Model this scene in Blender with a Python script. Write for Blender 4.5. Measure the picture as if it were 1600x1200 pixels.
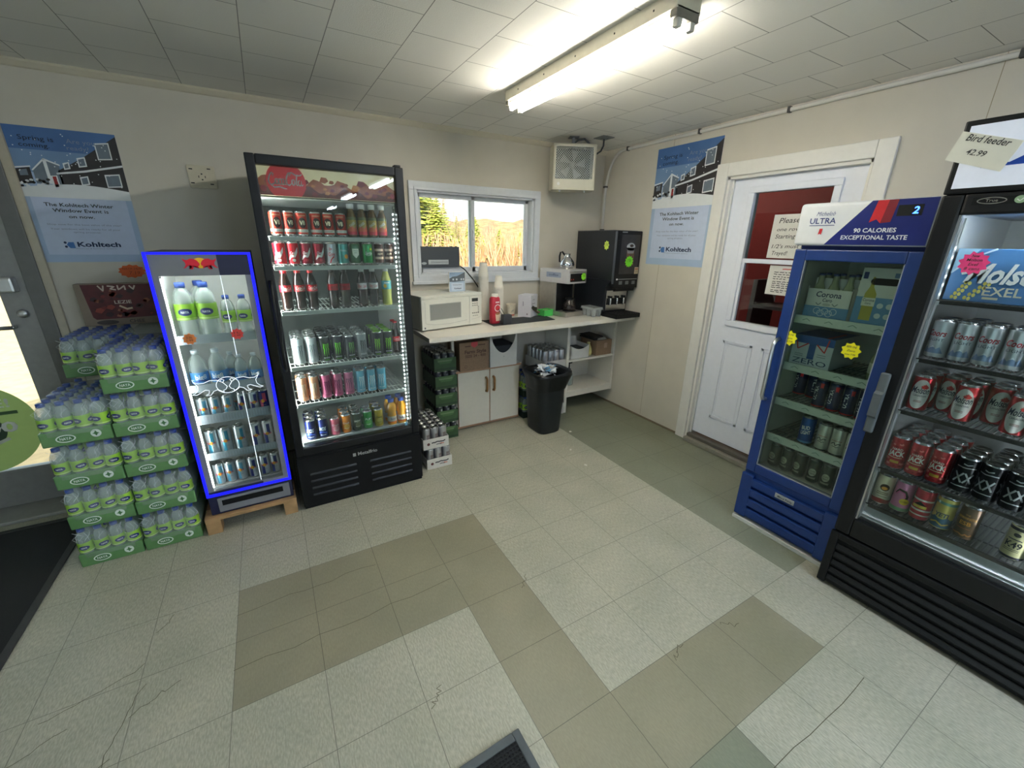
import bpy, bmesh, math, random
from mathutils import Matrix, Vector
PI = math.pi
S = bpy.context.scene
COL = S.collection
random.seed(11)
for o in list(bpy.data.objects):
    bpy.data.objects.remove(o)

# ------------------------------------------------------------------ camera, world, sun, exposure
def make_camera():
    yaw, pitch, roll = 0.528888153, 0.333023143, -0.0166547808
    cy, sy, cp, sp = math.cos(yaw), math.sin(yaw), math.cos(pitch), math.sin(pitch)
    f = Vector((sy * cp, cy * cp, -sp)); r = Vector((cy, -sy, 0)); d = f.cross(r)
    cr, sr = math.cos(roll), math.sin(roll)
    R = cr * r + sr * d; D = -sr * r + cr * d
    cam = bpy.data.cameras.new('camera')
    cam.sensor_width = 36.0; cam.lens = 641.922627 / 1600 * 36.0
    cam.clip_start = 0.02; cam.clip_end = 500
    ob = bpy.data.objects.new('camera', cam); COL.objects.link(ob)
    M = Matrix.Identity(4)
    for i in range(3):
        M[i][0] = R[i]; M[i][1] = -D[i]; M[i][2] = -f[i]
    M[0][3], M[1][3], M[2][3] = -0.2702, -1.3474, 1.5909
    ob.matrix_world = M
    S.camera = ob
make_camera()
S.view_settings.view_transform = 'Standard'
S.view_settings.look = 'None'
S.view_settings.gamma = 1.0
S.view_settings.exposure = 1.88
S.view_settings.use_curve_mapping = False
S.render.film_transparent = False
S.cycles.use_denoising = True
S.cycles.max_bounces = 10
S.cycles.diffuse_bounces = 5
S.cycles.glossy_bounces = 4
S.cycles.transmission_bounces = 6
S.cycles.transparent_max_bounces = 32
S.cycles.caustics_reflective = False
S.cycles.caustics_refractive = False
S.cycles.sample_clamp_indirect = 6.0

TUBE = 31.0        # brightness of the fluorescent tubes
SKY = 0.8
def make_world():
    w = bpy.data.worlds.new('sky'); S.world = w; w.use_nodes = True
    nt = w.node_tree; n = nt.nodes; L = nt.links
    bg = n['Background']
    tc = n.new('ShaderNodeTexCoord'); mp = n.new('ShaderNodeMapping'); mp.inputs['Scale'].default_value = (1.5, 1.5, 5)
    ns = n.new('ShaderNodeTexNoise'); ns.inputs['Scale'].default_value = 2.2; ns.inputs['Detail'].default_value = 6
    cr = n.new('ShaderNodeValToRGB')
    cr.color_ramp.elements[0].position = 0.38; cr.color_ramp.elements[0].color = (0.62, 0.78, 1.0, 1)
    cr.color_ramp.elements[1].position = 0.62; cr.color_ramp.elements[1].color = (1.0, 0.99, 0.97, 1)
    L.new(tc.outputs['Generated'], mp.inputs['Vector']); L.new(mp.outputs[0], ns.inputs['Vector'])
    L.new(ns.outputs['Fac'], cr.inputs[0]); L.new(cr.outputs[0], bg.inputs['Color'])
    bg.inputs['Strength'].default_value = SKY
make_world()
# sampling portals in the added, unseen left window openings: they give no light of their own, they only guide the sky light
for loc, rot, sx, sy in (((-4.39, -2.6, 1.375), (0, -PI / 2, 0), 1.6, 3.9), ((-4.39, -6.85, 1.375), (0, -PI / 2, 0), 1.6, 3.2)):
    pl = bpy.data.lights.new('window_portal', 'AREA'); pl.shape = 'RECTANGLE'; pl.size = sx; pl.size_y = sy; pl.cycles.is_portal = True
    po = bpy.data.objects.new('window_portal', pl); COL.objects.link(po); po.location = loc; po.rotation_euler = rot
sun = bpy.data.lights.new('sun', 'SUN'); sun.energy = 3.4; sun.angle = 0.01; sun.color = (1.0, 0.93, 0.80)
so = bpy.data.objects.new('sun', sun); COL.objects.link(so)
so.rotation_euler = Vector((0.45, 0.75, -0.55)).to_track_quat('-Z', 'Y').to_euler()

# ------------------------------------------------------------------ materials
def lin(c):
    return tuple((x / 255 / 12.92) if x / 255 <= 0.04045 else ((x / 255 + 0.055) / 1.055) ** 2.4 for x in c[:3])
MC = {}
def mat(name, c=(200, 200, 200), rough=0.5, metal=0.0, alpha=1.0, emit=0.0, var=0.06, scale=30.0, spec=0.5, coat=0.0, ecol=None, bump=0.0):
    if name in MC: return MC[name]
    m = bpy.data.materials.new(name); MC[name] = m; m.use_nodes = True
    nt = m.node_tree; n = nt.nodes; L = nt.links; b = n['Principled BSDF']
    col = lin(c)
    b.inputs['Base Color'].default_value = (*col, 1)
    b.inputs['Roughness'].default_value = rough; b.inputs['Metallic'].default_value = metal
    b.inputs['Alpha'].default_value = alpha
    b.inputs['Specular IOR Level'].default_value = spec
    if coat: b.inputs['Coat Weight'].default_value = coat; b.inputs['Coat Roughness'].default_value = 0.08
    if emit:
        b.inputs['Emission Color'].default_value = (*(lin(ecol) if ecol else col), 1); b.inputs['Emission Strength'].default_value = emit
    if var or bump:
        tc = n.new('ShaderNodeTexCoord'); ns = n.new('ShaderNodeTexNoise')
        ns.inputs['Scale'].default_value = scale; ns.inputs['Detail'].default_value = 4
        L.new(tc.outputs['Object'], ns.inputs['Vector'])
        if var:
            cr = n.new('ShaderNodeValToRGB')
            cr.color_ramp.elements[0].position = 0.3; cr.color_ramp.elements[1].position = 0.7
            cr.color_ramp.elements[0].color = (*[x * (1 - var) for x in col], 1)
            cr.color_ramp.elements[1].color = (*[min(1, x * (1 + var)) for x in col], 1)
            L.new(ns.outputs['Fac'], cr.inputs[0]); L.new(cr.outputs[0], b.inputs['Base Color'])
        if bump:
            bp = n.new('ShaderNodeBump'); bp.inputs['Strength'].default_value = bump; bp.inputs['Distance'].default_value = 0.01
            L.new(ns.outputs['Fac'], bp.inputs['Height']); L.new(bp.outputs[0], b.inputs['Normal'])
    return m
def glass_mat(name, tint=(235, 242, 240), refl=0.06, rough=0.0):
    if name in MC: return MC[name]
    m = bpy.data.materials.new(name); MC[name] = m; m.use_nodes = True
    nt = m.node_tree; n = nt.nodes; L = nt.links
    n.remove(n['Principled BSDF']); out = n['Material Output']
    tr = n.new('ShaderNodeBsdfTransparent'); tr.inputs[0].default_value = (*lin(tint), 1)
    gl = n.new('ShaderNodeBsdfGlossy'); gl.inputs['Roughness'].default_value = rough; gl.inputs['Color'].default_value = (1, 1, 1, 1)
    fr = n.new('ShaderNodeFresnel'); fr.inputs['IOR'].default_value = 1.45
    mx = n.new('ShaderNodeMixShader')
    mu = n.new('ShaderNodeMath'); mu.operation = 'MULTIPLY'; mu.inputs[1].default_value = refl / 0.04 * 0.6; mu.use_clamp = True
    L.new(fr.outputs[0], mu.inputs[0]); L.new(mu.outputs[0], mx.inputs[0])
    L.new(tr.outputs[0], mx.inputs[1]); L.new(gl.outputs[0], mx.inputs[2]); L.new(mx.outputs[0], out.inputs[0])
    return m
def C(*c, r=0.5):
    return mat('paint_%d_%d_%d' % c + ('' if r == 0.5 else '_%d' % int(r * 100)), c, rough=r, var=0.03)

def floor_mat(name, c, dark):
    m = mat(name, c, rough=0.42, var=0)
    nt = m.node_tree; n = nt.nodes; L = nt.links; b = n['Principled BSDF']
    tc = n.new('ShaderNodeTexCoord')
    mp = n.new('ShaderNodeMapping'); mp.inputs['Scale'].default_value = (1, 0.28, 1)
    n1 = n.new('ShaderNodeTexNoise'); n1.inputs['Scale'].default_value = 190; n1.inputs['Detail'].default_value = 3
    n2 = n.new('ShaderNodeTexNoise'); n2.inputs['Scale'].default_value = 3.1; n2.inputs['Detail'].default_value = 4
    L.new(tc.outputs['Object'], mp.inputs[0]); L.new(mp.outputs[0], n1.inputs['Vector']); L.new(tc.outputs['Object'], n2.inputs['Vector'])
    col = lin(c)
    r1 = n.new('ShaderNodeValToRGB'); r1.color_ramp.elements[0].position = 0.36; r1.color_ramp.elements[1].position = 0.66
    r1.color_ramp.elements[0].color = (*[x * (1 - dark) for x in col], 1); r1.color_ramp.elements[1].color = (*[x * (1 + dark) for x in col], 1)
    r2 = n.new('ShaderNodeValToRGB'); r2.color_ramp.elements[0].position = 0.3; r2.color_ramp.elements[1].position = 0.7
    r2.color_ramp.elements[0].color = (0.86, 0.88, 0.86, 1); r2.color_ramp.elements[1].color = (1.06, 1.05, 1.04, 1)
    mx = n.new('ShaderNodeMix'); mx.data_type = 'RGBA'; mx.blend_type = 'MULTIPLY'; mx.inputs[0].default_value = 1
    L.new(n1.outputs['Fac'], r1.inputs[0]); L.new(n2.outputs['Fac'], r2.inputs[0])
    L.new(r1.outputs[0], mx.inputs[6]); L.new(r2.outputs[0], mx.inputs[7])
    bk = n.new('ShaderNodeTexBrick'); bk.offset = 0.0; bk.squash = 1.0
    bk.inputs['Scale'].default_value = 1.0; bk.inputs['Brick Width'].default_value = 0.3048; bk.inputs['Row Height'].default_value = 0.3048
    bk.inputs['Mortar Size'].default_value = 0.0016; bk.inputs['Mortar Smooth'].default_value = 0.6
    m2 = n.new('ShaderNodeMix'); m2.data_type = 'RGBA'
    L.new(tc.outputs['Object'], bk.inputs['Vector']); L.new(bk.outputs['Fac'], m2.inputs[0])
    L.new(mx.outputs[2], m2.inputs[6]); m2.inputs[7].default_value = (*[x * 0.42 for x in col], 1)
    L.new(m2.outputs[2], b.inputs['Base Color'])
    rr = n.new('ShaderNodeMapRange'); rr.inputs[3].default_value = 0.36; rr.inputs[4].default_value = 0.55
    L.new(n2.outputs['Fac'], rr.inputs[0]); L.new(rr.outputs[0], b.inputs['Roughness'])
    return m
def ceiling_mat():
    m = mat('ceiling_tile', (240, 238, 232), rough=0.85, var=0)
    nt = m.node_tree; n = nt.nodes; L = nt.links; b = n['Principled BSDF']
    tc = n.new('ShaderNodeTexCoord'); sp = n.new('ShaderNodeSeparateXYZ'); cb = n.new('ShaderNodeCombineXYZ')
    L.new(tc.outputs['Object'], sp.inputs[0]); L.new(sp.outputs['Y'], cb.inputs['X']); L.new(sp.outputs['X'], cb.inputs['Y'])
    mp = n.new('ShaderNodeMapping'); mp.inputs['Location'].default_value = (-0.057, -0.09 - 0.003, 0)
    L.new(cb.outputs[0], mp.inputs[0])
    bk = n.new('ShaderNodeTexBrick'); bk.offset = 0.5; bk.offset_frequency = 2; bk.squash = 1.0
    bk.inputs['Scale'].default_value = 1.0; bk.inputs['Brick Width'].default_value = 0.3068; bk.inputs['Row Height'].default_value = 0.3095
    bk.inputs['Mortar Size'].default_value = 0.0022; bk.inputs['Mortar Smooth'].default_value = 0.5
    c = lin((240, 238, 232))
    bk.inputs['Color1'].default_value = (*c, 1); bk.inputs['Color2'].default_value = (*[x * 0.97 for x in c], 1)
    bk.inputs['Mortar'].default_value = (*[x * 0.30 for x in c], 1)
    L.new(mp.outputs[0], bk.inputs['Vector']); L.new(bk.outputs['Color'], b.inputs['Base Color'])
    ns = n.new('ShaderNodeTexNoise'); ns.inputs['Scale'].default_value = 220
    bp = n.new('ShaderNodeBump'); bp.inputs['Strength'].default_value = 0.25; bp.inputs['Distance'].default_value = 0.004
    L.new(tc.outputs['Object'], ns.inputs['Vector']); L.new(ns.outputs['Fac'], bp.inputs['Height']); L.new(bp.outputs[0], b.inputs['Normal'])
    return m

BLACK = mat('black_plastic', (14, 15, 17), spec=.35, rough=0.42, var=0.1)
BLACKM = mat('black_matt', (11, 12, 13), spec=.3, rough=0.75, var=0.1)
WHITE = mat('white_enamel', (232, 232, 228), rough=0.35, var=0.02)
ALU = mat('aluminium', (205, 207, 210), rough=0.28, metal=1.0, var=0.04)
STEEL = mat('stainless_steel', (188, 188, 190), rough=0.25, metal=1.0, var=0.05)
CHROME = mat('chrome', (225, 226, 230), rough=0.08, metal=1.0, var=0.0)
PAPER = mat('white_paper', (226, 224, 216), rough=0.8, var=0.03)
INK = mat('black_ink', (25, 25, 28), rough=0.7, var=0)
WALLM = mat('wall_paint', (207, 201, 188), rough=0.62, var=0.025, scale=6, bump=0.02)
TRIMW = mat('white_trim_paint', (230, 228, 222), rough=0.4, var=0.02)
GLASS = glass_mat('clear_glass')
CARD = mat('brown_cardboard', (148, 121, 97), rough=0.85, var=0.08, scale=60)
WOOD = mat('pallet_wood', (176, 140, 98), rough=0.8, var=0.16, scale=14)
PET = mat('clear_plastic_bottle', (206, 222, 220), rough=.06, alpha=.36, var=0, spec=.9)
WRAP = mat('shrink_film', (222, 232, 230), rough=.16, alpha=.17, var=0, spec=1.0)

# ------------------------------------------------------------------ mesh building
class MB:
    def __init__(s): s.v = []; s.f = []; s.m = []; s.s = []; s.mats = []
    def mi(s, m):
        if m not in s.mats: s.mats.append(m)
        return s.mats.index(m)
    def add(s, vs, fs, m, smooth=False, M=None):
        k = len(s.v); i = s.mi(m)
        if M is not None: vs = [tuple(M @ Vector(p)) for p in vs]
        s.v += [tuple(p) for p in vs]
        for f in fs: s.f.append([a + k for a in f]); s.m.append(i); s.s.append(smooth)
        return s
    def box(s, a, b, m, bev=0.0, M=None, seg=2):
        x0, y0, z0 = a; x1, y1, z1 = b
        if bev <= 0:
            vs = [(x0, y0, z0), (x1, y0, z0), (x1, y1, z0), (x0, y1, z0), (x0, y0, z1), (x1, y0, z1), (x1, y1, z1), (x0, y1, z1)]
            return s.add(vs, [(3, 2, 1, 0), (4, 5, 6, 7), (0, 1, 5, 4), (1, 2, 6, 5), (2, 3, 7, 6), (3, 0, 4, 7)], m, False, M)
        bm = bmesh.new(); bmesh.ops.create_cube(bm, size=1)
        for v in bm.verts: v.co = Vector((x0 + (v.co.x + .5) * (x1 - x0), y0 + (v.co.y + .5) * (y1 - y0), z0 + (v.co.z + .5) * (z1 - z0)))
        bmesh.ops.bevel(bm, geom=bm.edges[:], offset=min(bev, (x1 - x0) * .49, (y1 - y0) * .49, (z1 - z0) * .49), segments=seg, affect='EDGES', profile=0.6)
        bm.verts.index_update()
        s.add([v.co[:] for v in bm.verts], [[v.index for v in f.verts] for f in bm.faces], m, True if seg > 2 else False, M)
        bm.free(); return s
    def lathe(s, prof, m, n=20, c=(0, 0, 0), smooth=True, M=None, mats=None):
        # prof: list of (r, z); mats: material for each ring segment
        k = []; vs = []
        for r, z in prof:
            k.append(len(vs))
            if r < 1e-6: vs.append((c[0], c[1], c[2] + z))
            else:
                for i in range(n):
                    a = 2 * PI * i / n; vs.append((c[0] + r * math.cos(a), c[1] + r * math.sin(a), c[2] + z))
        per = {}
        for j in range(len(prof) - 1):
            fs = per.setdefault((mats[j] if mats else m), [])
            r0, r1 = prof[j][0] < 1e-6, prof[j + 1][0] < 1e-6
            for i in range(n):
                i2 = (i + 1) % n
                if r0 and r1: continue
                if r0: fs.append((k[j], k[j + 1] + i2, k[j + 1] + i))
                elif r1: fs.append((k[j] + i, k[j] + i2, k[j + 1]))
                else: fs.append((k[j] + i, k[j] + i2, k[j + 1] + i2, k[j + 1] + i))
        base = len(s.v)
        if M is not None: vs = [tuple(M @ Vector(p)) for p in vs]
        s.v += vs
        for mm, fs in per.items():
            i = s.mi(mm)
            for f in fs: s.f.append([a + base for a in f]); s.m.append(i); s.s.append(smooth)
        return s
    def prism(s, poly, y0, y1, m, M=None, ax='y'):
        # polygon in (x, z) pushed along y (ax='y'); (y, z) along x; (x, y) along z
        n = len(poly)
        P = (lambda p, t: (p[0], t, p[1])) if ax == 'y' else ((lambda p, t: (t, p[0], p[1])) if ax == 'x' else (lambda p, t: (p[0], p[1], t)))
        vs = [P(p, y0) for p in poly] + [P(p, y1) for p in poly]
        fs = [list(range(n)), list(range(2 * n - 1, n - 1, -1))] + [(i, i + n, (i + 1) % n + n, (i + 1) % n) for i in range(n)]
        return s.add(vs, fs, m, False, M)
    def tube(s, pts, r, m, n=8, closed=False, M=None, cap=True):
        pts = [Vector(p) for p in pts]; N = len(pts); vs = []; fs = []
        up = None
        for i, p in enumerate(pts):
            t = (pts[(i + 1) % N] - pts[i - 1]) if (closed or 0 < i < N - 1) else (pts[1] - pts[0] if i == 0 else pts[-1] - pts[-2])
            t.normalize()
            if up is None:
                up = Vector((0, 0, 1)) if abs(t.z) < .9 else Vector((1, 0, 0))
            a = t.cross(up)
            if a.length < 1e-5: a = t.orthogonal()
            a.normalize(); b = a.cross(t); up = b
            rr = r[i] if isinstance(r, (list, tuple)) else r
            for k in range(n):
                q = 2 * PI * k / n
                vs.append(p + a * (rr * math.cos(q)) + b * (rr * math.sin(q)))
        for i in range(N if closed else N - 1):
            j = (i + 1) % N
            for k in range(n):
                k2 = (k + 1) % n; fs.append((i * n + k, i * n + k2, j * n + k2, j * n + k))
        if cap and not closed:
            fs.append(list(range(n))[::-1]); fs.append(list(range((N - 1) * n, N * n)))
        return s.add(vs, fs, m, True, M)
    # flat marks: f maps (u, v) to a point on the surface
    def cols(s, us, lo, hi, f, m):
        vs = []; fs = []
        for u in us: vs += [f(u, lo(u) if callable(lo) else lo), f(u, hi(u) if callable(hi) else hi)]
        for i in range(len(us) - 1): fs.append((2 * i, 2 * i + 2, 2 * i + 3, 2 * i + 1))
        return s.add(vs, fs, m, True)
    def rect(s, u0, u1, v0, v1, f, m, n=1):
        if abs(u1 - u0) < .25: n = max(n, int(abs(u1 - u0) / .008))
        return s.cols([u0 + (u1 - u0) * i / n for i in range(n + 1)], v0, v1, f, m)
    def ell(s, u, v, ru, rv, f, m, n=16):
        us = [u - ru * math.cos(PI * i / n) for i in range(n + 1)]
        h = lambda x: rv * math.sqrt(max(0, 1 - ((x - u) / ru) ** 2))
        return s.cols(us, lambda x: v - h(x), lambda x: v + h(x), f, m)
    def ring(s, u, v, r, w, f, m, n=28, rv=None):
        rv = rv or r; vs = []; fs = []
        for i in range(n):
            a = 2 * PI * i / n; c, q = math.cos(a), math.sin(a)
            vs += [f(u + r * c, v + rv * q), f(u + (r - w) * c, v + (rv - w) * q)]
        for i in range(n): j = (i + 1) % n; fs.append((2 * i, 2 * j, 2 * j + 1, 2 * i + 1))
        return s.add(vs, fs, m)
    def poly(s, pts, f, m):
        us = [p[0] for p in pts]; a, b = min(us), max(us)
        if b - a > .16 or b - a < 1e-6: return s.add([f(*p) for p in pts], [list(range(len(pts)))], m)
        n = max(4, int((b - a) / .004)); grid = sorted(set([a + 1e-6 + (b - a - 2e-6) * i / n for i in range(n + 1)] + [min(b - 1e-6, max(a + 1e-6, u)) for u in us]))
        def span(u):
            vs = []
            for i in range(len(pts)):
                (x0, y0), (x1, y1) = pts[i], pts[(i + 1) % len(pts)]
                if (x0 - u) * (x1 - u) <= 0 and abs(x1 - x0) > 1e-9: vs.append(y0 + (y1 - y0) * (u - x0) / (x1 - x0))
            return (min(vs), max(vs)) if vs else (0, 0)
        return s.cols(grid, lambda u: span(u)[0], lambda u: span(u)[1], f, m)
    def stroke(s, pts, w, f, m):
        if len(pts) < 40:
            P, Wd = [pts[0]], [w[0] if isinstance(w, (list, tuple)) else w]
            for i in range(1, len(pts)):
                l = math.hypot(pts[i][0] - pts[i - 1][0], pts[i][1] - pts[i - 1][1]); k = max(1, min(10, int(l / .005))) if l < .12 else 1
                for j in range(1, k + 1):
                    t = j / k; P.append((pts[i - 1][0] + (pts[i][0] - pts[i - 1][0]) * t, pts[i - 1][1] + (pts[i][1] - pts[i - 1][1]) * t))
                    Wd.append(w[i - 1] + (w[i] - w[i - 1]) * t if isinstance(w, (list, tuple)) else w)
            pts, w = P, Wd
        vs = []; fs = []; N = len(pts)
        for i in range(N):
            a = pts[max(0, i - 1)]; b = pts[min(N - 1, i + 1)]
            dx, dy = b[0] - a[0], b[1] - a[1]; l = math.hypot(dx, dy) or 1
            ww = w[i] if isinstance(w, (list, tuple)) else w
            nx, ny = -dy / l * ww / 2, dx / l * ww / 2
            vs += [f(pts[i][0] - nx, pts[i][1] - ny), f(pts[i][0] + nx, pts[i][1] + ny)]
        for i in range(N - 1): fs.append((2 * i, 2 * i + 2, 2 * i + 3, 2 * i + 1))
        return s.add(vs, fs, m)
    def star(s, u, v, r, k, f, m, q=0.78, ru=None):
        pts = []
        for i in range(2 * k):
            a = PI * i / k + .1; rr = r if i % 2 == 0 else r * q
            pts.append((u + rr * (ru or r) / r * math.cos(a), v + rr * math.sin(a)))
        vs = [f(u, v)] + [f(*p) for p in pts]; n = len(pts)
        return s.add(vs, [(0, 1 + i, 1 + (i + 1) % n) for i in range(n)], m)
    def text(s, t, u, v, h, f, m, bold=0.0, shear=0.0, align='c', w=None, rot=0.0):
        vs, fs, x0, x1, y0, y1 = glyphs(t, bold, shear)
        k = h / 0.69; kx = k
        if w: kx = w / (x1 - x0)
        off = {'c': -(x0 + x1) / 2, 'l': -x0, 'r': -x1}[align]
        cr, sr = math.cos(rot), math.sin(rot); out = []
        for x, y in vs:
            X = (x + off) * kx; Y = y * k
            out.append(f(u + X * cr - Y * sr, v + X * sr + Y * cr))
        return s.add(out, fs, m)
    def build(s, name, parent=None):
        me = bpy.data.meshes.new(name)
        me.from_pydata(s.v, [], s.f)
        for m in s.mats: me.materials.append(m)
        me.polygons.foreach_set('material_index', s.m); me.polygons.foreach_set('use_smooth', s.s)
        me.update()
        o = bpy.data.objects.new(name, me); COL.objects.link(o)
        if parent is not None: o.parent = parent
        return o
GC = {}
def glyphs(t, bold, shear):
    k = (t, bold, shear)
    if k in GC: return GC[k]
    cu = bpy.data.curves.new('lettering', 'FONT'); cu.body = t; cu.size = 1.0; cu.offset = bold; cu.shear = shear
    cu.resolution_u = 2; cu.fill_mode = 'FRONT'
    ob = bpy.data.objects.new('lettering', cu); COL.objects.link(ob)
    me = bpy.data.meshes.new_from_object(ob)
    vs = [(v.co.x, v.co.y) for v in me.vertices]; fs = [list(p.vertices) for p in me.polygons]
    bpy.data.objects.remove(ob); bpy.data.curves.remove(cu); bpy.data.meshes.remove(me)
    xs = [v[0] for v in vs] or [0, 1]; ys = [v[1] for v in vs] or [0, 1]
    GC[k] = (vs, fs, min(xs), max(xs), min(ys), max(ys)); return GC[k]
def flat(y=0.0, x=0.0, z=0.0): return lambda u, v: (x + u, y, z + v)          # a surface facing -Y
def cyl(R, z=0.0): return lambda u, v: (R * math.sin(u / R), -R * math.cos(u / R), z + v)
def top(z, x=0.0, y=0.0): return lambda u, v: (x + u, y + v, z)               # a surface facing up
def side(x): return lambda u, v: (x, -u, v)                                    # a surface facing -X (u runs towards -Y)
def wavy(u0, u1, v, h, n, seed):
    r = random.Random(seed); return [(u0 + (u1 - u0) * i / n, v + r.uniform(-h, h)) for i in range(n + 1)]

# ------------------------------------------------------------------ things
ORD = ['first', 'second', 'third', 'fourth', 'fifth', 'sixth', 'seventh', 'eighth', 'ninth', 'tenth', 'eleventh', 'twelfth']
def tag(o, label, cat, group=None):
    o['label'] = label; o['category'] = cat
    if group: o['group'] = group
    return o
def thing(name, label, cat, loc=(0, 0, 0), rz=0.0, group=None):
    o = bpy.data.objects.new(name, None); COL.objects.link(o); o.empty_display_size = 0.05
    o.location = loc; o.rotation_euler = (0, 0, rz)
    return tag(o, label, cat, group)
def solo(name, mb, label, cat, loc=(0, 0, 0), rz=0.0, group=None):
    o = mb.build(name); o.location = loc; o.rotation_euler = (0, 0, rz)
    return tag(o, label, cat, group)
def struct(name, mb, parent=None):
    o = mb.build(name, parent); o['kind'] = 'structure'; return o
def clone(o, parent=None):
    c = o.copy(); COL.objects.link(c); c.parent = parent
    for ch in KIDS(o): clone(ch, c)
    return c
def KIDS(o): return list(o.children)
PROTO = {}
def put(kind, loc, rz, label, cat, group=None, scale=None):
    fn = PROTO[kind]
    if callable(fn): o = fn(); PROTO[kind] = o
    else: o = clone(fn)
    o.location = loc; o.rotation_euler = (0, 0, rz)
    if scale: o.scale = scale
    tag(o, label, cat, group)
    if not group and 'group' in o: del o['group']
    return o
class Frame:
    # the local frame of a fridge: x along its front, y into its depth
    def __init__(s, x, y, z, rz): s.o = (x, y, z); s.rz = rz
    def w(s, x, y, z):
        c, q = math.cos(s.rz), math.sin(s.rz)
        return (s.o[0] + x * c - y * q, s.o[1] + x * q + y * c, s.o[2] + z)
XR, YB, ZC = 2.674, 2.009, 2.408     # right wall, back wall, ceiling
# ------------------------------------------------------------------ the room
def wall_holes(mb, u0, u1, v0, v1, holes, P, m):
    # rectangles around openings: holes = (a, b, c, d) sorted along u
    us = u0
    for a, b, c, d in holes:
        if a > us: P(mb, us, a, v0, v1, m)
        if c > v0: P(mb, a, b, v0, c, m)
        if d < v1: P(mb, a, b, d, v1, m)
        us = b
    if us < u1: P(mb, us, u1, v0, v1, m)
X0, Y0 = -4.4, -10.5
T = 0.3048
LIGHT = floor_mat('floor_tile_pale', (178, 176, 159), 0.15)
OLIVE = floor_mat('floor_tile_olive', (148, 143, 121), 0.06)
SAGE = floor_mat('floor_tile_sage', (134, 137, 118), 0.07)
def build_room():
    fl = MB()
    dark = {(-2, 0), (-2, 1), (-1, 0), (-1, 1), (0, 0), (0, 1), (1, 1), (1, 0), (1, -1), (1, -2), (2, -3), (3, -3), (4, -3), (1, -3), (0, -4)}
    i0, j0 = int(math.floor(X0 / T)), int(math.floor(Y0 / T))
    for i in range(i0, int(XR / T) + 1):
        for j in range(j0, int(YB / T) + 2):
            m = LIGHT
            if (i, j) in dark: m = OLIVE
            elif i >= 6 and j >= -2: m = SAGE
            elif (i, j) in ((2, -4), (2, -5), (3, -6)): m = SAGE
            xa, xb = max(X0 - .1, i * T), min(XR + .1, (i + 1) * T); ya, yb = max(Y0 - .1, j * T), min(YB + .1, (j + 1) * T)
            if xb > xa and yb > ya: fl.add([(xa, ya, 0), (xb, ya, 0), (xb, yb, 0), (xa, yb, 0)], [(0, 1, 2, 3)], m)
    CR = mat('floor_crack', (84, 78, 58), rough=0.7, var=0)
    f = top(0.0006)
    r = random.Random(4)
    for (x0, y0, x1, y1) in [(-2, 1.52, -.05, 1.56), (-2, .55, .95, .62), (-4.2, -.6, -3.1, .1), (-3.9, -.3, -3.2, -.2), (-3.2, -.1, -2.95, .9), (-4.4, -1.2, -3.3, -.9), (-3.0, .5, -2.6, .75), (2, -3.45, 5, -3.5), (3.02, -2.1, 3.3, -1.98), (4.05, -2.05, 4.3, -2.2), (.05, -1.1, .2, -.9), (2.02, -3.1, 1.9, -3.3), (1.9, -.1, 2.1, .1), (-3.9, .9, -3.0, 1.2), (-2.95, 1.7, -2.8, 1.95), (-4.1, .4, -3.6, .7)]:
        n = 9
        fl.stroke([(T * (x0 + (x1 - x0) * k / n + r.uniform(-.035, .035)), T * (y0 + (y1 - y0) * k / n + r.uniform(-.035, .035))) for k in range(n + 1)], 0.0022, f, CR)
    fl.box((X0 - .1, Y0 - .1, -.12), (XR + .1, YB + .12, -.001), mat('subfloor', (90, 88, 80)))
    struct('floor', fl)
    ce = MB(); CM = ceiling_mat()
    ce.box((X0 - .1, Y0 - .1, ZC), (XR + .12, YB + .12, ZC + .1), CM)
    struct('ceiling', ce)
    bw = MB()
    P = lambda mb, a, b, c, d, m: mb.box((a, YB, c), (b, YB + .12, d), m)
    wall_holes(bw, X0, XR + .12, -.1, ZC, [(-2.36, -1.355, -.1, 2.12), (.812, 1.885, 1.325, 1.955)], P, WALLM)
    struct('wall_back', bw)
    rw = MB()
    P = lambda mb, a, b, c, d, m: mb.box((XR, a, c), (XR + .12, b, d), m)
    wall_holes(rw, Y0, YB, -.1, ZC, [(-.165, .69, -.1, 2.05)], P, WALLM)
    SEAM = mat('wall_seam', (160, 150, 126), rough=.8)
    for y in (1.21, -.55, -1.77): rw.box((XR - .0006, y, .03), (XR, y + .003, ZC), SEAM)
    struct('wall_right', rw)
    lw = MB()
    P = lambda mb, a, b, c, d, m: mb.box((X0 - .1, a, c), (X0, b, d), m)
    wall_holes(lw, Y0, YB, -.1, ZC, [(-8.5, -5.2, .55, 2.2), (-4.6, -.6, .55, 2.2)], P, WALLM); struct('wall_left', lw)
    for k, (a, b) in enumerate(((-8.5, -5.2), (-4.6, -.6))):  # unseen left windows, added to let in cool daylight
        w = MB()
        for q in (a, (a + b) / 2 - .03, b - .06): w.box((X0 - .08, q, .55), (X0 - .02, q + .06, 2.2), TRIMW)
        w.box((X0 - .08, a, .55), (X0 - .02, b, .61), TRIMW); w.box((X0 - .08, a, 2.14), (X0 - .02, b, 2.2), TRIMW)
        o = struct('window_%d' % (k + 2), w)
        g = MB(); g.box((X0 - .055, a + .06, .61), (X0 - .050, b - .06, 2.14), GLASS); g.build('pane', o)
    fw = MB(); fw.box((X0, Y0 - .1, -.1), (XR, Y0, ZC), WALLM); struct('wall_front', fw)
    t = MB()
    t.prism([(YB, ZC), (YB - .028, ZC), (YB - .024, ZC - .01), (YB - .008, ZC - .03), (YB, ZC - .034)], X0, XR, mat('cornice_paint', (206, 198, 178), var=.02), ax='x'); struct('trim_1', t)
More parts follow.
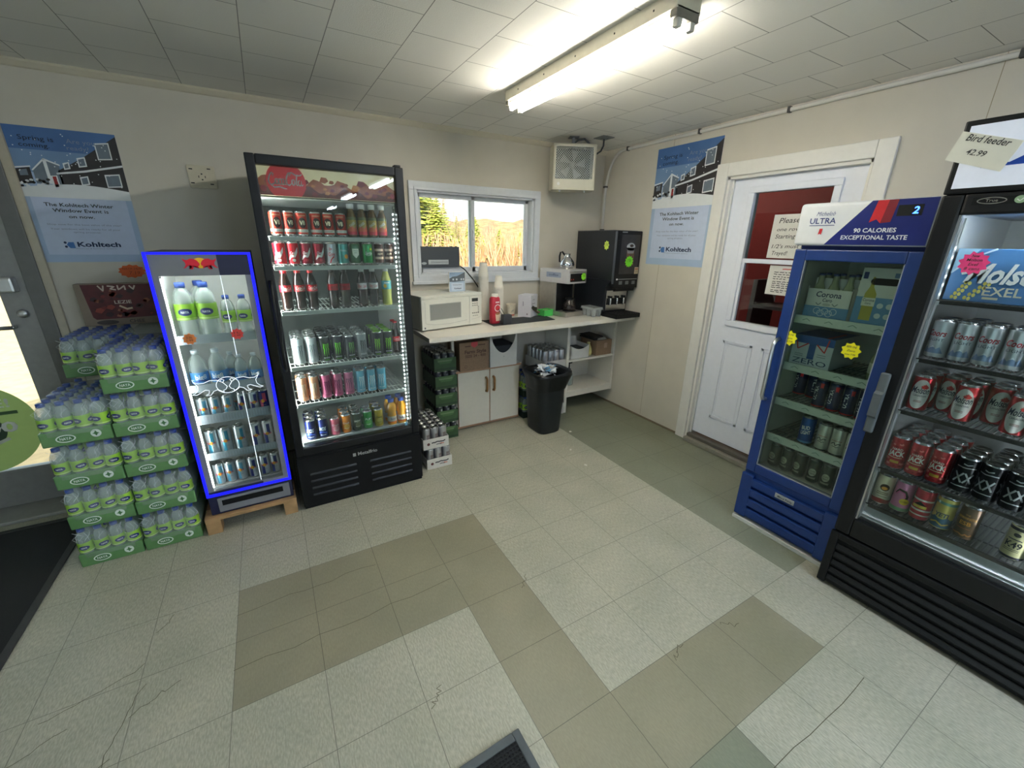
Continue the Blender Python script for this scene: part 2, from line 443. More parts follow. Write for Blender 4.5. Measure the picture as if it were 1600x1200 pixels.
    t = MB(); BB = mat('baseboard_paint', (126, 112, 92), rough=.5, var=.03)
    t.box((XR - .008, .78, 0.001), (XR, YB, .018), BB, .002); struct('baseboard_right', t)
    t = MB(); t.box((-1.25, YB - .008, .001), (XR - .01, YB, .018), BB, .002); struct('baseboard_back', t)
build_room()

# window in the back wall
def build_window():
    VIN = mat('white_vinyl', (222, 226, 232), rough=.35, var=.02)
    w = MB()
    x0, x1, z0, z1 = .812, 1.885, 1.325, 1.955; e = .062
    for a, b in (((x0 - e, YB - .018, z1), (x1 + e, YB, z1 + e)), ((x0 - e, YB - .018, z0 - e), (x1 + e, YB, z0)), ((x0 - e, YB - .018, z0), (x0, YB, z1)), ((x1, YB - .018, z0), (x1 + e, YB, z1))):
        w.box(a, b, VIN, .004)
    w.box((x0 - e - .01, YB - .03, z0 - e - .012), (x1 + e + .01, YB, z0 - e + .012), VIN, .004)
    for a, b in (((x0 - .022, YB - .024, z1), (x1 + .022, YB - .017, z1 + .022)), ((x0 - .022, YB - .024, z0 - .022), (x1 + .022, YB - .017, z0)), ((x0 - .022, YB - .024, z0), (x0, YB - .017, z1)), ((x1, YB - .024, z0), (x1 + .022, YB - .017, z1))): w.box(a, b, VIN, .002)
    o = struct('window_1', w)
    fr = MB(); y = YB + .045; k = .03
    fr.box((x0, YB, z1 - .014), (x1, YB + .11, z1), VIN); fr.box((x0, YB, z0), (x1, YB + .11, z0 + .014), VIN)
    fr.box((x0, YB, z0), (x0 + .012, YB + .11, z1), VIN); fr.box((x1 - .014, YB, z0), (x1, YB + .11, z1), VIN)
    fr.build('frame', o)
    for i, (a, b, yy) in enumerate(((x0 + .012, 1.325, y), (1.285, x1 - .014, y + .03))):
        s = MB()
        s.box((a, yy, z1 - .014 - k), (b, yy + .028, z1 - .014), VIN, .003); s.box((a, yy, z0 + .014), (b, yy + .028, z0 + .014 + k + .01), VIN, .003)
        s.box((a, yy, z0 + .014), (a + k, yy + .028, z1 - .014), VIN, .003); s.box((b - k, yy, z0 + .014), (b, yy + .028, z1 - .014), VIN, .003)
        sh = s.build('sash', o)
        g = MB(); g.box((a + k, yy + .012, z0 + .05), (b - k, yy + .016, z1 - .04), GLASS); g.build('pane', sh)
        if i == 0:
            l = MB(); l.box((b - k + .006, yy - .014, 1.6), (b - k + .024, yy, 1.68), VIN, .004); l.build('latch', sh)
build_window()

# glass entrance door, partly in view at the far left of the back wall
def see_through_vinyl(name, c):
    m = mat(name, c, rough=.6, var=.05); nt = m.node_tree; n = nt.nodes; L = nt.links
    t = n.new('ShaderNodeBsdfTranslucent'); t.inputs[0].default_value = (*lin(c), 1)
    x = n.new('ShaderNodeMixShader'); x.inputs[0].default_value = .45
    L.new(n['Principled BSDF'].outputs[0], x.inputs[1]); L.new(t.outputs[0], x.inputs[2]); L.new(x.outputs[0], n['Material Output'].inputs[0])
    return m
def build_entrance():
    G = mat('grey_aluminium', (150, 150, 148), rough=.45, metal=.3, var=.06)  # both frame greys lightened to take in the backlight haze
    GD = mat('dark_aluminium', (112, 112, 110), rough=.45, metal=.3, var=.06)
    f = MB()
    f.box((-1.425, YB - .03, 0), (-1.355, YB + .1, 2.12), GD, .004); f.box((-2.36, YB - .03, 2.06), (-1.355, YB + .1, 2.12), GD, .004)
    f.box((-2.36, YB - .03, 0), (-2.30, YB + .1, 2.12), GD, .004)
    CAS = mat('entrance_casing', (188, 180, 160), rough=.5)
    f.box((-1.356, YB - .022, 0), (-1.318, YB, 2.15), CAS, .003); f.box((-2.4, YB - .022, 2.12), (-1.318, YB, 2.16), CAS, .003)
    o = struct('door_1', f)
    l = MB(); a, b = -2.30, -1.427
    l.box((b - .115, YB - .01, .02), (b, YB + .035, 2.06), G, .004); l.box((a, YB - .01, .02), (a + .1, YB + .035, 2.06), G, .004)
    l.box((a, YB - .01, .02), (b, YB + .035, .255), G, .004); l.box((a, YB - .01, 1.95), (b, YB + .035, 2.06), G, .004)
    lf = l.build('door_leaf', o)
    g = MB(); g.box((a + .1, YB + .008, .255), (b - .115, YB + .014, 1.95), GLASS); g.build('pane', lf)
    h = MB(); h.box((b - .105, YB - .07, 1.29), (b - .03, YB - .01, 1.37), ALU, .01); h.box((a + .05, YB - .075, 1.315), (b - .09, YB - .05, 1.345), ALU, .008)
    h.build('push_bar', lf)
    k = MB(); M = Matrix.Translation((b - .05, YB - .01, 1.17)) @ Matrix.Rotation(PI / 2, 4, 'X')
    k.lathe([(0, .02), (.02, .02), (.024, .012), (.024, 0)], ALU, 18, M=M); k.build('lock_cylinder', lf)
    k = MB(); k.tube([(a + .06, YB - .045, 1.10), (b - .1, YB - .045, 1.10)], .011, ALU); k.tube([(b - .1, YB - .045, 1.10), (b - .1, YB - .01, 1.10)], .009, ALU); k.tube([(a + .06, YB - .045, 1.10), (a + .06, YB - .01, 1.10)], .009, ALU); k.build('pull_bar', lf)
    s = MB(); s.box((-2.36, 1.80, 0), (-1.355, YB + .12, .02), mat('threshold_aluminium', (168, 168, 164), rough=.4, metal=.4), .004)
    struct('trim_2', s)
    # round green sticker on the glass
    m = MB(); cx, cz, R = -1.85, .53, .275; y = YB - .004
    m.ell(cx, cz, R, R, flat(y), see_through_vinyl('sticker_green', (150, 178, 112)), 36)
    yy = flat(y - .0008); m.ell(cx - .02, cz - .02, R * .55, R * .40, yy, C(60, 84, 64), 24)
    y2 = flat(y - .0016)
    m.text('FREE!', cx + .06, cz + .115, .05, y2, C(226, 236, 214), .02, w=.24); m.rect(cx - .1, cx + .2, cz + .07, cz + .09, yy, C(70, 104, 64))
    m.text('5000', cx + .045, cz - .035, .06, y2, C(240, 244, 236), .03, w=.27); m.stroke([(cx - .02, cz - .12), (cx + .06, cz - .105), (cx + .13, cz - .075)], .018, y2, C(214, 222, 206))
    solo('door_sticker', m, 'round green promotional sticker on the glass of the entrance door', 'sticker')
build_entrance()

# white door to the back room in the right wall
def build_back_door():
    f = MB(); e = .088
    y1, y0, zt = .69, -.165, 2.05
    f.box((XR - .02, y1, 0), (XR, y1 + e, zt + e), TRIMW, .005); f.box((XR - .02, y0 - e, 0), (XR, y0, zt + e), TRIMW, .005); f.box((XR - .02, y0, zt), (XR, y1, zt + e), TRIMW, .005)
    f.box((XR, y1 - .018, 0), (XR + .12, y1, zt), TRIMW); f.box((XR, y0, 0), (XR + .12, y0 + .018, zt), TRIMW); f.box((XR, y0, zt - .018), (XR + .12, y1, zt), TRIMW)
    f.box((XR + .03, y1 - .03, 0), (XR + .045, y1 - .018, zt), TRIMW)
    o = struct('door_2', f)
    DW = mat('white_door_paint', (236, 240, 250), rough=.38, var=.015)
    a, b = y0 + .02, y1 - .02; xd = XR + .05
    gy0, gy1, gz0, gz1 = .02, .50, 1.055, 1.935
    d = MB()
    P = lambda mb, u0, u1, v0, v1, m: mb.box((xd, u0, v0), (xd + .045, u1, v1), m)
    wall_holes(d, a, b, .075, zt - .02, [(gy0, gy1, gz0, gz1)], P, DW)
    for (u0, u1, v0, v1) in ((.30, .535, .25, .90), (.005, .235, .25, .90)):
        for q, w_, dx in ((0, .022, .007), (.028, .006, .003)):
            d.box((xd - dx, u0 + q, v0 + q), (xd, u1 - q, v0 + q + w_), DW, .003); d.box((xd - dx, u0 + q, v1 - q - w_), (xd, u1 - q, v1 - q), DW, .003)
            d.box((xd - dx, u0 + q, v0 + q), (xd, u0 + q + w_, v1 - q), DW, .003); d.box((xd - dx, u1 - q - w_, v0 + q), (xd, u1 - q, v1 - q), DW, .003)
    lf = d.build('door_leaf', o)
    g = MB(); k = .042
    for (u0, u1, v0, v1) in ((gy0 - k, gy1 + k, gz1, gz1 + k), (gy0 - k, gy1 + k, gz0 - k, gz0), (gy0 - k, gy0, gz0, gz1), (gy1, gy1 + k, gz0, gz1)):
        g.box((xd - .016, u0, v0), (xd, u1, v1), DW, .005)
    g.box((xd - .010, gy0, 1.475), (xd + .02, gy1, 1.505), DW, .004); g.box((xd - .006, gy1 - .02, gz0), (xd + .02, gy1, 1.475), DW, .003)
    g.build('window_frame', lf)
    p = MB(); p.box((xd + .016, gy0, gz0), (xd + .022, gy1, gz1), GLASS); p.build('pane', lf)
    t = MB(); t.box((XR - .05, y0 + .018, 0), (XR + .12, y1 - .018, .035), mat('door_sill', (150, 146, 134), rough=.5, metal=.2), .004); t.box((XR - .01, y0 + .018, .035), (XR + .05, y1 - .018, .06), mat('door_sill_dark', (96, 92, 84)), .003)
    struct('trim_3', t)
    t = MB(); t.box((xd - .0008, .06, .115), (xd, .068, .122), INK); t.build('scuff', lf)
    # notes taped to the pane
    y = xd + .012
    fn = lambda u, v: (y, -u, v)
    n = MB(); n.box((y, -.06, 1.515), (y + .0015, .345, 1.79), PAPER)
    fn = lambda u, v: (y - .0005, .335 - u, 1.5 + v)
    for s, u, v, h, w_ in (('Please fill', .028, .236, .032, .195), ('one row before', .024, .186, .022, .27), ('Starting another', .022, .140, .026, .27), ("1/2's must be", .012, .078, .024, .225), ('Trayed!', .022, .034, .026, .10)):
        n.text(s, u, v, h, fn, mat('pen_ink', (62, 60, 58), rough=.8), .004, .2, 'l', w_, rot=.02)
    solo('handwritten_note', n, 'large handwritten white note taped in the upper pane of the white door', 'note')
    n = MB(); n.box((y, -.03, 1.275), (y + .0015, .305, 1.468), PAPER)
    fn = lambda u, v: (y - .0005, .29 - u, 1.275 + v)
    r = random.Random(2)
    n.stroke(wavy(.07, .28, .172, .003, 12, 3), .006, fn, C(206, 84, 70))
    for k, v in enumerate((.150, .136, .120, .106, .088, .075, .062, .049, .032, .020)):
        u = .02
        while u < (.1 if k in (3, 9) else .28):
            q = r.uniform(.012, .03); n.stroke(wavy(u, u + q, v, .0018, 5, k * 50 + int(u * 900)), .0045, fn, INK); u += q + .007
    solo('printed_note', n, 'small white note with red heading and dense lines below the larger note', 'note')
    # the dim back room seen through the pane
    RED = mat('back_room_red_paint', (128, 34, 34), rough=.7)
    b = MB(); b.box((4.3, -1.6, -.1), (4.4, 2.4, 2.5), RED); b.box((XR + .13, 2.4, -.1), (4.4, 2.5, 2.5), RED); b.box((XR + .13, -1.7, -.1), (4.4, -1.6, 2.5), RED)
    struct('wall_back_room', b)
    b = MB(); b.box((XR + .13, -1.7, 2.5), (4.4, 2.5, 2.6), mat('back_room_ceiling', (96, 84, 74))); struct('ceiling_back_room', b)
    b = MB(); b.box((XR + .13, -1.7, -.1), (4.4, 2.5, 0), mat('back_room_floor', (90, 84, 80))); struct('floor_back_room', b)
    sh = MB(); GR = mat('grey_shelving', (104, 100, 104), rough=.6)
    for z in (.25, .65, 1.05): sh.box((3.6, -.9, z), (3.95, .9, z + .03), GR)
    for yy in (-.9, -.02, .86): sh.box((3.6, yy, 0), (3.95, yy + .04, 1.3), GR)
    solo('storage_shelf', sh, 'grey storage shelf dimly seen through the pane of the white door', 'shelf')
    lamp = bpy.data.lights.new('back_room_lamp', 'POINT'); lamp.energy = 5; lamp.color = (1, .85, .7); lamp.shadow_soft_size = .1
    lo = bpy.data.objects.new('back_room_lamp', lamp); COL.objects.link(lo); lo.location = (3.5, 1.5, 2.3)
build_back_door()

# ------------------------------------------------------------------ outside
def build_outside():
    g = MB(); g.box((-60, YB + .12, -.35), (90, 140, -.15), mat('gravel_yard', (206, 176, 132), rough=.95, var=.16, scale=9)); struct('ground_outside', g)
    h = MB(); HM = mat('hillside', (168, 132, 88), rough=1, var=.45, scale=.5); N = 60; vs = []; fs = []
    for i in range(N + 1):
        x = 0 + i * 3.2; z = 6.0 + 1.6 * math.sin((i - 16) * .09) + .5 * math.sin(i * 1.3) + .35 * math.sin(i * 2.9)
        vs += [(x - 40, 60, -.2), (x - 40, 100, z * .75), (x - 40, 118, z), (x - 40, 150, -.2)]
    for i in range(N):
        for k in range(3): fs.append((i * 4 + k, i * 4 + 4 + k, i * 4 + 5 + k, i * 4 + k + 1))
    h.add(vs, fs, HM, True); struct('hill', h)
    N1 = mat('spruce_needles', (150, 158, 62), rough=.9, var=.35, scale=2.5); N2 = mat('spruce_needles_yellow', (192, 186, 82), rough=.9, var=.35, scale=2.5)
    BK = mat('bark', (112, 92, 76), rough=.9, var=.2)
    def spruce(seed, H, R):
        r = random.Random(seed)
        def fn():
            m = MB(); z = H * .1
            while z < H * .99:
                t = z / H; rad = R * (1 - t) ** .85 * r.uniform(.8, 1.1); n = int(9 + 14 * (1 - t)); a0 = r.uniform(0, 6)
                for i in range(n):
                    a = a0 + 2 * PI * i / n + r.uniform(-.15, .15); l = rad * r.uniform(.7, 1.1); d = Vector((math.cos(a), math.sin(a), 0)); sd = Vector((-d.y, d.x, 0))
                    p = Vector((0, 0, z)); prev = p; w = .16 * l + .07
                    for k in range(3):
                        q = p + d * (l * (k + 1) / 3) + Vector((0, 0, -.16 * l * ((k + 1) / 3) ** 1.6 + r.uniform(-.05, .05)))
                        ww = w * (1.1 - k * .3); dz = Vector((0, 0, ww * .6))
                        m.add([prev + sd * ww, prev - sd * ww, q - sd * ww * .6 - dz, q + sd * ww * .6 - dz, q + dz * .3], [(0, 1, 4), (1, 2, 4), (0, 4, 3), (4, 2, 3)], N1 if r.random() < .62 else N2)
                        prev = q
                z += H * .027 * r.uniform(.8, 1.2)
            o = m.build('spruce_tree'); b = MB(); b.lathe([(.02 * H, 0), (.012 * H, H * .5), (.002 * H, H * .97)], BK, 8); b.build('trunk', o)
            return o
        return fn
    PROTO['spruceA'] = spruce(1, 8, 2.1); PROTO['spruceB'] = spruce(2, 6, 1.5); PROTO['spruceC'] = spruce(3, 4.5, 1.2)
    G = 'spruce trees beyond the yard'; TREES = []
    for k, x, y, s, w, lab in (('spruceA', 7.35, 24, .82, 2.1, 'broadest spruce, filling the left edge of the window view'), ('spruceA', 9.3, 26, .68, 1.9, 'tall pointed spruce right of the broadest spruce outside'),
        ('spruceB', 8.0, 21, .66, 1.8, 'medium spruce standing before the two tallest spruces outside'), ('spruceB', 11.1, 28, .72, 1.5, 'slim spruce right of the tall pointed spruce, left of the centre mullion'),
        ('spruceB', 12.9, 30, .60, 1.4, 'small spruce just left of the window mullion'), ('spruceC', 10.2, 21, .68, 1.6, 'low spruce low in the left pane near the mullion'),
        ('spruceC', 13.4, 24, .56, 1.9, 'low bushy spruce in the middle of the right pane'), ('spruceC', 16.2, 26, .54, 1.9, 'lowest spruce in the right pane, near its right edge'),
        ('spruceB', 6.3, 20.5, .58, 1.8, 'young spruce low at the left edge of the window view'), ('spruceC', 15.2, 33, .70, 1.5, 'farthest spruce standing out against the hill in the right pane')):
        TREES.append((x, y, {'A': 2.1, 'B': 1.5, 'C': 1.2}[k[-1]] * s * w * .95 + .25)); put(k, (x, y, -.15), random.uniform(0, 6), lab, 'tree', G, (s * w, s * w, s))
    BT = mat('bare_branch', (186, 150, 128), rough=.9, var=.2)
    def bare(seed, H):
        def fn():
            r = random.Random(seed); m = MB()
            for _ in range(700):
                a = r.uniform(0, 6.28); z = H * r.uniform(.25, 1); q = H * .24 * math.sin(PI * min(1, (z / H - .12) / .95)) * math.sqrt(r.random())
                p = Vector((q * math.cos(a), q * math.sin(a), z)); e = p + Vector((r.uniform(-.22, .22) + .2 * math.cos(a), r.uniform(-.2, .2), r.uniform(.15, .5))); k = r.uniform(.008, .02)
                m.add([p - Vector((k, 0, 0)), p + Vector((k, 0, 0)), e], [(0, 1, 2)], BT)
            o = m.build('bare_tree'); b = MB(); b.lathe([(.06, 0), (.035, H * .5), (.008, H * .95)], BT, 7); b.build('trunk', o)
            return o
        return fn
    PROTO['bareA'] = bare(5, 4.2)
    for x, y, s, lab in ((8.9, 22.5, .95, 'tallest bare tree among the spruces in the left pane'), (10.6, 24.5, .8, 'bare tree just right of the tall pointed spruce outside'), (12.0, 23, .62, 'bare tree close to the left of the window mullion'), (14.9, 28, .72, 'bare tree in the middle of the right pane'), (17.6, 30, .75, 'bare tree at the right edge of the right pane'), (12.7, 21.5, .5, 'bare shrub just right of the window mullion')):
        TREES.append((x, y, s * 1.1 + .3)); put('bareA', (x, y, -.15), random.uniform(0, 6), lab, 'tree', 'bare trees beyond the yard', (s, s, s))
    T1 = mat('bare_twigs', (198, 158, 128), rough=.9, var=.25, scale=3); T2 = mat('bare_twigs_rust', (176, 134, 96), rough=.9, var=.35, scale=3)
    m = MB(); r = random.Random(9)
    for _ in range(5600):
        y = r.uniform(17, 44); x = r.uniform(.26 * y - .5, .62 * y + 4); hh = (1.7 + .026 * y) * r.uniform(.55, 1.0)
        if any((x - a) ** 2 + (y - b) ** 2 < (q + .3) ** 2 for a, b, q in TREES): continue
        p = Vector((x, y, -.15)); w = r.uniform(.012, .03); mm = T1 if r.random() < .6 else T2
        for k in range(2):
            q = p + Vector((r.uniform(-.35, .35), r.uniform(-.2, .2), hh / 2)); m.add([p - Vector((w, 0, 0)), p + Vector((w, 0, 0)), q + Vector((w * .6, 0, 0)), q - Vector((w * .6, 0, 0))], [(0, 1, 2, 3)], mm)
            for b in range(3):
                t = p.lerp(q, r.uniform(.2, .9)); e = t + Vector((r.uniform(-.4, .4), r.uniform(-.2, .2), r.uniform(.25, .7))); m.add([t - Vector((w * .5, 0, 0)), t + Vector((w * .5, 0, 0)), e], [(0, 1, 2)], mm)
            p = q
    o = m.build('undergrowth'); o['kind'] = 'stuff'; o['label'] = 'leafless brown thicket filling the ground outside the window'; o['category'] = 'thicket'
build_outside()

# ------------------------------------------------------------------ ceiling light fixtures (the lamps of the room)
TUBEM = mat('lit_fluorescent_tube', (255, 250, 225), emit=TUBE * .52, var=0, ecol=(255, 250, 238))
TRAY = mat('white_fixture_enamel', (214, 208, 190), rough=.45, var=.03)
COOL = mat('lit_cool_tube', (228, 240, 255), emit=TUBE * 1.2, var=0, ecol=(206, 227, 255))
COOL2 = mat('lit_bright_cool_tube', (228, 240, 255), emit=TUBE * 2.6, var=0, ecol=(206, 227, 255))
def make_fixture(TUBEM=TUBEM):
    o = thing('fluorescent_light', '', 'light')
    L = 1.2
    b = MB(); b.box((-.062, 0, -.052), (.062, L, 0), TRAY, .004); b.box((-.045, .02, -.062), (.045, L - .02, -.052), TRAY, .003)
    for y in (.1, .3, .55, .8, 1.05): b.box((-.0635, y, -.03), (-.062, y + .006, -.024), INK)
    b.build('housing', o)
    for x in (-.033, .033):
        t = MB(); t.tube([(x, .028, -.084), (x, L - .028, -.084)], .0135, TUBEM, 12); t.build('tube', o)
    for y in (0, L - .03):
        e = MB(); e.box((-.058, y, -.075), (.058, y + .03, -.04), mat('fixture_end_cap', (120, 116, 106), rough=.5), .004)
        for x in (-.033, .033): e.box((x - .012, y + .003, -.1), (x + .012, y + .027, -.06), mat('lamp_holder', (206, 204, 196), rough=.4), .004)
        e.build('lamp_holder', o)
    return o
fx = make_fixture(); fx.location = (1.135, -.115, ZC)
tag(fx, 'twin tube fluorescent ceiling light nearest the window wall', 'light', 'ceiling lights')
for i, (x, y, lab) in enumerate(((1.3, -3.3, 'twin tube fluorescent ceiling light just behind the camera'), (1.25, -5.6, 'twin tube fluorescent ceiling light midway down the shop'), (1.4, -8.9, 'twin tube fluorescent ceiling light at the far front of the shop'))):
    c = make_fixture(COOL) if i == 0 else (make_fixture(COOL2) if i == 1 else clone(c))
    c.location = (x, y, ZC); tag(c, lab, 'light', 'ceiling lights')
# ------------------------------------------------------------------ drinks
LIDM = mat('can_lid', (206, 208, 210), rough=.22, metal=1.0, var=0)
def canmat(c, metal=.55, rough=.3): return mat('can_ink_%d_%d_%d' % c, c, rough=rough, metal=metal, var=.03)
def make_can(name, r, h, base, draw=None, lid=None):
    b = canmat(base) if isinstance(base, tuple) else base
    m = MB(); z1 = h - r * .36
    m.lathe([(0, .004), (r * .68, .002), (r * .74, 0), (r * .80, .002), (r * .97, .010), (r, .016), (r, z1), (r * .97, z1 + r * .10), (r * .83, h - .003)], b, 20,
            mats=[LIDM, LIDM, LIDM, LIDM, b, b, b, LIDM])
    if draw: draw(m, cyl(r + .0005), cyl(r + .0012), r, h)
    o = m.build(name)
    l = MB(); q = r * .83
    l.lathe([(q, h - .004), (q + .0012, h - .001), (q, h), (q - .0025, h), (q - .004, h - .005), (0, h - .005)], lid or LIDM, 18)
    l.box((-.006, -.012, h - .0055), (.006, .010, h - .0035), lid or LIDM)
    l.build('lid', o)
    return o
def band(m, f, r, v0, v1, c, a=1.0): m.rect(-PI * r * a, PI * r * a, v0, v1, f, canmat(c) if isinstance(c, tuple) else c, 24)
def lines(m, f, u0, u1, vs, c, w=.002, seed=0):
    for i, v in enumerate(vs): m.stroke(wavy(u0, u1, v, w * .25, 6, seed + i), w, f, c)
def claws(m, f, r, h, c):
    K = canmat(c, .2, .4); k = h / .157
    for i, (u, b) in enumerate(((-.0115, .042), (0, .034), (.0115, .040))):
        pts = [(u + (-.004 if i < 2 else .002), .112), (u + .001, .104), (u - .002, .09), (u + .0015, .078), (u - .001, .064), (u, b)]
        m.stroke([(a, v * k) for a, v in pts], [.002, .0068, .0062, .006, .0045, .0008], f, K)
    m.stroke([(-.0155, .112 * k), (-.004, .108 * k)], .004, f, K); m.stroke([(.004, .108 * k), (.0155, .113 * k)], .004, f, K)
SCR = lambda c: canmat(c, .1, .45)
def script(m, t, u, v, h, f, c, w=None, bold=.02, shear=.35, tail=True):
    m.text(t, u, v, h, f, SCR(c), bold, shear, w=w)
    if tail and w: m.stroke([(u - w * .42, v - h * .18), (u - w * .1, v - h * .34), (u + w * .2, v - h * .22), (u + w * .45, v - h * .34)], [h * .05, h * .12, h * .1, h * .02], f, SCR(c))
def d_v8(m, f, g, r, h):
    band(m, f, r, .020, .034, (226, 222, 210)); lines(m, g, -.022, .022, (.024, .029), INK, .0016, 3)
    m.ell(0, .066, .019, .026, f, canmat((46, 26, 24)), 18); m.text('V8', 0, .056, .021, g, canmat((238, 226, 190)), .03, w=.026)
    lines(m, f, -.02, .02, (.1, .104), canmat((236, 190, 150)), .0018, 8)
def d_red(tone, word, c=(244, 240, 236)):
    def d(m, f, g, r, h):
        m.stroke([(-.026, .03), (-.012, .05), (.004, .046), (.016, .07), (.024, .092)], [.004, .012, .010, .012, .003], f, SCR(c)); script(m, word, 0, .058, .014, g, c, .034)
        m.ell(.0, .028, .008, .008, f, SCR(tone), 12)
    return d
def d_diet(m, f, g, r, h): script(m, 'Diet', -.004, .082, .010, f, (190, 30, 40), .018); script(m, 'Coke', 0, .05, .018, f, (190, 30, 40), .036); m.stroke([(-.012, .012), (-.004, .032), (.004, .04), (.012, .046)], .006, f, SCR((190, 30, 40)))
def d_teal(m, f, g, r, h): m.ell(.012, .046, .011, .012, f, canmat((238, 166, 60)), 14); m.text('fresca', -.002, .074, .011, f, SCR((226, 238, 236)), .01, .2, w=.034)
def d_ginger(m, f, g, r, h): m.poly([(-.018, .088), (.018, .088), (.018, .056), (0, .036), (-.018, .056)], f, canmat((232, 230, 214))); m.text('CANADA', 0, .074, .006, g, SCR((20, 90, 50)), .01, w=.028); m.text('DRY', 0, .062, .008, g, SCR((20, 90, 50)), .01, w=.018)
def d_sprite(m, f, g, r, h): script(m, 'Sprite', 0, .056, .017, f, (236, 246, 236), .042); m.ell(.014, .086, .008, .006, f, canmat((226, 220, 60)), 12)
def d_root(m, f, g, r, h): band(m, f, r, .075, .088, (222, 186, 160)); band(m, f, r, .03, .044, (222, 186, 160)); m.ell(0, .06, .021, .015, g, canmat((60, 32, 26)), 16); m.text('A&W', 0, .054, .012, cyl(r + .0018), canmat((236, 206, 176)), .02, w=.03)
def d_mon(c):
    return lambda m, f, g, r, h: (claws(m, f, r, h, c), m.text('MONSTER', 0, .026, .007, f, SCR((225, 225, 225) if c != (225, 226, 226) else (150, 150, 150)), .01, w=.036), lines(m, f, -.015, .015, (.018,), SCR(c), .002))
def d_mon2(c, t): return lambda m, f, g, r, h: (claws(m, f, r, h, c), m.text(t, 0, .024, .008, f, SCR(c), .01, w=.034))
def d_nos(m, f, g, r, h): m.text('NOS', 0, .055, .022, f, SCR((235, 240, 246)), .03, .25, w=.042); m.stroke([(-.026, .04), (0, .046), (.026, .036)], .008, f, SCR((40, 80, 190))); lines(m, f, -.018, .018, (.025,), SCR((230, 230, 230)), .003)
def d_fruit(c1, c2, t):
    return lambda m, f, g, r, h: (m.ell(.004, .05, .018, .02, f, canmat(c1), 16), m.text(t, 0, .07, .012, g, SCR(c2), .02, .15, w=.04), lines(m, g, -.014, .014, (.04,), SCR(c2), .0025))
def d_rb(c1, c2):
    # two diagonal colour panels, red lettering and yellow disc
    def d(m, f, g, r, h):
        k = h / .134
        for s in (-1, 1):
            for u0 in (0, PI * r * s):
                m.cols([u0 + s * x for x in ((.0, .008, .016, PI * r / 2) if s > 0 else (PI * r / 2, .016, .008, 0))], (.012 if s < 0 else lambda u: .07 * k), (lambda u: .070 * k) if s < 0 else h - .018, f, canmat(c1))
        m.ell(0, .070 * k, .0095, .0095, g, canmat((240, 190, 40), .1), 14)
        m.text('Red Bull', 0, .066 * k, .010, cyl(r + .0018), SCR((214, 28, 50)), .02, w=min(.046, r * 1.5)); m.text('ENERGY DRINK', 0, .045 * k, .003, g, SCR(c2), 0, w=.026)
    return d
def d_ultra(m, f, g, r, h):
    q = cyl(r + .0004); m.text('ULTRA', .004, .082, .016, lambda u, v: q(-(v - .082) + .002, u - .004 + .082), SCR((226, 230, 238)), .02, w=.075)
    m.poly([(.008, h - .020), (.024, h - .020), (.022, h - .048), (.016, h - .042), (.010, h - .048)], f, canmat((198, 36, 44)))
    band(m, f, r, .010, .016, (198, 36, 44))
def d_blight(m, f, g, r, h): m.text('BUD', -.002, .088, .020, f, SCR((232, 240, 250)), .02, .1, w=.04, rot=.15); m.text('LIGHT', .002, .062, .020, f, SCR((232, 240, 250)), .02, .1, w=.046, rot=.15); band(m, f, r, .012, .022, (90, 150, 220))
def d_cream(m, f, g, r, h): m.stroke([(-.022, .062), (-.008, .074), (0, .058), (.01, .07), (.022, .066)], .004, f, SCR((70, 74, 84))); m.stroke(wavy(-.014, .016, .05, .003, 10, 5), .003, f, SCR((90, 94, 100))); m.rect(-.024, .024, .082, .084, f, SCR((176, 60, 60)), 6); band(m, f, r, .012, .03, (200, 204, 196))
def d_dkgreen(m, f, g, r, h): m.ell(0, .066, .018, .022, f, canmat((196, 204, 184)), 16); m.text('LUG', 0, .068, .010, g, SCR((40, 52, 44)), .01, w=.026); m.text('TREAD', 0, .055, .008, g, SCR((40, 52, 44)), .01, w=.028); lines(m, f, -.02, .02, (.036, .030), SCR((196, 204, 184)), .003, 4)
def d_coors(m, f, g, r, h):
    script(m, 'Coors', 0, .094, .023, f, (176, 22, 44), .060, .025, .3, False); m.text('LIGHT', .002, .074, .011, f, SCR((54, 62, 84)), 0, w=.05)
    MT = canmat((128, 150, 184)); m.poly([(-.034, .026), (-.018, .05), (-.010, .04), (.002, .058), (.012, .042), (.022, .052), (.036, .026)], f, MT); m.poly([(-.006, .046), (.002, .058), (.008, .048), (.002, .050)], g, canmat((232, 236, 240)))
def d_molson(m, f, g, r, h):
    m.ell(0, .078, .031, .062, f, canmat((236, 232, 226), .15), 22); script(m, 'Molson', -.001, .082, .026, g, (28, 34, 64), .058, .015, .35, False); m.text('CANADIAN', .001, .068, .008, g, SCR((40, 44, 70)), .01, w=.042)
    q = cyl(r + .0020); R = SCR((186, 34, 30)); L = [(0, 1), (.2, .62), (.5, .72), (.42, .3), (.8, .42), (.7, .15), (.95, 0), (.5, -.38), (.55, -.55), (.08, -.48), (.08, -.9), (-.08, -.9), (-.08, -.48), (-.55, -.55), (-.5, -.38), (-.95, 0), (-.7, .15), (-.8, .42), (-.42, .3), (-.5, .72), (-.2, .62)]
    L = [(.010 + .014 * a, .110 + .014 * b) for a, b in L]; c = q(.010, .110); m.add([c] + [q(*p) for p in L], [(0, 1 + (i + 1) % 21, 1 + i) for i in range(21)], R)
    lines(m, g, -.012, .012, (.05, .045), SCR((150, 60, 60)), .002, 7)
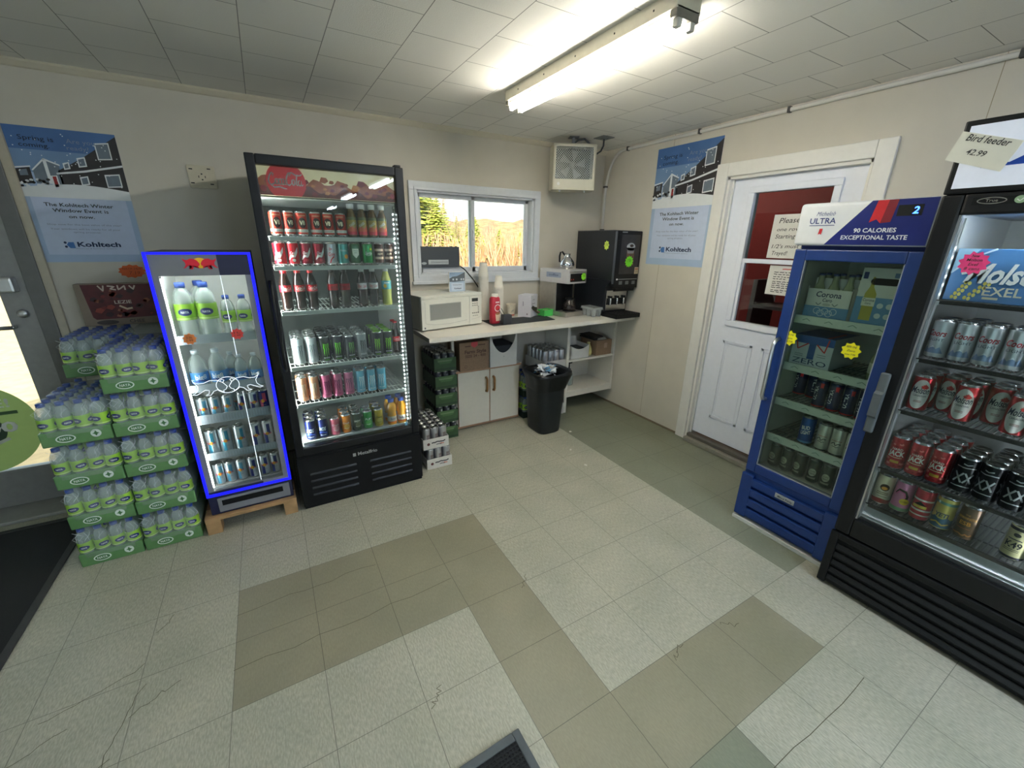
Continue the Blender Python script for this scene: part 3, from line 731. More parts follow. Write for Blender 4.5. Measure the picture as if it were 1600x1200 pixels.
def d_jack(m, f, g, r, h):
    rr = random.Random(6); P = canmat((226, 120, 112)); D = canmat((150, 30, 36))
    for i in range(46):
        u = rr.uniform(-PI * r, PI * r); v = rr.choice([rr.uniform(.02, .05), rr.uniform(.105, .138)]); s = rr.uniform(.004, .009); m.ell(u, v, s, s * .7, f, P if i % 2 else D, 8)
    for u0 in (0, PI * r): m.text('HARD', u0, .094, .010, g, SCR((240, 226, 214)), .02, w=.036); m.text('JACK', u0, .068, .022, g, SCR((244, 236, 226)), .035, w=.056); lines(m, g, u0 - .022, u0 + .022, (.06,), SCR((240, 210, 170)), .003)
    m.rect(-.014, .016, .034, .046, g, canmat((214, 168, 66)), 4)
def d_xx(m, f, g, r, h):
    W = canmat((196, 198, 200), .7); 
    for u0 in (0, 2.1 * r, -2.1 * r):
        for du in (-.014, .014): m.stroke([(u0 + du - .012, .092), (u0 + du + .012, .05)], .0058, f, W); m.stroke([(u0 + du + .012, .092), (u0 + du - .012, .05)], .0058, g, W)
    lines(m, f, -.03, .03, (.115, .034), W, .004, 2); m.stroke([(-.012, .130), (.0, .126), (.014, .131)], .004, f, W)
def d_craft1(m, f, g, r, h): band(m, f, r, .012, .030, (158, 40, 34)); m.ell(.004, .092, .017, .017, f, canmat((58, 44, 30)), 16); m.ell(.004, .088, .011, .008, g, canmat((226, 160, 60)), 12); lines(m, f, -.02, .022, (.066, .058), SCR((120, 90, 40)), .003, 3); lines(m, f, -.012, .02, (.045,), SCR((90, 80, 60)), .002); m.poly([(-.034, .03), (0, .036), (.034, .03), (.034, .02), (-.034, .02)], g, canmat((158, 40, 34)))
def d_craft2(m, f, g, r, h): m.stroke([(-.024, .09), (-.014, .112), (.006, .108), (.016, .086), (.014, .05)], .010, f, canmat((52, 46, 40))); m.stroke([(-.024, .086), (-.014, .105), (.004, .10), (.010, .08)], .006, g, canmat((220, 110, 160))); m.ell(.012, .06, .017, .015, cyl(r + .0018), canmat((236, 204, 60)), 16); m.text('CITRA', .012, .056, .008, cyl(r + .0024), SCR((40, 36, 30)), .01, w=.024); band(m, f, r, .012, .028, (112, 160, 120))
def d_craft3(m, f, g, r, h): band(m, f, r, .05, .058, (240, 226, 220)); band(m, f, r, .028, .034, (240, 226, 220)); band(m, f, r, .098, .106, (240, 226, 220)); m.poly([(-.02, .078), (0, .095), (.022, .078)], g, canmat((40, 34, 30))); m.rect(-.024, .024, .064, .076, g, canmat((226, 190, 80)), 6)
def d_craft4(m, f, g, r, h):
    band(m, f, r, .014, .055, (56, 104, 128)); m.poly([(-.036, .05), (-.02, .064), (0, .05), (.02, .066), (.036, .052), (.036, .02), (-.036, .02)], g, canmat((56, 104, 128))); m.text('YETI', 0, .064, .018, cyl(r + .0018), SCR((40, 70, 86)), .03, .1, w=.044)
    m.stroke([(-.03, .03), (-.01, .04), (.01, .028), (.03, .036)], .006, cyl(r + .0018), canmat((220, 196, 90))); band(m, f, r, .120, .132, (120, 170, 150))
def d_esb(m, f, g, r, h): m.text('THE', 0, .112, .006, f, SCR((206, 150, 60)), .01, w=.014); m.text('HERMANNATOR', 0, .096, .010, f, SCR((206, 150, 60)), .02, w=.058); m.text('ESB', 0, .070, .016, f, SCR((216, 150, 50)), .02, w=.034); m.stroke(wavy(-.03, .03, .028, .004, 10, 3), .006, f, SCR((180, 120, 60))); lines(m, f, -.02, .02, (.055,), SCR((150, 80, 50)), .003)
def d_49(m, f, g, r, h): band(m, f, r, .130, .142, (34, 34, 52)); band(m, f, r, .012, .022, (34, 34, 52)); m.ell(.002, .112, .010, .008, f, SCR((34, 34, 42)), 12); m.text('K49', .002, .058, .024, f, SCR((34, 34, 46)), .03, w=.046); lines(m, f, -.018, .02, (.092,), SCR((60, 60, 70)), .004, 5); lines(m, f, -.022, .022, (.05, .044), SCR((60, 60, 70)), .002, 5)
CANS = {  # kind: (radius, height, base colour, marks)
    'v8': (.0285, .122, (184, 52, 38), d_v8), 'coke': (.0300, .121, (200, 18, 34), d_red((240, 236, 232), 'Coke')), 'cherry': (.0300, .121, (150, 14, 40), d_red((200, 40, 60), 'Cherry')), 'diet': (.0300, .121, (200, 202, 206), d_diet),
    'teal': (.0300, .121, (60, 146, 142), d_teal), 'ginger': (.0300, .121, (22, 74, 44), d_ginger), 'sprite': (.0300, .121, (18, 132, 62), d_sprite), 'root': (.0255, .121, (74, 40, 32), d_root),
    'monw': (.0315, .162, (222, 224, 226), d_mon((150, 154, 160))), 'mong': (.0315, .158, (20, 22, 22), d_mon((108, 200, 40))), 'monk': (.0315, .150, (26, 28, 28), d_mon((96, 150, 60))), 'mons': (.0315, .158, (136, 142, 142), d_mon((36, 40, 42))), 'monl': (.0315, .158, (18, 26, 18), d_mon((140, 214, 40))),
    'peach': (.0290, .157, (240, 176, 140), d_mon2((250, 226, 200), 'ULTRA')), 'pink': (.0290, .157, (212, 116, 150), d_mon2((120, 44, 84), 'ROSA')), 'blue': (.0290, .157, (106, 178, 204), d_mon2((216, 238, 246), 'BLUE')),
    'nos': (.0300, .135, (26, 36, 96), d_nos), 'pinkc': (.0290, .121, (206, 96, 120), d_fruit((236, 170, 180), (246, 232, 232), 'Crush')), 'orange': (.0290, .130, (224, 132, 40), d_fruit((246, 190, 90), (250, 240, 220), 'Crush')), 'dkg': (.0300, .130, (60, 72, 60), d_fruit((110, 110, 84), (214, 214, 196), 'BREW')), 'green': (.0300, .130, (44, 150, 62), d_fruit((100, 190, 90), (236, 246, 226), '7UP')), 'yellow': (.0290, .130, (206, 178, 52), d_fruit((232, 214, 110), (70, 90, 40), 'Dew')),
    'rbf': (.0255, .134, (196, 206, 214), d_rb((90, 168, 206), (40, 70, 130))), 'rbc': (.0255, .134, (192, 196, 204), d_rb((24, 44, 128), (24, 44, 128))), 'rbft': (.0285, .160, (196, 206, 214), d_rb((64, 160, 196), (40, 70, 130))), 'rbct': (.0285, .160, (204, 204, 208), d_rb((28, 46, 120), (24, 44, 128))), 'rbn': (.0255, .134, (36, 44, 120), d_rb((196, 80, 110), (220, 200, 210))),
    'ultra': (.0290, .157, (26, 36, 74), d_ultra), 'blight': (.0340, .160, (34, 84, 160), d_blight), 'cream': (.0315, .150, (212, 212, 204), d_cream), 'lug': (.0300, .140, (64, 76, 68), d_dkgreen),
    'coors': (.0330, .160, (196, 200, 206), d_coors), 'molson': (.0330, .158, (172, 26, 36), d_molson), 'jack': (.0330, .158, (186, 48, 52), d_jack), 'xx': (.0330, .158, (14, 15, 17), d_xx),
    'craft1': (.0320, .155, (226, 218, 184), d_craft1), 'craft2': (.0320, .155, (222, 140, 178), d_craft2), 'craft3': (.0320, .155, (196, 52, 66), d_craft3), 'craft4': (.0320, .155, (216, 202, 110), d_craft4), 'esb': (.0320, .155, (92, 70, 50), d_esb), 'k49': (.0320, .155, (222, 212, 164), d_49),
}
for k, (r_, h_, b_, d_) in CANS.items():
    def _f(k=k, r=r_, h=h_, b=b_, d=d_):
        lid = mat('black_can_lid', (46, 48, 50), rough=.3, metal=.9, var=0) if k in ('xx', 'mong') else (mat('green_can_lid', (130, 190, 60), rough=.3, metal=.8, var=0) if k == 'monl' else None)
        n = 'beer_can' if k in ('ultra', 'blight', 'cream', 'lug', 'coors', 'molson', 'jack', 'xx', 'craft1', 'craft2', 'craft3', 'craft4', 'esb', 'k49') else ('juice_can' if k == 'v8' else ('energy_drink_can' if k[:2] in ('mo', 'rb') or k in ('peach', 'pink', 'blue', 'nos') else 'soda_can'))
        return make_can(n, r, h, b, d, lid)
    PROTO[k] = _f

def make_bottle(name, prof, body, cap, label=None, marks=None, capn='cap', n=20):
    # prof: (r, z) list of the bottle wall; cap = (r, z0, z1, material); label = (z0, z1, r, material)
    m = MB(); m.lathe(prof, body, n); o = m.build(name)
    if cap:
        r, z0, z1, cm = cap; c = MB(); c.lathe([(0, z0), (r, z0), (r, z1 - .002), (r - .002, z1), (0, z1)], cm, 18); c.build(capn, o)
    if label:
        z0, z1, r, lm = label; l = MB(); l.lathe([(r, z0), (r, z1)], lm, 24)
        if marks: marks(l, cyl(r + .0005), cyl(r + .0012), r, (z0 + z1) / 2)
        l.build('label', o)
    return o
COLA = mat('dark_cola', (34, 14, 10), rough=.08, var=0, spec=.8)
REDCAP = mat('red_cap', (196, 28, 36), rough=.4, var=0); WCAP = mat('white_cap', (228, 226, 220), rough=.4, var=0); BCAP = mat('blue_cap', (48, 78, 160), rough=.4, var=0); KCAP = mat('black_cap', (30, 24, 24), rough=.4, var=0)
CP = [(0, 0), (.024, 0), (.028, .006), (.0285, .02), (.0265, .05), (.0285, .085), (.029, .10), (.029, .135), (.027, .150), (.018, .185), (.0125, .200), (.0125, .214)]
def L_coke(c): return lambda l, f, g, r, z: (script(l, 'Coca-Cola', 0, z - .006, .016, f, c, .05, .01, .35), None)
def bott(k, fn): PROTO[k] = fn
bott('cokeb', lambda: make_bottle('cola_bottle', CP, COLA, (.0158, .198, .222, REDCAP), (.100, .135, .0293, canmat((206, 22, 36), .1)), L_coke((246, 240, 236))))
bott('zerob', lambda: make_bottle('cola_bottle', CP, COLA, (.0158, .198, .222, KCAP), (.100, .135, .0293, canmat((196, 18, 34), .1)), L_coke((30, 16, 16))))
bott('dietb', lambda: make_bottle('cola_bottle', CP, COLA, (.0158, .198, .222, WCAP), (.100, .135, .0293, canmat((214, 214, 214), .3)), lambda l, f, g, r, z: script(l, 'Diet Coke', 0, z - .006, .014, f, (196, 26, 40), .05, .01)))
bott('lemon', lambda: make_bottle('lemonade_bottle', CP, mat('lemonade', (206, 204, 110), rough=.1, var=0, spec=.8), (.0158, .198, .222, WCAP), (.095, .145, .0293, canmat((110, 190, 190), .1)), lambda l, f, g, r, z: (l.ell(-.008, z - .006, .010, .012, f, canmat((240, 190, 60), .1), 12), l.rect(-.012, .02, z + .01, z + .016, f, SCR((240, 246, 240)), 4))))
bott('fuze', lambda: make_bottle('fruit_drink_bottle', [(0, 0), (.023, 0), (.026, .006), (.026, .09), (.025, .11), (.014, .145), (.012, .15), (.012, .165)], mat('dark_juice', (92, 66, 30), rough=.1, var=0, spec=.8), (.0185, .148, .174, WCAP), (.012, .105, .0262, canmat((170, 140, 50), .1)),
     lambda l, f, g, r, z: (band(l, f, r, .012, .042, (206, 50, 56)), l.poly([(-.03, .04), (-.01, .06), (.01, .046), (.03, .066), (.03, .03), (-.03, .03)], g, canmat((216, 96, 50), .1)), l.text('OASIS', .002, .062, .013, cyl(r + .0018), SCR((244, 236, 214)), .02, w=.036, rot=.6), band(l, f, r, .09, .105, (96, 100, 60)))))
bott('cokeg', lambda: make_bottle('glass_cola_bottle', [(0, 0), (.024, 0), (.027, .01), (.0245, .045), (.0265, .085), (.026, .11), (.018, .14), (.0125, .165), (.012, .195)], COLA, (.0145, .193, .203, REDCAP), (.075, .108, .0268, canmat((200, 22, 36), .1)), L_coke((246, 240, 236))))
bott('juice', lambda: make_bottle('orange_juice_bottle', [(0, 0), (.027, 0), (.030, .006), (.030, .055), (.027, .075), (.031, .10), (.030, .13), (.018, .155), (.015, .16), (.015, .17)], mat('orange_juice', (244, 170, 34), rough=.2, var=0), (.0195, .158, .180, BCAP), (.016, .062, .0303, canmat((236, 226, 200), .1)),
     lambda l, f, g, r, z: (l.text('SunnyD', 0, z, .013, f, SCR((30, 50, 150)), .02, .15, w=.044), band(l, f, r, .016, .026, (232, 120, 40)))))
NAYG = canmat((156, 204, 66), .05, .4); NAVY = canmat((26, 40, 110), .05, .4)
def L_naya(l, f, g, r, z):
    k = r / .031
    for u0 in (0, 2.1 * r, -2.1 * r): l.ell(u0, z, .0215 * k, .0125 * k, f, NAVY, 16); l.text('NAYA', u0, z - .004 * k, .008 * k, g, SCR((240, 246, 246)), .02, w=.024 * k)
    l.rect(-PI * r, PI * r, z - .025 * k, z - .021 * k, f, canmat((216, 236, 160), .05), 24)
def naya(s, name='water_bottle'):
    return make_bottle(name, [(0, 0), (.026 * s, 0), (.030 * s, .008 * s), (.030 * s, .03 * s), (.0285 * s, .036 * s), (.030 * s, .042 * s), (.0302 * s, .132 * s), (.0292 * s, .150 * s), (.0245 * s, .168 * s), (.0165 * s, .181 * s), (.0128 * s, .185 * s), (.0128 * s, .194 * s)], PET, (.0150 * s, .186 * s, .204 * s, BCAP), (.076 * s, .132 * s, .0306 * s, NAYG), L_naya, n=18)
bott('nayaL', lambda: naya(1.42)); bott('nayaM', lambda: naya(1.08))
BIGL = canmat((70, 140, 206), .05, .4)
def big8(s): return make_bottle('water_bottle', [(0, 0), (.034 * s, 0), (.038 * s, .008), (.038 * s, .10 * s), (.034 * s, .135 * s), (.016 * s, .165 * s), (.013 * s, .17 * s), (.013 * s, .178 * s)], PET, (.0155 * s, .172 * s, .190 * s, mat('pale_blue_cap', (214, 224, 232), rough=.4)), (.028 * s, .085 * s, .0385 * s, BIGL),
     lambda l, f, g, r, z: (l.text('big8', 0, z - .006, .022 * s, f, SCR((244, 248, 250)), .02, w=.048 * s), l.stroke([(-.03 * s, z - .018), (0, z - .012), (.03 * s, z - .020)], .008, g, canmat((30, 60, 140), .05))))
bott('big8L', lambda: big8(1.08)); bott('big8S', lambda: big8(.86))

# ------------------------------------------------------------------ cola fridge with the red banner
LINER = mat('white_fridge_liner', (214, 216, 212), rough=.5, var=.02)
LED = mat('lit_led_strip', (250, 252, 255), emit=12, var=0)
SHELFW = mat('white_coated_wire', (220, 222, 214), rough=.45, var=.02)
BODYK = mat('black_fridge_enamel', (14, 15, 17), spec=.35, rough=.5, var=.12, scale=200)
def cabinet(o, W, D, H, y0, zi0, zi1, xi0, xi1, m, liner, zb=0.0, name='cabinet', rear=None):
    b = MB(); t = .02
    b.box((0, y0, zb), (xi0, D, H), m); b.box((xi1, y0, zb), (W, D, H), m); b.box((xi0, y0, zb), (xi1, D, zi0), m); b.box((xi0, y0, zi1), (xi1, D, H), m); b.box((xi0, D - .06, zi0), (xi1, D, zi1), m)
    b.build(name, o)
    l = MB(); e = .004
    l.box((xi0, y0, zi0), (xi0 + e, D - .06, zi1), liner); l.box((xi1 - e, y0, zi0), (xi1, D - .06, zi1), liner); l.box((xi0 + e, D - .06 - e, zi0), (xi1 - e, D - .06, zi1), rear or liner); l.box((xi0 + e, y0, zi0), (xi1 - e, D - .06 - e, zi0 + e), liner); l.box((xi0 + e, y0, zi1 - e), (xi1 - e, D - .06 - e, zi1), liner)
    l.build('liner', o)
def wire_shelf(o, x0, x1, y0, y1, z, lip, m, lipm=None, step=.022, zt=None):
    s = MB(); r = .0022
    n = int((x1 - x0) / step)
    for i in range(n + 1):
        x = x0 + (x1 - x0) * i / n; s.box((x - r, y0, z - .0045), (x + r, y1, z - .0005), m)
    for y in (y0 + .1, (y0 + y1) / 2, y1 - .02): s.box((x0, y - r, z - .009), (x1, y + r, z - .0045), m)
    sh = s.build('shelf', o)
    if lip:
        l = MB(); l.box((x0, y0 - .012, z - lip), (x1, y0, z if zt is None else zt), lipm or m, .002); l.build('price_rail', sh)
    return sh
COKE = Frame(-.28, 1.139, 0, 0)
def build_cola_fridge():
    W, D, H = .746, .80, 1.966
    o = thing('drinks_fridge', 'tall black glass door drinks fridge with red cola banner, left of the window', 'fridge', COKE.o)
    cabinet(o, W, D, H, .062, .40, 1.785, .030, .706, BODYK, LINER, .36, rear=mat('shaded_rear_panel', (64, 70, 68), rough=.5, var=.05))  # rear coloured dark for the shade and stock deep inside
    b = MB(); b.box((.0, .01, 0), (W, D, .36), BLACKM, .004); b.box((-.004, .004, .02), (W + .004, .012, .345), BLACKM, .003); bs = b.build('base', o)
    g = MB()
    for cx in (.19, .545):
        for k in range(4):
            z = .085 + k * .048; M = Matrix.Translation((cx, .004, z)) @ Matrix.Rotation(-.5, 4, 'X')
            g.box((-.135, -.006, -.003), (.135, .006, .016), BLACK, .003, M)
    g.build('grille', bs)
    t = MB(); t.text('Metalfrio', .40, .292, .022, flat(.0035), mat('silver_print', (190, 192, 190), rough=.4, metal=.5), .02, w=.12); t.rect(.31, .328, .29, .312, flat(.0035), mat('silver_print')); t.build('badge', bs)
    d = MB(); z0, z1 = .366, H
    d.box((0, 0, z0), (.042, .058, z1), BLACK, .006); d.box((.698, 0, z0), (W, .058, z1), BLACK, .006); d.box((.042, 0, z1 - .045), (.698, .058, z1), BLACK, .006); d.box((.042, 0, z0), (.698, .058, z0 + .05), BLACK, .006)
    d.box((.70, .006, z1), (.735, .05, z1 + .012), BLACK, .004)
    d.tube([(.02, -.002, .9), (.02, -.03, .93), (.02, -.03, 1.35), (.02, -.002, 1.38)], .01, BLACK)
    dr = d.build('door', o)
    p = MB(); p.box((.042, .020, z0 + .05), (.698, .024, z1 - .045), GLASS); p.build('pane', dr)
    s = MB(); s.rect(.655, .672, .425, .445, flat(.0195), C(90, 170, 200)); s.rect(.66, .667, .431, .439, flat(.0192), C(200, 230, 240)); s.build('energy_sticker', dr)
    # banner: a photo of iced cola behind the glass, red disc with white script
    m = MB(); y = .034; x0, x1, b0, b1 = .042, .698, 1.79, 1.92
    m.box((x0, y, b0), (x1, y + .02, b1), mat('banner_cream', (230, 210, 166), rough=.35, var=.1, scale=14, emit=.10))
    r = random.Random(5); f1, f2, f3 = flat(y - .0006), flat(y - .0010), flat(y - .0014)
    BR = [mat('banner_cola_%d' % i, c, rough=.35, var=.25, scale=26, emit=.10) for i, c in enumerate(((150, 74, 34), (96, 34, 22), (186, 112, 50), (120, 30, 34)))]
    us = [x0 + (x1 - x0) * i / 40 for i in range(41)]
    hz = [1.862 + .016 * math.sin(i * .9) + r.uniform(-.006, .006) for i in range(41)]
    hh = lambda u: hz[min(40, max(0, int(round((u - x0) / (x1 - x0) * 40))))]
    m.cols(us, b0, hh, f1, BR[0]); m.cols(us, b0, lambda u: b0 + .032 + .014 * math.sin(u * 31) + .008 * math.sin(u * 77), f2, BR[1])
    for i in range(26):
        u, v, q = r.uniform(x0 + .02, x1 - .03), r.uniform(b0 + .012, b0 + .085), r.uniform(.010, .024); k = r.choice([2, 3, 3, 0])
        m.poly([(u + q * a, min(b1 - .002, max(b0 + .002, v + q * .7 * b))) for a, b in ((-1, -.6), (.2, -1), (1, -.2), (.6, .8), (-.5, .9))], f3, BR[k])
    for (u, rr) in ((.06, .014), (.685, .012)): m.ell(u, b0 + .03, rr, .014, flat(y - .002), C(214, 60, 74), 12)
    cu, cv, R = .163, 1.855, .088; us = [cu - R * math.cos(PI * i / 30) for i in range(31)]; h2 = lambda u: math.sqrt(max(0, R * R - (u - cu) ** 2))
    m.cols(us, lambda u: max(b0, cv - h2(u)), lambda u: min(b1, cv + h2(u)), flat(y - .003), mat('cola_red', (196, 26, 34), rough=.3, var=.03, emit=.10))
    fs = flat(y - .0036); WS = mat('script_white', (240, 236, 230), rough=.4, var=0)
    # hand drawn script: C o c a - C o l a
    def sc(pts, w): m.stroke([(cu - .078 + .156 * a, cv - .032 + .075 * b) for a, b in pts], [w * k for k in ([.5] + [1] * (len(pts) - 2) + [.4])], fs, WS)
    arc = lambda cx, cy, rx, ry, a0, a1, n=12: [(cx + rx * math.cos(a0 + (a1 - a0) * i / n), cy + ry * math.sin(a0 + (a1 - a0) * i / n)) for i in range(n + 1)]
    sc([(.13, .72), (.16, .86), (.12, .93), (.06, .78), (.01, .5), (.02, .28), (.08, .2), (.17, .3), (.22, .42)], .0062)
    for ox in (.235, .41, .70): sc(arc(ox, .42, .042, .17, PI * .55, -PI * 1.45), .0055)
    sc(arc(.335, .42, .045, .17, PI * .25, PI * 1.75), .0055)
    sc([(.455, .6), (.445, .3), (.475, .25), (.51, .36)], .005); sc([(.49, .46), (.54, .5)], .006)
    sc([(.60, .76), (.64, .92), (.6, .98), (.54, .8), (.50, .5), (.52, .28), (.58, .22), (.66, .36)], .0062)
    sc([(.56, .95), (.68, 1.0), (.8, .84), (.92, .86), (.98, .95)], .0058); sc([(.84, .92), (.80, .6), (.785, .3), (.81, .24), (.85, .34)], .0058)
    sc(arc(.885, .40, .04, .16, PI * .4, PI * 2.1), .0055); sc([(.935, .56), (.925, .28), (.955, .24), (.99, .34)], .005)
    sc([(.05, .2), (.15, .06), (.3, .1), (.42, .02), (.5, .0)], .006)
    m.build('banner', o)
    for i, z in enumerate((1.600, 1.450, 1.212, .896, .668)): wire_shelf(o, .048, .698, .075, .62, z, .022, SHELFW, step=.024)
    f = MB(); f.box((.048, .066, .404), (.698, .078, .424), LINER, .003); f.box((.046, .078, .404), (.7, .70, .412), LINER); f.build('floor_tray', o)
    l = MB()
    l.box((.690, .062, .42), (.697, .074, 1.77), mat('led_channel', (120, 124, 122)))
    z = .45
    while z < 1.75: l.box((.6865, .060, z), (.6905, .067, z + .008), LED); z += .026
    HL = mat('hidden_fill_strip', (246, 250, 250), emit=42, var=0); l.box((.0345, .066, .43), (.0395, .080, 1.77), HL)  # added strip, hidden behind the left frame, brightens the stock
    l.build('light_strip', o)
build_cola_fridge()
def row(fr, kinds, xs, y, z, cat, what, where, group, rz=None):
    # front row of one shelf: what[kind] says how the thing looks
    tot = {}; seen = {}
    for k in kinds: tot[what[k]] = tot.get(what[k], 0) + 1
    for k, x in zip(kinds, xs):
        w = what[k]; n = seen.get(w, 0); seen[w] = n + 1
        lab = '%s on %s' % (w, where) if tot[w] == 1 else '%s %s from left, %s' % (ORD[n], w, where)
        put(k, fr.w(x, y, z), fr.rz + random.uniform(-.25, .25), lab, cat[k] if isinstance(cat, dict) else cat, group)
def rows_behind(fr, kinds, xs, y, z, n, dy, cat, what, where, group, dx=0.0):
    # further rows on a shelf, seen over the front one
    seen = {}
    for k, x, m in zip(kinds, xs, n):
        w = what[k]
        for i in range(1, m + 1):
            c = seen.get((w, i), 0)
            put(k, fr.w(x + dx * i, y + dy * i, z), fr.rz + random.uniform(-.9, .9), '%s %s in %s row, %s' % (ORD[c], w, ORD[i], where), cat, group)
            seen[(w, i)] = c + 1
F = COKE
WH = {'v8': 'red vegetable juice can', 'fuze': 'white capped fruit drink bottle', 'coke': 'bright red cola can', 'cherry': 'dark red cherry cola can', 'diet': 'silver diet cola can', 'teal': 'teal soda can', 'ginger': 'dark green ginger ale can', 'sprite': 'bright green soda can', 'root': 'brown root beer can',
      'cokeb': 'red capped cola bottle', 'zerob': 'black capped cola bottle', 'dietb': 'white capped cola bottle', 'lemon': 'yellow lemonade bottle', 'monw': 'white energy can', 'mong': 'green clawed energy can', 'monk': 'short black energy can', 'mons': 'grey energy can', 'monl': 'green lidded energy can', 'cokeg': 'glass cola bottle',
      'peach': 'peach energy can', 'pink': 'pink energy can', 'blue': 'pale blue energy can', 'nos': 'navy energy can', 'pinkc': 'pink soda can', 'orange': 'orange soda can', 'dkg': 'dark olive soda can', 'green': 'green soda can', 'yellow': 'yellow soda can', 'juice': 'orange juice bottle'}
zs = (1.602, 1.452, 1.214, .898, .670, .414)
row(F, ['v8'] * 6 + ['fuze'] * 4, [.09, .151, .211, .281, .343, .408, .466, .523, .579, .634], .112, zs[0], {'v8': 'can', 'fuze': 'bottle'}, WH, 'top shelf of red banner fridge', 'drinks on the top shelf of the cola fridge')
row(F, ['coke', 'coke', 'cherry', 'cherry', 'diet', 'teal', 'ginger', 'sprite', 'root', 'root'], [.087, .150, .213, .276, .339, .402, .467, .536, .604, .660], .112, zs[1], 'can', WH, 'second shelf of red banner fridge', 'cans on the second shelf of the cola fridge')
row(F, ['cokeb'] * 3 + ['zerob'] * 2 + ['dietb'] * 2 + ['lemon'], [.087, .154, .217, .327, .392, .490, .552, .630], .112, zs[2], 'bottle', WH, 'third shelf of red banner fridge', 'bottles on the third shelf of the cola fridge')
K = ['monw', 'monw', 'mong', 'mong', 'monk', 'mons', 'monl', 'monl', 'cokeg']; X = [.103, .172, .241, .313, .381, .450, .548, .6115, .668]
row(F, K[:6] + K[6:8], X[:8], .112, zs[3], 'can', WH, 'fourth shelf of red banner fridge', 'cans on the fourth shelf of the cola fridge')
row(F, ['cokeg'], [.672], .150, zs[3], 'bottle', {'cokeg': 'front glass cola bottle'}, 'fourth shelf of red banner fridge', None)
row(F, ['cokeg'], [.672], .212, zs[3], 'bottle', {'cokeg': 'rear glass cola bottle'}, 'fourth shelf of red banner fridge', None)
rows_behind(F, K[:8], X[:8], .112, zs[3], [3, 3, 4, 4, 4, 3, 3, 3], .068, 'can', WH, 'fourth shelf, red banner fridge', 'cans on the fourth shelf of the cola fridge')
K = ['peach'] * 2 + ['pink'] * 3 + ['blue'] * 3; X = [.091, .153, .219, .286, .351, .421, .487, .550]
row(F, K, X, .112, zs[4], 'can', WH, 'fifth shelf of red banner fridge', 'cans on the fifth shelf of the cola fridge')
rows_behind(F, K, X, .112, zs[4], [1, 1, 0, 1, 0, 1, 1, 1], .066, 'can', WH, 'fifth shelf, red banner fridge', 'cans on the fifth shelf of the cola fridge')
K = ['nos', 'nos', 'pinkc', 'orange', 'dkg', 'green', 'yellow']; X = [.102, .170, .240, .307, .371, .440, .510]
row(F, K, X, .118, zs[5], 'can', WH, 'bottom of red banner fridge', 'cans on the bottom of the cola fridge')
rows_behind(F, K, X, .118, zs[5], [2, 2, 0, 2, 2, 1, 2], .068, 'can', WH, 'bottom, red banner fridge', 'cans on the bottom of the cola fridge')
for x, y, l in ((.598, .118, 'front left orange juice bottle on bottom of red banner fridge'), (.664, .118, 'front right orange juice bottle on bottom of red banner fridge'), (.598, .19, 'left orange juice bottle of the back pair in red banner fridge'), (.664, .19, 'right orange juice bottle of the back pair in red banner fridge')):
    put('juice', F.w(x, y, zs[5]), random.uniform(-.2, .2), l, 'bottle', 'orange juice bottles')
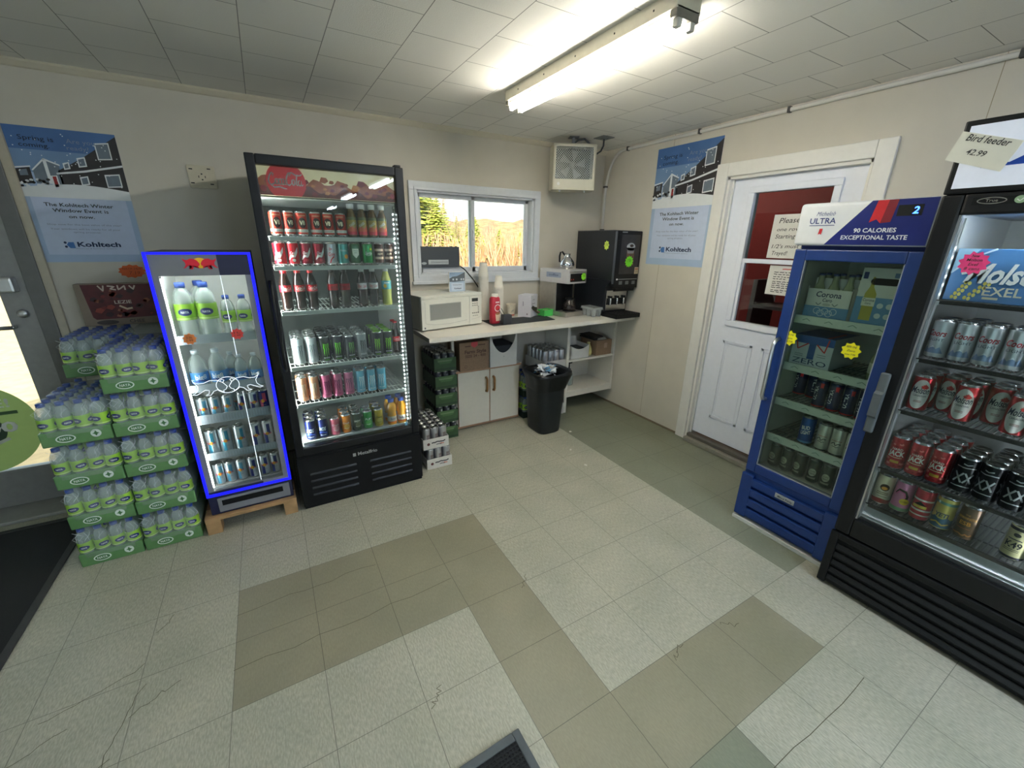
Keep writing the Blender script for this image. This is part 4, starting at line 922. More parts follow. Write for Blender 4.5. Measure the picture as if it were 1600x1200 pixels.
# ------------------------------------------------------------------ slim fridge with the glowing blue edge, on its pallet
def build_pallet():
    o = thing('pallet', 'small raw wood pallet under the slim blue edged energy drink fridge', 'pallet', (-.775, 1.142, 0))
    for i, y in enumerate((0, .097, .194, .29)):
        b = MB(); b.box((0, y, .084), (.455, y + .088, .104), WOOD, .002); b.build('board', o)
    for x in (.0, .385):
        for y in (0, .30):
            b = MB(); b.box((x, y + .002, 0), (x + .07, y + .082, .068), WOOD, .003); b.build('block', o)
        b = MB(); b.box((x, .002, .068), (x + .07, .378, .084), WOOD, .002); b.build('bearer', o)
build_pallet()
RB = Frame(-.741, 1.165, .106, 0)
def build_energy_fridge():
    W, D, H = .412, .46, 1.416
    G = mat('grey_fridge_face', (128, 130, 136), rough=.4, var=.03); N = mat('navy_fridge_body', (26, 30, 62), rough=.45, var=.06)
    GL = mat('lit_blue_edge', (20, 24, 255), emit=.32, var=0, ecol=(16, 18, 255))
    LIN = mat('bright_liner', (236, 236, 236), rough=.4, var=.02)
    o = thing('drinks_fridge', 'slim grey energy drink fridge with glowing blue door edge on a pallet', 'fridge', RB.o)
    cabinet(o, W, D, H, .05, .13, 1.325, .032, .380, N, LIN, 0)
    b = MB(); b.box((0, .004, 0), (W, .05, .114), N, .004); b.box((.04, -.002, .012), (W - .015, .006, .10), G, .006); b.box((.06, -.003, .052), (W - .05, .0, .085), BLACKM); b.build('base', o)
    z0, z1 = .118, H
    d = MB()
    d.box((0, 0, z0), (.036, .045, z1), G); d.box((.376, 0, z0), (W, .045, z1), G); d.box((.036, 0, 1.308), (.376, .045, z1), G); d.box((.036, 0, z0), (.376, .045, z0 + .034), G)
    dr = d.build('door', o)
    e = MB(); t = .011
    for a, c in (((-.003, -.006, z0), (t, .0, z1)), ((W - t, -.006, z0), (W + .003, 0, z1)), ((t, -.006, z1 - t), (W - t, 0, z1)), ((t, -.006, z0), (W - t, 0, z0 + t * 1.5))): e.box(a, c, GL, .002)
    e.build('lit_edge', dr)
    n = MB(); n.rect(.272, W - t, 1.308, z1 - t, flat(-.0006), N); n.build('navy_panel', dr); n = MB(); n.rect(t, .272, z0 + t * 1.5, z0 + .03, flat(-.0006), N)
    # emblem: two red bulls in front of a yellow disc
    Y = mat('emblem_yellow', (255, 196, 30), rough=.4, var=0); R = mat('emblem_red', (232, 30, 56), rough=.4, var=0)
    cu, cv = .203, 1.366
    n.build('navy_strip', dr); n = MB(); n.ell(cu, cv, .030, .024, flat(-.0009), Y, 24); n.build('emblem_disc', dr)
    bull = [(.002, -.002), (.010, .010), (.022, .017), (.036, .018), (.048, .012), (.058, .013), (.066, .020), (.064, .010), (.058, .004), (.056, -.006), (.062, -.016), (.070, -.019), (.060, -.020), (.050, -.013), (.042, -.009), (.034, -.012), (.036, -.020), (.046, -.024), (.032, -.025), (.026, -.014), (.018, -.013), (.012, -.019), (.006, -.022), (.010, -.012), (.004, -.010)]
    for s in (-1, 1):
        n = MB(); vs = [(cu + s * a, cv + b * 1.15) for a, b in bull]; f = flat(-.0013)
        bm = bmesh.new(); fc = bm.faces.new([bm.verts.new(f(*p)) for p in vs]); r = bmesh.ops.triangulate(bm, faces=[fc]); bm.verts.index_update()
        n.add([v.co[:] for v in bm.verts], [[v.index for v in q.verts] for q in bm.faces], R); bm.free(); n.build('emblem_bull', dr)
    p = MB(); p.box((.036, .012, z0 + .034), (.376, .016, 1.308), GLASS); p.build('pane', dr)
    q = MB(); ET = mat('glowing_etched_line', (226, 236, 244), rough=.4, var=0, emit=.34); f = flat(.0112)  # etched lines given a faint glow of their own to show up
    q.rect(.270, .273, .90, 1.308, f, ET); q.rect(.262, .265, z0 + .034, .70, f, ET)
    cu, cv = .205, .745
    q.ring(cu, cv + .002, .052, .0027, f, ET, 32, .045)
    for s in (-1, 1):
        g = lambda L: [(cu + s * a, cv + b) for a, b in L]
        q.stroke(g([(.004, -.006), (.02, .018), (.044, .034), (.075, .036), (.10, .026), (.124, .026), (.142, .036), (.146, .050), (.136, .046)]), .0027, f, ET)
        q.stroke(g([(.142, .036), (.128, .012), (.130, -.008), (.144, -.024), (.158, -.03), (.140, -.034), (.118, -.022), (.100, -.012), (.084, -.016), (.088, -.034), (.104, -.042), (.082, -.044), (.066, -.024), (.05, -.018), (.036, -.028), (.022, -.036), (.024, -.026), (.012, -.020), (.004, -.006)]), .0027, f, ET)
        q.stroke(g([(.02, .018), (.012, .03), (.022, .036), (.03, .028)]), .0024, f, ET)
    q.build('etched_emblem', dr)
    LP = mat('clear_shelf_lip', (196, 206, 218), rough=.15, alpha=.55, var=0, spec=.8)
    for i, (z, h) in enumerate(((.978, .038), (.722, .032), (.540, .044), (.325, .034))):
        sh = wire_shelf(o, .038, .374, .062, .38, z, 0, SHELFW, step=.02)
        l = MB(); l.box((.040, .046, z - .008), (.372, .049, z + h), LP)
        if i == 2 or i == 3:
            for k in range(24): l.box((.046 + k * .0135, .0452, z), (.051 + k * .0135, .046, z + h - .010), mat('lip_tick', (150, 158, 170), rough=.4))
        l.build('shelf_lip', sh)
    f = MB(); f.box((.036, .052, .134), (.376, .39, .142), LIN); f.box((.036, .046, .134), (.376, .052, .152), LIN); f.build('floor_tray', o)
    l = MB(); RL = mat('lit_bright_strip', (255, 250, 246), emit=9, var=0)
    l.box((.0365, .018, z0 + .045), (.0405, .026, 1.295), RL); l.box((.3765, .056, .2), (.3795, .064, 1.295), mat('hidden_fill_side_strip', (255, 250, 244), emit=42, var=0)); l.box((.05, .05, 1.316), (.37, .058, 1.3205), mat('hidden_fill_top_strip', (255, 250, 244), emit=20, var=0)); l.build('light_strip', o)  # side and top strips are added, hidden by the frame, to brighten the inside
build_energy_fridge()
F = RB
WE = {'nayaL': 'tall green label water bottle', 'nayaM': 'short green label water bottle', 'big8L': 'wide blue label water bottle', 'big8S': 'narrow blue label water bottle', 'rbf': 'light blue energy can', 'rbc': 'dark blue energy can', 'rbn': 'navy berry energy can', 'rbft': 'tall light blue energy can', 'rbct': 'tall dark blue energy can'}
row(F, ['nayaL', 'nayaL', 'nayaM', 'nayaM'], [.088, .180, .265, .336], .112, .980, 'bottle', WE, 'top shelf of blue edged fridge', 'bottles on the top shelf of the slim fridge')
put('nayaL', F.w(.150, .21, .980), .6, 'tall green label water bottle behind the front ones in blue edged fridge', 'bottle')
row(F, ['big8L', 'big8L', 'big8S', 'big8S'], [.084, .170, .270, .338], .100, .724, 'bottle', WE, 'second shelf of blue edged fridge', 'bottles on the second shelf of the slim fridge')
put('big8S', F.w(.225, .185, .724), .2, 'blue label water bottle standing back in the gap, second shelf of blue edged fridge', 'bottle')
row(F, ['rbf', 'rbf', 'rbf', 'rbc', 'rbc', 'rbn'], [.066, .120, .178, .246, .299, .3495], .088, .542, 'can', WE, 'third shelf of blue edged fridge', 'cans on the third shelf of the slim fridge')
put('rbf', F.w(.216, .15, .542), .2, 'light blue energy can set back, third shelf of blue edged fridge', 'can')
row(F, ['rbft', 'rbft', 'rbft', 'rbct', 'rbct'], [.070, .132, .200, .278, .338], .092, .327, 'can', WE, 'fourth shelf of blue edged fridge', 'tall cans on the fourth shelf of the slim fridge')
row(F, ['rbf', 'rbf', 'rbf', 'rbc', 'rbc', 'rbc'], [.066, .120, .174, .232, .290, .345], .092, .144, 'can', WE, 'bottom of blue edged fridge', 'cans on the bottom of the slim fridge')
for x, z, c, t, l in ((.092, 1.005, (226, 130, 66), '2.5L\n1.99', 'orange starburst price tag on the glass of the blue edged fridge'), (.292, 1.012, (216, 62, 56), '1L\n1.49', 'red starburst price tag on the glass of the blue edged fridge')):
    m = MB(); m.star(0, 0, .030, 9, flat(0), C(*c)); m.text(t.split('\n')[0], 0, .003, .009, flat(-.0006), INK, 0, w=.026); m.text(t.split('\n')[1], 0, -.012, .009, flat(-.0006), INK, 0, w=.026)
    solo('price_tag', m, l, 'price tag', F.w(x, .0105, z), 0)

# ------------------------------------------------------------------ blue fridge by the white door
BLUE = mat('blue_fridge_enamel', (20, 54, 120), rough=.38, var=.05)
BF = Frame(2.026, -.19, 0, -PI / 2)
def build_blue_fridge():
    W, D, H = .49, .60, 1.785
    o = thing('drinks_fridge', 'blue framed beer fridge with white and blue header beside the white door', 'fridge', BF.o, BF.rz)
    GLN = mat('dim_liner', (206, 214, 206), rough=.5, var=.03)
    cabinet(o, W, D, 1.60, .055, .36, 1.555, .03, .46, mat('blue_side', (18, 44, 118), rough=.45), GLN, .03)
    # header sign box
    h = MB(); h.box((-.012, -.012, 1.597), (W + .006, .30, H), mat('header_white', (222, 226, 230), rough=.35, var=.02), .018, seg=3); hd = h.build('header', o)
    s = MB(); f = flat(-.0128); f2 = flat(-.0136); DB = mat('header_blue', (20, 36, 116), rough=.35, var=.04)
    s.poly([(.125, 1.602), (W - .004, 1.602), (W - .004, H - .004), (.272, H - .004)], f, DB)
    s.poly([(.292, H - .004), (.330, H - .004), (.318, 1.690), (.302, 1.706), (.278, 1.694)], f2, mat('ribbon_red', (200, 30, 42), rough=.4)); s.poly([(.330, H - .004), (.362, H - .004), (.352, 1.694), (.318, 1.690)], f2, mat('ribbon_dark', (128, 22, 40), rough=.4))
    s.text('Michelob', .105, 1.728, .018, f2, C(60, 76, 140), -.005, .4, w=.078); s.text('ULTRA', .098, 1.694, .024, f2, C(30, 50, 120), .01, 0, w=.108); s.rect(.045, .15, 1.684, 1.688, f2, C(120, 130, 160))
    s.poly([(.093, 1.672), (.106, 1.672), (.104, 1.645), (.098, 1.650), (.090, 1.646)], f2, mat('ribbon_red'))
    s.text('90 CALORIES', .305, 1.654, .017, f2, C(232, 236, 242), .02, 0, w=.150); s.text('EXCEPTIONAL TASTE', .305, 1.625, .017, f2, C(232, 236, 242), .02, 0, w=.235)
    s.build('sign_face', hd)
    t = MB(); t.rect(.366, .446, 1.716, 1.758, flat(-.0144), BLACK); t.text('2', .425, 1.724, .026, flat(-.0150), mat('lit_blue_digit', (40, 90, 255), emit=4, var=0, ecol=(40, 80, 255)), .015, .15); t.build('temperature_display', hd)
    d = MB(); z0, z1 = .338, 1.58; k = .052
    d.box((0, 0, z0), (k, .045, z1), BLUE, .006); d.box((W - k, 0, z0), (W, .045, z1), BLUE, .006); d.box((k, 0, z1 - k), (W - k, .045, z1), BLUE, .006); d.box((k, 0, z0), (W - k, .045, z0 + k), BLUE, .006)
    e = mat('grey_gasket', (150, 158, 166), rough=.5)
    for a, b in (((k, .006, z0 + k), (k + .004, .03, z1 - k)), ((W - k - .004, .006, z0 + k), (W - k, .03, z1 - k)), ((k, .006, z0 + k), (W - k, .03, z0 + k + .004))): d.box(a, b, e)
    dr = d.build('door', o)
    p = MB(); p.box((k, .014, z0 + k), (W - k, .019, z1 - k), glass_mat('fridge_glass_tinted', (236, 243, 238), .045)); p.build('pane', dr)
    h = MB(); h.tube([(.022, 0, 1.13), (.022, -.03, 1.125), (.022, -.045, 1.10), (.022, -.045, .82), (.022, -.03, .795), (.022, 0, .79)], .0095, ALU, 10); h.build('handle', dr)
    b = MB(); b.box((-.004, .012, .028), (W + .004, D, .335), BLUE, .006); bs = b.build('base', o)
    g = MB(); g.box((-.006, -.012, .035), (.062, .012, .318), BLUE, .006); g.box((W - .056, -.012, .035), (W + .006, .012, .318), BLUE, .006)
    for i in range(4): g.box((.058, -.014, .052 + i * .066), (W - .052, .010, .102 + i * .066), BLUE, .008)
    g.build('grille', bs)
    t = MB(); t.box((-.008, -.014, 0), (W + .008, D, .024), mat('white_base_strip', (206, 206, 200), rough=.5), .003); t.build('plinth', bs)
    m = MB(); M = Matrix.Identity(4); f = flat(-.0165); L = .05
    m.box((.245 - L, -.0165, .262), (.245 + L, -.012, .290), mat('badge_silver', (176, 180, 184), rough=.35, metal=.6), .010, seg=3); m.text('Minus Forty', .248, .270, .011, flat(-.0172), C(40, 44, 60), .02, w=.076); m.build('badge', bs)
    CL = mat('clear_price_rail', (206, 218, 210), rough=.3, var=.05)
    for z in (1.250, .996, .792, .575):
        sh = wire_shelf(o, .036, .454, .072, .46, z, .034, mat('grey_wire', (140, 150, 144), rough=.5), CL, zt=z + .008)
        r = MB()
        for x in (.10, .20, .30, .40): r.stroke([(x - .018, z - .016), (x, z - .006), (x + .018, z - .016)], .004, flat(.0590), mat('rail_print', (140, 160, 150), rough=.6))
        r.build('rail_print', sh)
    f = MB(); f.box((.034, .07, .364), (.456, .09, .378), CL, .003); f.box((.034, .09, .364), (.456, .53, .372), GLN); f.build('floor_tray', o)
build_blue_fridge()
F = BF
def carton_beer(name, W, D, H, draw, mat_, handle=None):
    m = MB(); m.box((0, 0, 0), (W, D, H), mat_, .002); draw(m, flat(-.0006), flat(-.0012), W, H); return m
WT = mat('carton_white', (214, 218, 214), rough=.6, var=.03); LB = C(96, 146, 190); DKB = C(38, 62, 120)
# six pack: open carrier with bottle necks
o = thing('beer_carrier', 'open white and blue six pack carrier, top left in the blue fridge', 'beer carrier', F.w(.062, .085, 1.252), F.rz)
m = MB(); w, dp, h = .195, .13, .142
for a, b in (((0, 0, 0), (w, .003, h)), ((0, dp - .003, 0), (w, dp, h)), ((0, 0, 0), (.003, dp, h + .01)), ((w - .003, 0, 0), (w, dp, h + .01)), ((0, 0, 0), (w, dp, .003)), ((0, dp / 2 - .0015, 0), (w, dp / 2 + .0015, h + .05))): m.box(a, b, WT)
f, g = flat(-.0006), flat(-.0012)
m.rect(0, w, 0, .058, f, LB); m.text('Corona', w / 2, .104, .026, f, C(28, 40, 84), .015, .12, w=.11); m.text('Cero', w / 2, .082, .016, f, C(28, 40, 84), .015, .12, w=.042); m.ell(w / 2, .068, .018, .007, g, C(180, 186, 180)); 
for x in (-.036, .036): m.stroke([(w / 2 + x - .012, .074), (w / 2 + x, .064), (w / 2 + x + .012, .076)], .004, g, C(120, 130, 130))
for i in range(3): m.ring(w / 2 - .036 + i * .036, .036, .016, .0028, g, C(206, 220, 232))
for i in range(2): m.ring(w / 2 - .018 + i * .036, .026, .016, .0028, g, C(206, 220, 232))
m.build('carton', o)
for i in range(3):
    for j in range(2):
        b = MB(); b.lathe([(0, .004), (.028, .004), (.029, .09), (.0285, .13), (.014, .17), (.0125, .205), (.0125, .21)], mat('pale_beer_glass', (176, 186, 150), rough=.08, alpha=.6, var=0), 14, c=(.034 + i * .0635, .034 + j * .062, 0)); b.lathe([(.0135, .205), (.0145, .207), (.0135, .216), (0, .217)], mat('crown_cap', (60, 80, 130), rough=.4, metal=.4), 14, c=(.034 + i * .0635, .034 + j * .062, 0)); b.build('bottle', o)
m = MB(); w, h = .150, .255
m.box((0, 0, 0), (w, .18, h), WT, .002); f, g, q = flat(-.0006), flat(-.0012), flat(-.0018)
m.rect(0, w, 0, .125, f, LB); m.rect(.055, .130, h - .075, h - .045, f, BLACKM); m.ell(.055, h - .06, .015, .015, g, BLACKM, 12); m.ell(.13, h - .06, .015, .015, g, BLACKM, 12)
m.poly([(.046, .215), (.054, .215), (.058, .17), (.074, .14), (.074, .02), (.030, .02), (.030, .14), (.042, .17)], g, C(176, 168, 70)); m.rect(.026, .076, .085, .122, q, C(222, 222, 208)); m.text('Corona', .051, .106, .012, flat(-.0024), C(30, 40, 90), .01, .1, w=.044); m.text('Cero', .051, .093, .009, flat(-.0024), C(30, 40, 90), .01, .1, w=.022)
for x, v in ((.098, .09), (.132, .09), (.098, .045), (.132, .045)): m.ell(x, v, .012, .012, g, C(206, 220, 226), 14)
m.rect(.008, .026, h - .05, h - .02, g, DKB); m.rect(.12, .145, h - .04, h - .02, g, C(110, 140, 180))
solo('beer_carton', m, 'white and blue beer carton with cut out handle, top right in blue fridge', 'carton', F.w(.272, .085, 1.252), F.rz)
m = MB(); w, h = .190, .158
m.box((0, 0, 0), (w, .26, h), C(196, 206, 214), .002); f, g, q = flat(-.0006), flat(-.0012), flat(-.0018)
m.rect(0, w, h - .04, h, f, C(54, 92, 160)); R2 = C(206, 52, 48)
m.stroke([(.02, h - .035), (.03, .085), (.075, .12)], .006, g, R2); m.stroke([(.115, .12), (.155, .085), (.165, h - .005)], .006, g, R2); m.rect(.08, .112, .04, .125, g, C(50, 88, 150)); m.text('ZERO', .095, .012, .026, g, C(44, 60, 96), 0, w=.16); lines(m, g, .02, .06, (.05, .06), C(120, 130, 140), .003, 2); lines(m, g, .125, .165, (.06, .07), C(120, 130, 140), .003, 4)
m.poly([(0, 0), (w, 0), (w, .26), (0, .26)], lambda u, v: (u, v, h + .0006), C(54, 92, 160)); m.stroke([(.155, .0), (.15, .2)], .012, lambda u, v: (u, v, h + .001), R2)
solo('beer_carton', m, 'pale alcohol free beer carton with red angular stripes, second shelf of blue fridge', 'carton', F.w(.052, .085, .998), F.rz)
bott('clearb', lambda: make_bottle('beer_bottle', [(0, 0), (.028, 0), (.029, .01), (.029, .10), (.014, .145), (.0125, .18)], mat('pale_beer_glass'), (.0145, .178, .19, ALU), (.03, .08, .0294, C(190, 196, 180))))
put('clearb', F.w(.412, .13, .998), F.rz, 'pale glass beer bottle alone at the right of the second shelf, blue fridge', 'bottle')
WB = {'ultra': 'dark navy beer can', 'blight': 'fat blue beer can', 'cream': 'cream beer can', 'lug': 'dark green beer can'}
row(F, ['ultra'] * 4, [.228, .293, .357, .420], .110, .794, 'can', WB, 'third shelf of blue fridge', 'beer cans on the third shelf of the blue fridge')
rows_behind(F, ['ultra'] * 2, [.075, .140], .13, .794, [1, 1], .10, 'can', WB, 'third shelf of blue fridge', 'beer cans on the third shelf of the blue fridge')
row(F, ['blight', 'cream', 'cream', 'cream'], [.212, .294, .360, .424], .112, .577, 'can', WB, 'fourth shelf of blue fridge', 'beer cans on the fourth shelf of the blue fridge')
row(F, ['lug'] * 6, [.085, .152, .220, .289, .356, .422], .124, .373, 'can', WB, 'bottom of blue fridge', 'beer cans on the bottom of the blue fridge')
for x, z, l in ((.062, 1.14, 'yellow star price tag at the left of the blue fridge glass'), (.338, 1.135, 'yellow star price tag at the right of the blue fridge glass')):
    m = MB(); f = flat(0); m.star(0, 0, .041, 9, f, mat('fluorescent_yellow', (238, 232, 22), rough=.7, var=.02)); g = flat(-.0005)
    for k, (t, v, w_) in enumerate((('BEER ONE', .014, .04), ('Zero', -.004, .034), ('now 7.99', -.022, .042))): m.text(t, 0, v, .009, g, mat('pen_ink'), .006, .2, w=w_)
    solo('price_tag', m, l, 'price tag', F.w(x, .012, z), F.rz)

# ------------------------------------------------------------------ big black beer fridge at the right edge
KF = Frame(1.910, -.708, 0, -PI / 2)
def build_beer_fridge():
    W, D, H = .82, .74, 2.01
    o = thing('drinks_fridge', 'wide black beer fridge with white header sign at the right edge', 'fridge', KF.o, KF.rz)
    LN = mat('grey_liner', (150, 152, 154), rough=.5, var=.03)
    cabinet(o, W, D, 1.775, .062, .405, 1.715, .055, .765, BODYK, LN, .30)
    b = MB(); b.box((0, .012, .012), (W, D, .30), BLACKM, .006); b.box((-.004, -.004, .012), (.03, .012, .305), BLACK, .004); b.box((W - .03, -.004, .012), (W + .004, .012, .305), BLACK, .004); b.box((0, -.002, .27), (W, .012, .305), BLACK, .006); bs = b.build('base', o)
    g = MB()
    for i in range(5):
        M = Matrix.Translation((0, .006, .045 + i * .045)) @ Matrix.Rotation(-.35, 4, 'X'); g.box((.03, -.010, -.010), (W - .03, .010, .020), BLACK, .006, M)
    g.build('grille', bs)
    z0, z1 = .312, 1.775; d = MB()
    d.box((0, 0, z0), (.062, .058, z1), BLACK, .008); d.box((W - .062, 0, z0), (W, .058, z1), BLACK, .008); d.box((.062, 0, z1 - .068), (W - .062, .058, z1), BLACK, .008); d.box((.062, 0, z0), (W - .062, .058, z0 + .095), BLACK, .008)
    dr = d.build('door', o)
    for a, c in (((.062, .01, z0 + .095), (.068, .05, z1 - .068)), ((W - .068, .01, z0 + .095), (W - .062, .05, z1 - .068))):
        e = MB(); e.box(a, c, ALU); e.build('glazing_bead', dr)
    p = MB(); p.box((.068, .018, z0 + .095), (W - .068, .022, z1 - .068), GLASS); p.build('pane', dr)
    h = MB(); h.box((-.006, -.018, .83), (.028, .0, 1.10), mat('grey_handle', (86, 92, 94), rough=.5, var=.03), .012, seg=3); h.prism([(-.018, 1.02), (-.018, .90), (-.030, .91), (-.030, 1.01)], -.004, .026, mat('grey_handle'), ax='x'); h.build('handle', dr)
    t = MB(); f = flat(-.0008); g2 = flat(-.0014)
    t.rect(.085, .225, 1.738, 1.762, f, BLACKM); t.ring(.132, 1.750, .036, .003, g2, CHROME, 28, .011); t.text('True', .132, 1.746, .009, g2, CHROME, .01, w=.03); t.ell(.198, 1.750, .014, .012, g2, C(150, 180, 140), 14); t.stroke([(.19, 1.751), (.197, 1.745), (.207, 1.756)], .003, flat(-.002), C(226, 230, 220)); t.build('badge', dr)
    # header light box
    h = MB(); h.box((0, 0, 1.777), (W, .18, H), BLACK, .006); hd = h.build('header', o)
    f, g2 = flat(-.0006), flat(-.0012); s = MB(); HW = mat('header_sign_face', (204, 210, 222), rough=.25, var=.03, emit=.10)
    s.rect(.018, W - .018, 1.795, H - .018, f, HW); BB = mat('header_sign_blue', (34, 74, 170), rough=.25)
    s.poly([(.075, 1.856), (.115, 1.874), (.140, 1.866), (.24, 1.925), (.36, 1.86)], g2, BB); s.poly([(.36, 1.86), (.5, 1.95), (.66, 1.86)], g2, BB); s.rect(.2, .60, 1.822, 1.845, g2, C(170, 180, 200)); s.build('sign_face', hd)
    SW = mat('chrome_wire', (150, 152, 154), rough=.3, metal=.8, var=.03)
    for z in (1.404, 1.168, .940, .660, .472):
        wire_shelf(o, .060, .760, .085, .60, z, .016, SW, BLACK, step=.016)
    c = MB()
    for x in (.0605, .755):
        c.box((x, .078, .42), (x + .006, .084, 1.70), ALU)
        for z in (1.404, 1.168, .940, .660, .472): c.box((x - .001, .070, z - .02), (x + .012, .088, z - .004), ALU, .002)
    c.build('shelf_track', o)
    f = MB(); f.box((.056, .062, .409), (.764, .66, .418), mat('pale_tray', (196, 198, 200), rough=.4, var=.03)); f.add([(.058, .060, .405), (.762, .060, .405), (.762, .10, .456), (.058, .10, .456)], [(0, 1, 2, 3)], mat('pale_tray')); f.build('floor_tray', o)
    l = MB(); BL = mat('hidden_fill_bar', (250, 252, 255), emit=60, var=0); DT = mat('lit_led_point', (250, 252, 255), emit=8, var=0)
    l.box((.10, .064, 1.7085), (.74, .072, 1.7125), BL)  # added bar hidden behind the top frame, lights the stock
    z = 1.42
    while z < 1.60: l.box((.0605, .052, z), (.0640, .056, z + .008), DT); z += .034
    l.box((.757, .064, .47), (.763, .076, 1.69), mat('unseen_fill_strip', (240, 244, 255), emit=90, var=0)); l.build('light_strip', o)  # strong right strip added out of view to brighten the cans
build_beer_fridge()
F = KF
m = MB(); w, dp, h = .40, .27, .188
m.box((0, 0, 0), (w, dp, h), mat('beer_box_blue', (74, 126, 184), rough=.4, var=.12, scale=9), .002); f, g, q = flat(-.0006), flat(-.0012), flat(-.0018)
m.poly([(0, h), (.06, h), (.0, h - .09)], f, C(150, 190, 226)); m.stroke([(0, .10), (.05, .16), (.10, .188)], .006, g, C(190, 214, 236))
script(m, 'Molson', .148, .070, .066, g, (238, 240, 242), .215, .03, .4, False); m.stroke([(.03, .098), (.055, .108), (.075, .10)], .009, g, SCR((238, 240, 242)))
m.text('EXEL', .150, .026, .030, g, C(220, 214, 190), .015, 0, w=.098); m.rect(.105, .145, .012, .020, g, C(206, 200, 170))
for x0, x1 in ((.03, .055), (.065, .105)):
    for k in range(5):
        a = k / 4; m.ell(x0 + (x1 - x0) * a - .005, .012 + .055 * a, .005, .007, g, C(214, 200, 90), 8); m.ell(x0 + (x1 - x0) * a + .006, .010 + .055 * a, .005, .007, g, C(236, 224, 120), 8)
m.poly([(.21, .188), (.27, .188), (.262, .085), (.222, .085)], f, C(226, 196, 90)); m.rect(.206, .274, .165, .188, q, C(238, 236, 226)); m.poly([(.21, .160), (.272, .168), (.270, .15), (.214, .14)], q, C(180, 150, 80))
solo('beer_box', m, 'large blue lager box with white script on top shelf of black beer fridge', 'box', F.w(.070, .098, 1.406), F.rz)
m = MB(); m.star(0, 0, .042, 11, flat(0), mat('fluorescent_pink', (236, 66, 130), rough=.7, var=.02)); g = flat(-.0006)
for t, v, w_ in (('New', .020, .02), ('Molson', .006, .04), ('Exel', -.009, .026), ('8 cans', -.024, .04)): m.text(t, 0, v, .010, g, mat('pen_ink'), .006, .2, w=w_)
solo('price_tag', m, 'pink star price tag on the glass over the blue lager box', 'price tag', F.w(.140, .015, 1.545), F.rz)
WK = {'coors': 'silver light beer can', 'molson': 'red and white beer can', 'jack': 'red floral cider can', 'xx': 'black double cross beer can', 'craft1': 'cream and dark red craft beer can', 'craft2': 'pink craft beer can with yellow badge', 'craft3': 'red and white banded craft beer can', 'craft4': 'yellow and blue craft beer can', 'esb': 'brown and gold craft beer can', 'k49': 'pale cream craft beer can', 'navyc': 'x'}
row(F, ['coors'] * 8, [.1 + .0675 * i for i in range(8)], .124, 1.170, 'can', WK, 'second shelf of black beer fridge', 'light beer cans on the second shelf of the beer fridge')
rows_behind(F, ['coors'] * 6, [.1 + .0675 * i for i in range(6)], .124, 1.170, [1, 2, 1, 2, 1, 2], .070, 'can', WK, 'second shelf, black beer fridge', 'light beer cans on the second shelf of the beer fridge')
row(F, ['molson'] * 4, [.100, .232, .372, .440], .122, .942, 'can', WK, 'third shelf of black beer fridge', 'beer cans on the third shelf of the beer fridge')
rows_behind(F, ['molson'] * 6, [.10, .168, .236, .304, .372, .440], .130, .942, [2, 2, 2, 2, 1, 2], .072, 'can', WK, 'third shelf, black beer fridge', 'beer cans on the third shelf of the beer fridge')
K = ['jack'] * 3 + ['xx'] * 6; X = [.097, .165, .233, .306, .3755, .445, .5145, .584, .6535]
row(F, K, X, .124, .662, 'can', WK, 'fourth shelf of black beer fridge', 'cans on the fourth shelf of the beer fridge')
rows_behind(F, K, X, .124, .662, [3, 3, 3, 2, 3, 3, 3, 0, 0], .0705, 'can', WK, 'fourth shelf, black beer fridge', 'cans on the fourth shelf of the beer fridge')
row(F, ['craft1', 'craft2', 'craft3', 'craft4', 'esb', 'k49'], [.092, .160, .228, .296, .368, .500], .128, .474, 'can', WK, 'lowest shelf of black beer fridge', 'craft beer cans on the lowest shelf')
put('nos', F.w(.575, .128, .474), F.rz, 'navy blue can beside the cream craft can, lowest shelf of black beer fridge', 'can')
m = MB(); c = [(.003, 1.979), (.158, 1.925), (.128, 1.838), (-.022, 1.893)]
m.prism(c, -.0075, -.006, mat('price_card', (226, 224, 210), rough=.8, var=.02)); f = flat(-.0082)
m.text('Bird feeder', .072, 1.931, .020, f, mat('pen_ink'), .012, .2, w=.118, rot=-.31); m.text('42.99', .052, 1.897, .017, f, mat('pen_ink'), .012, .2, w=.054, rot=-.31)
solo('price_card', m, 'tilted white card with handwriting stuck on the black fridge header', 'sign', F.o, F.rz)
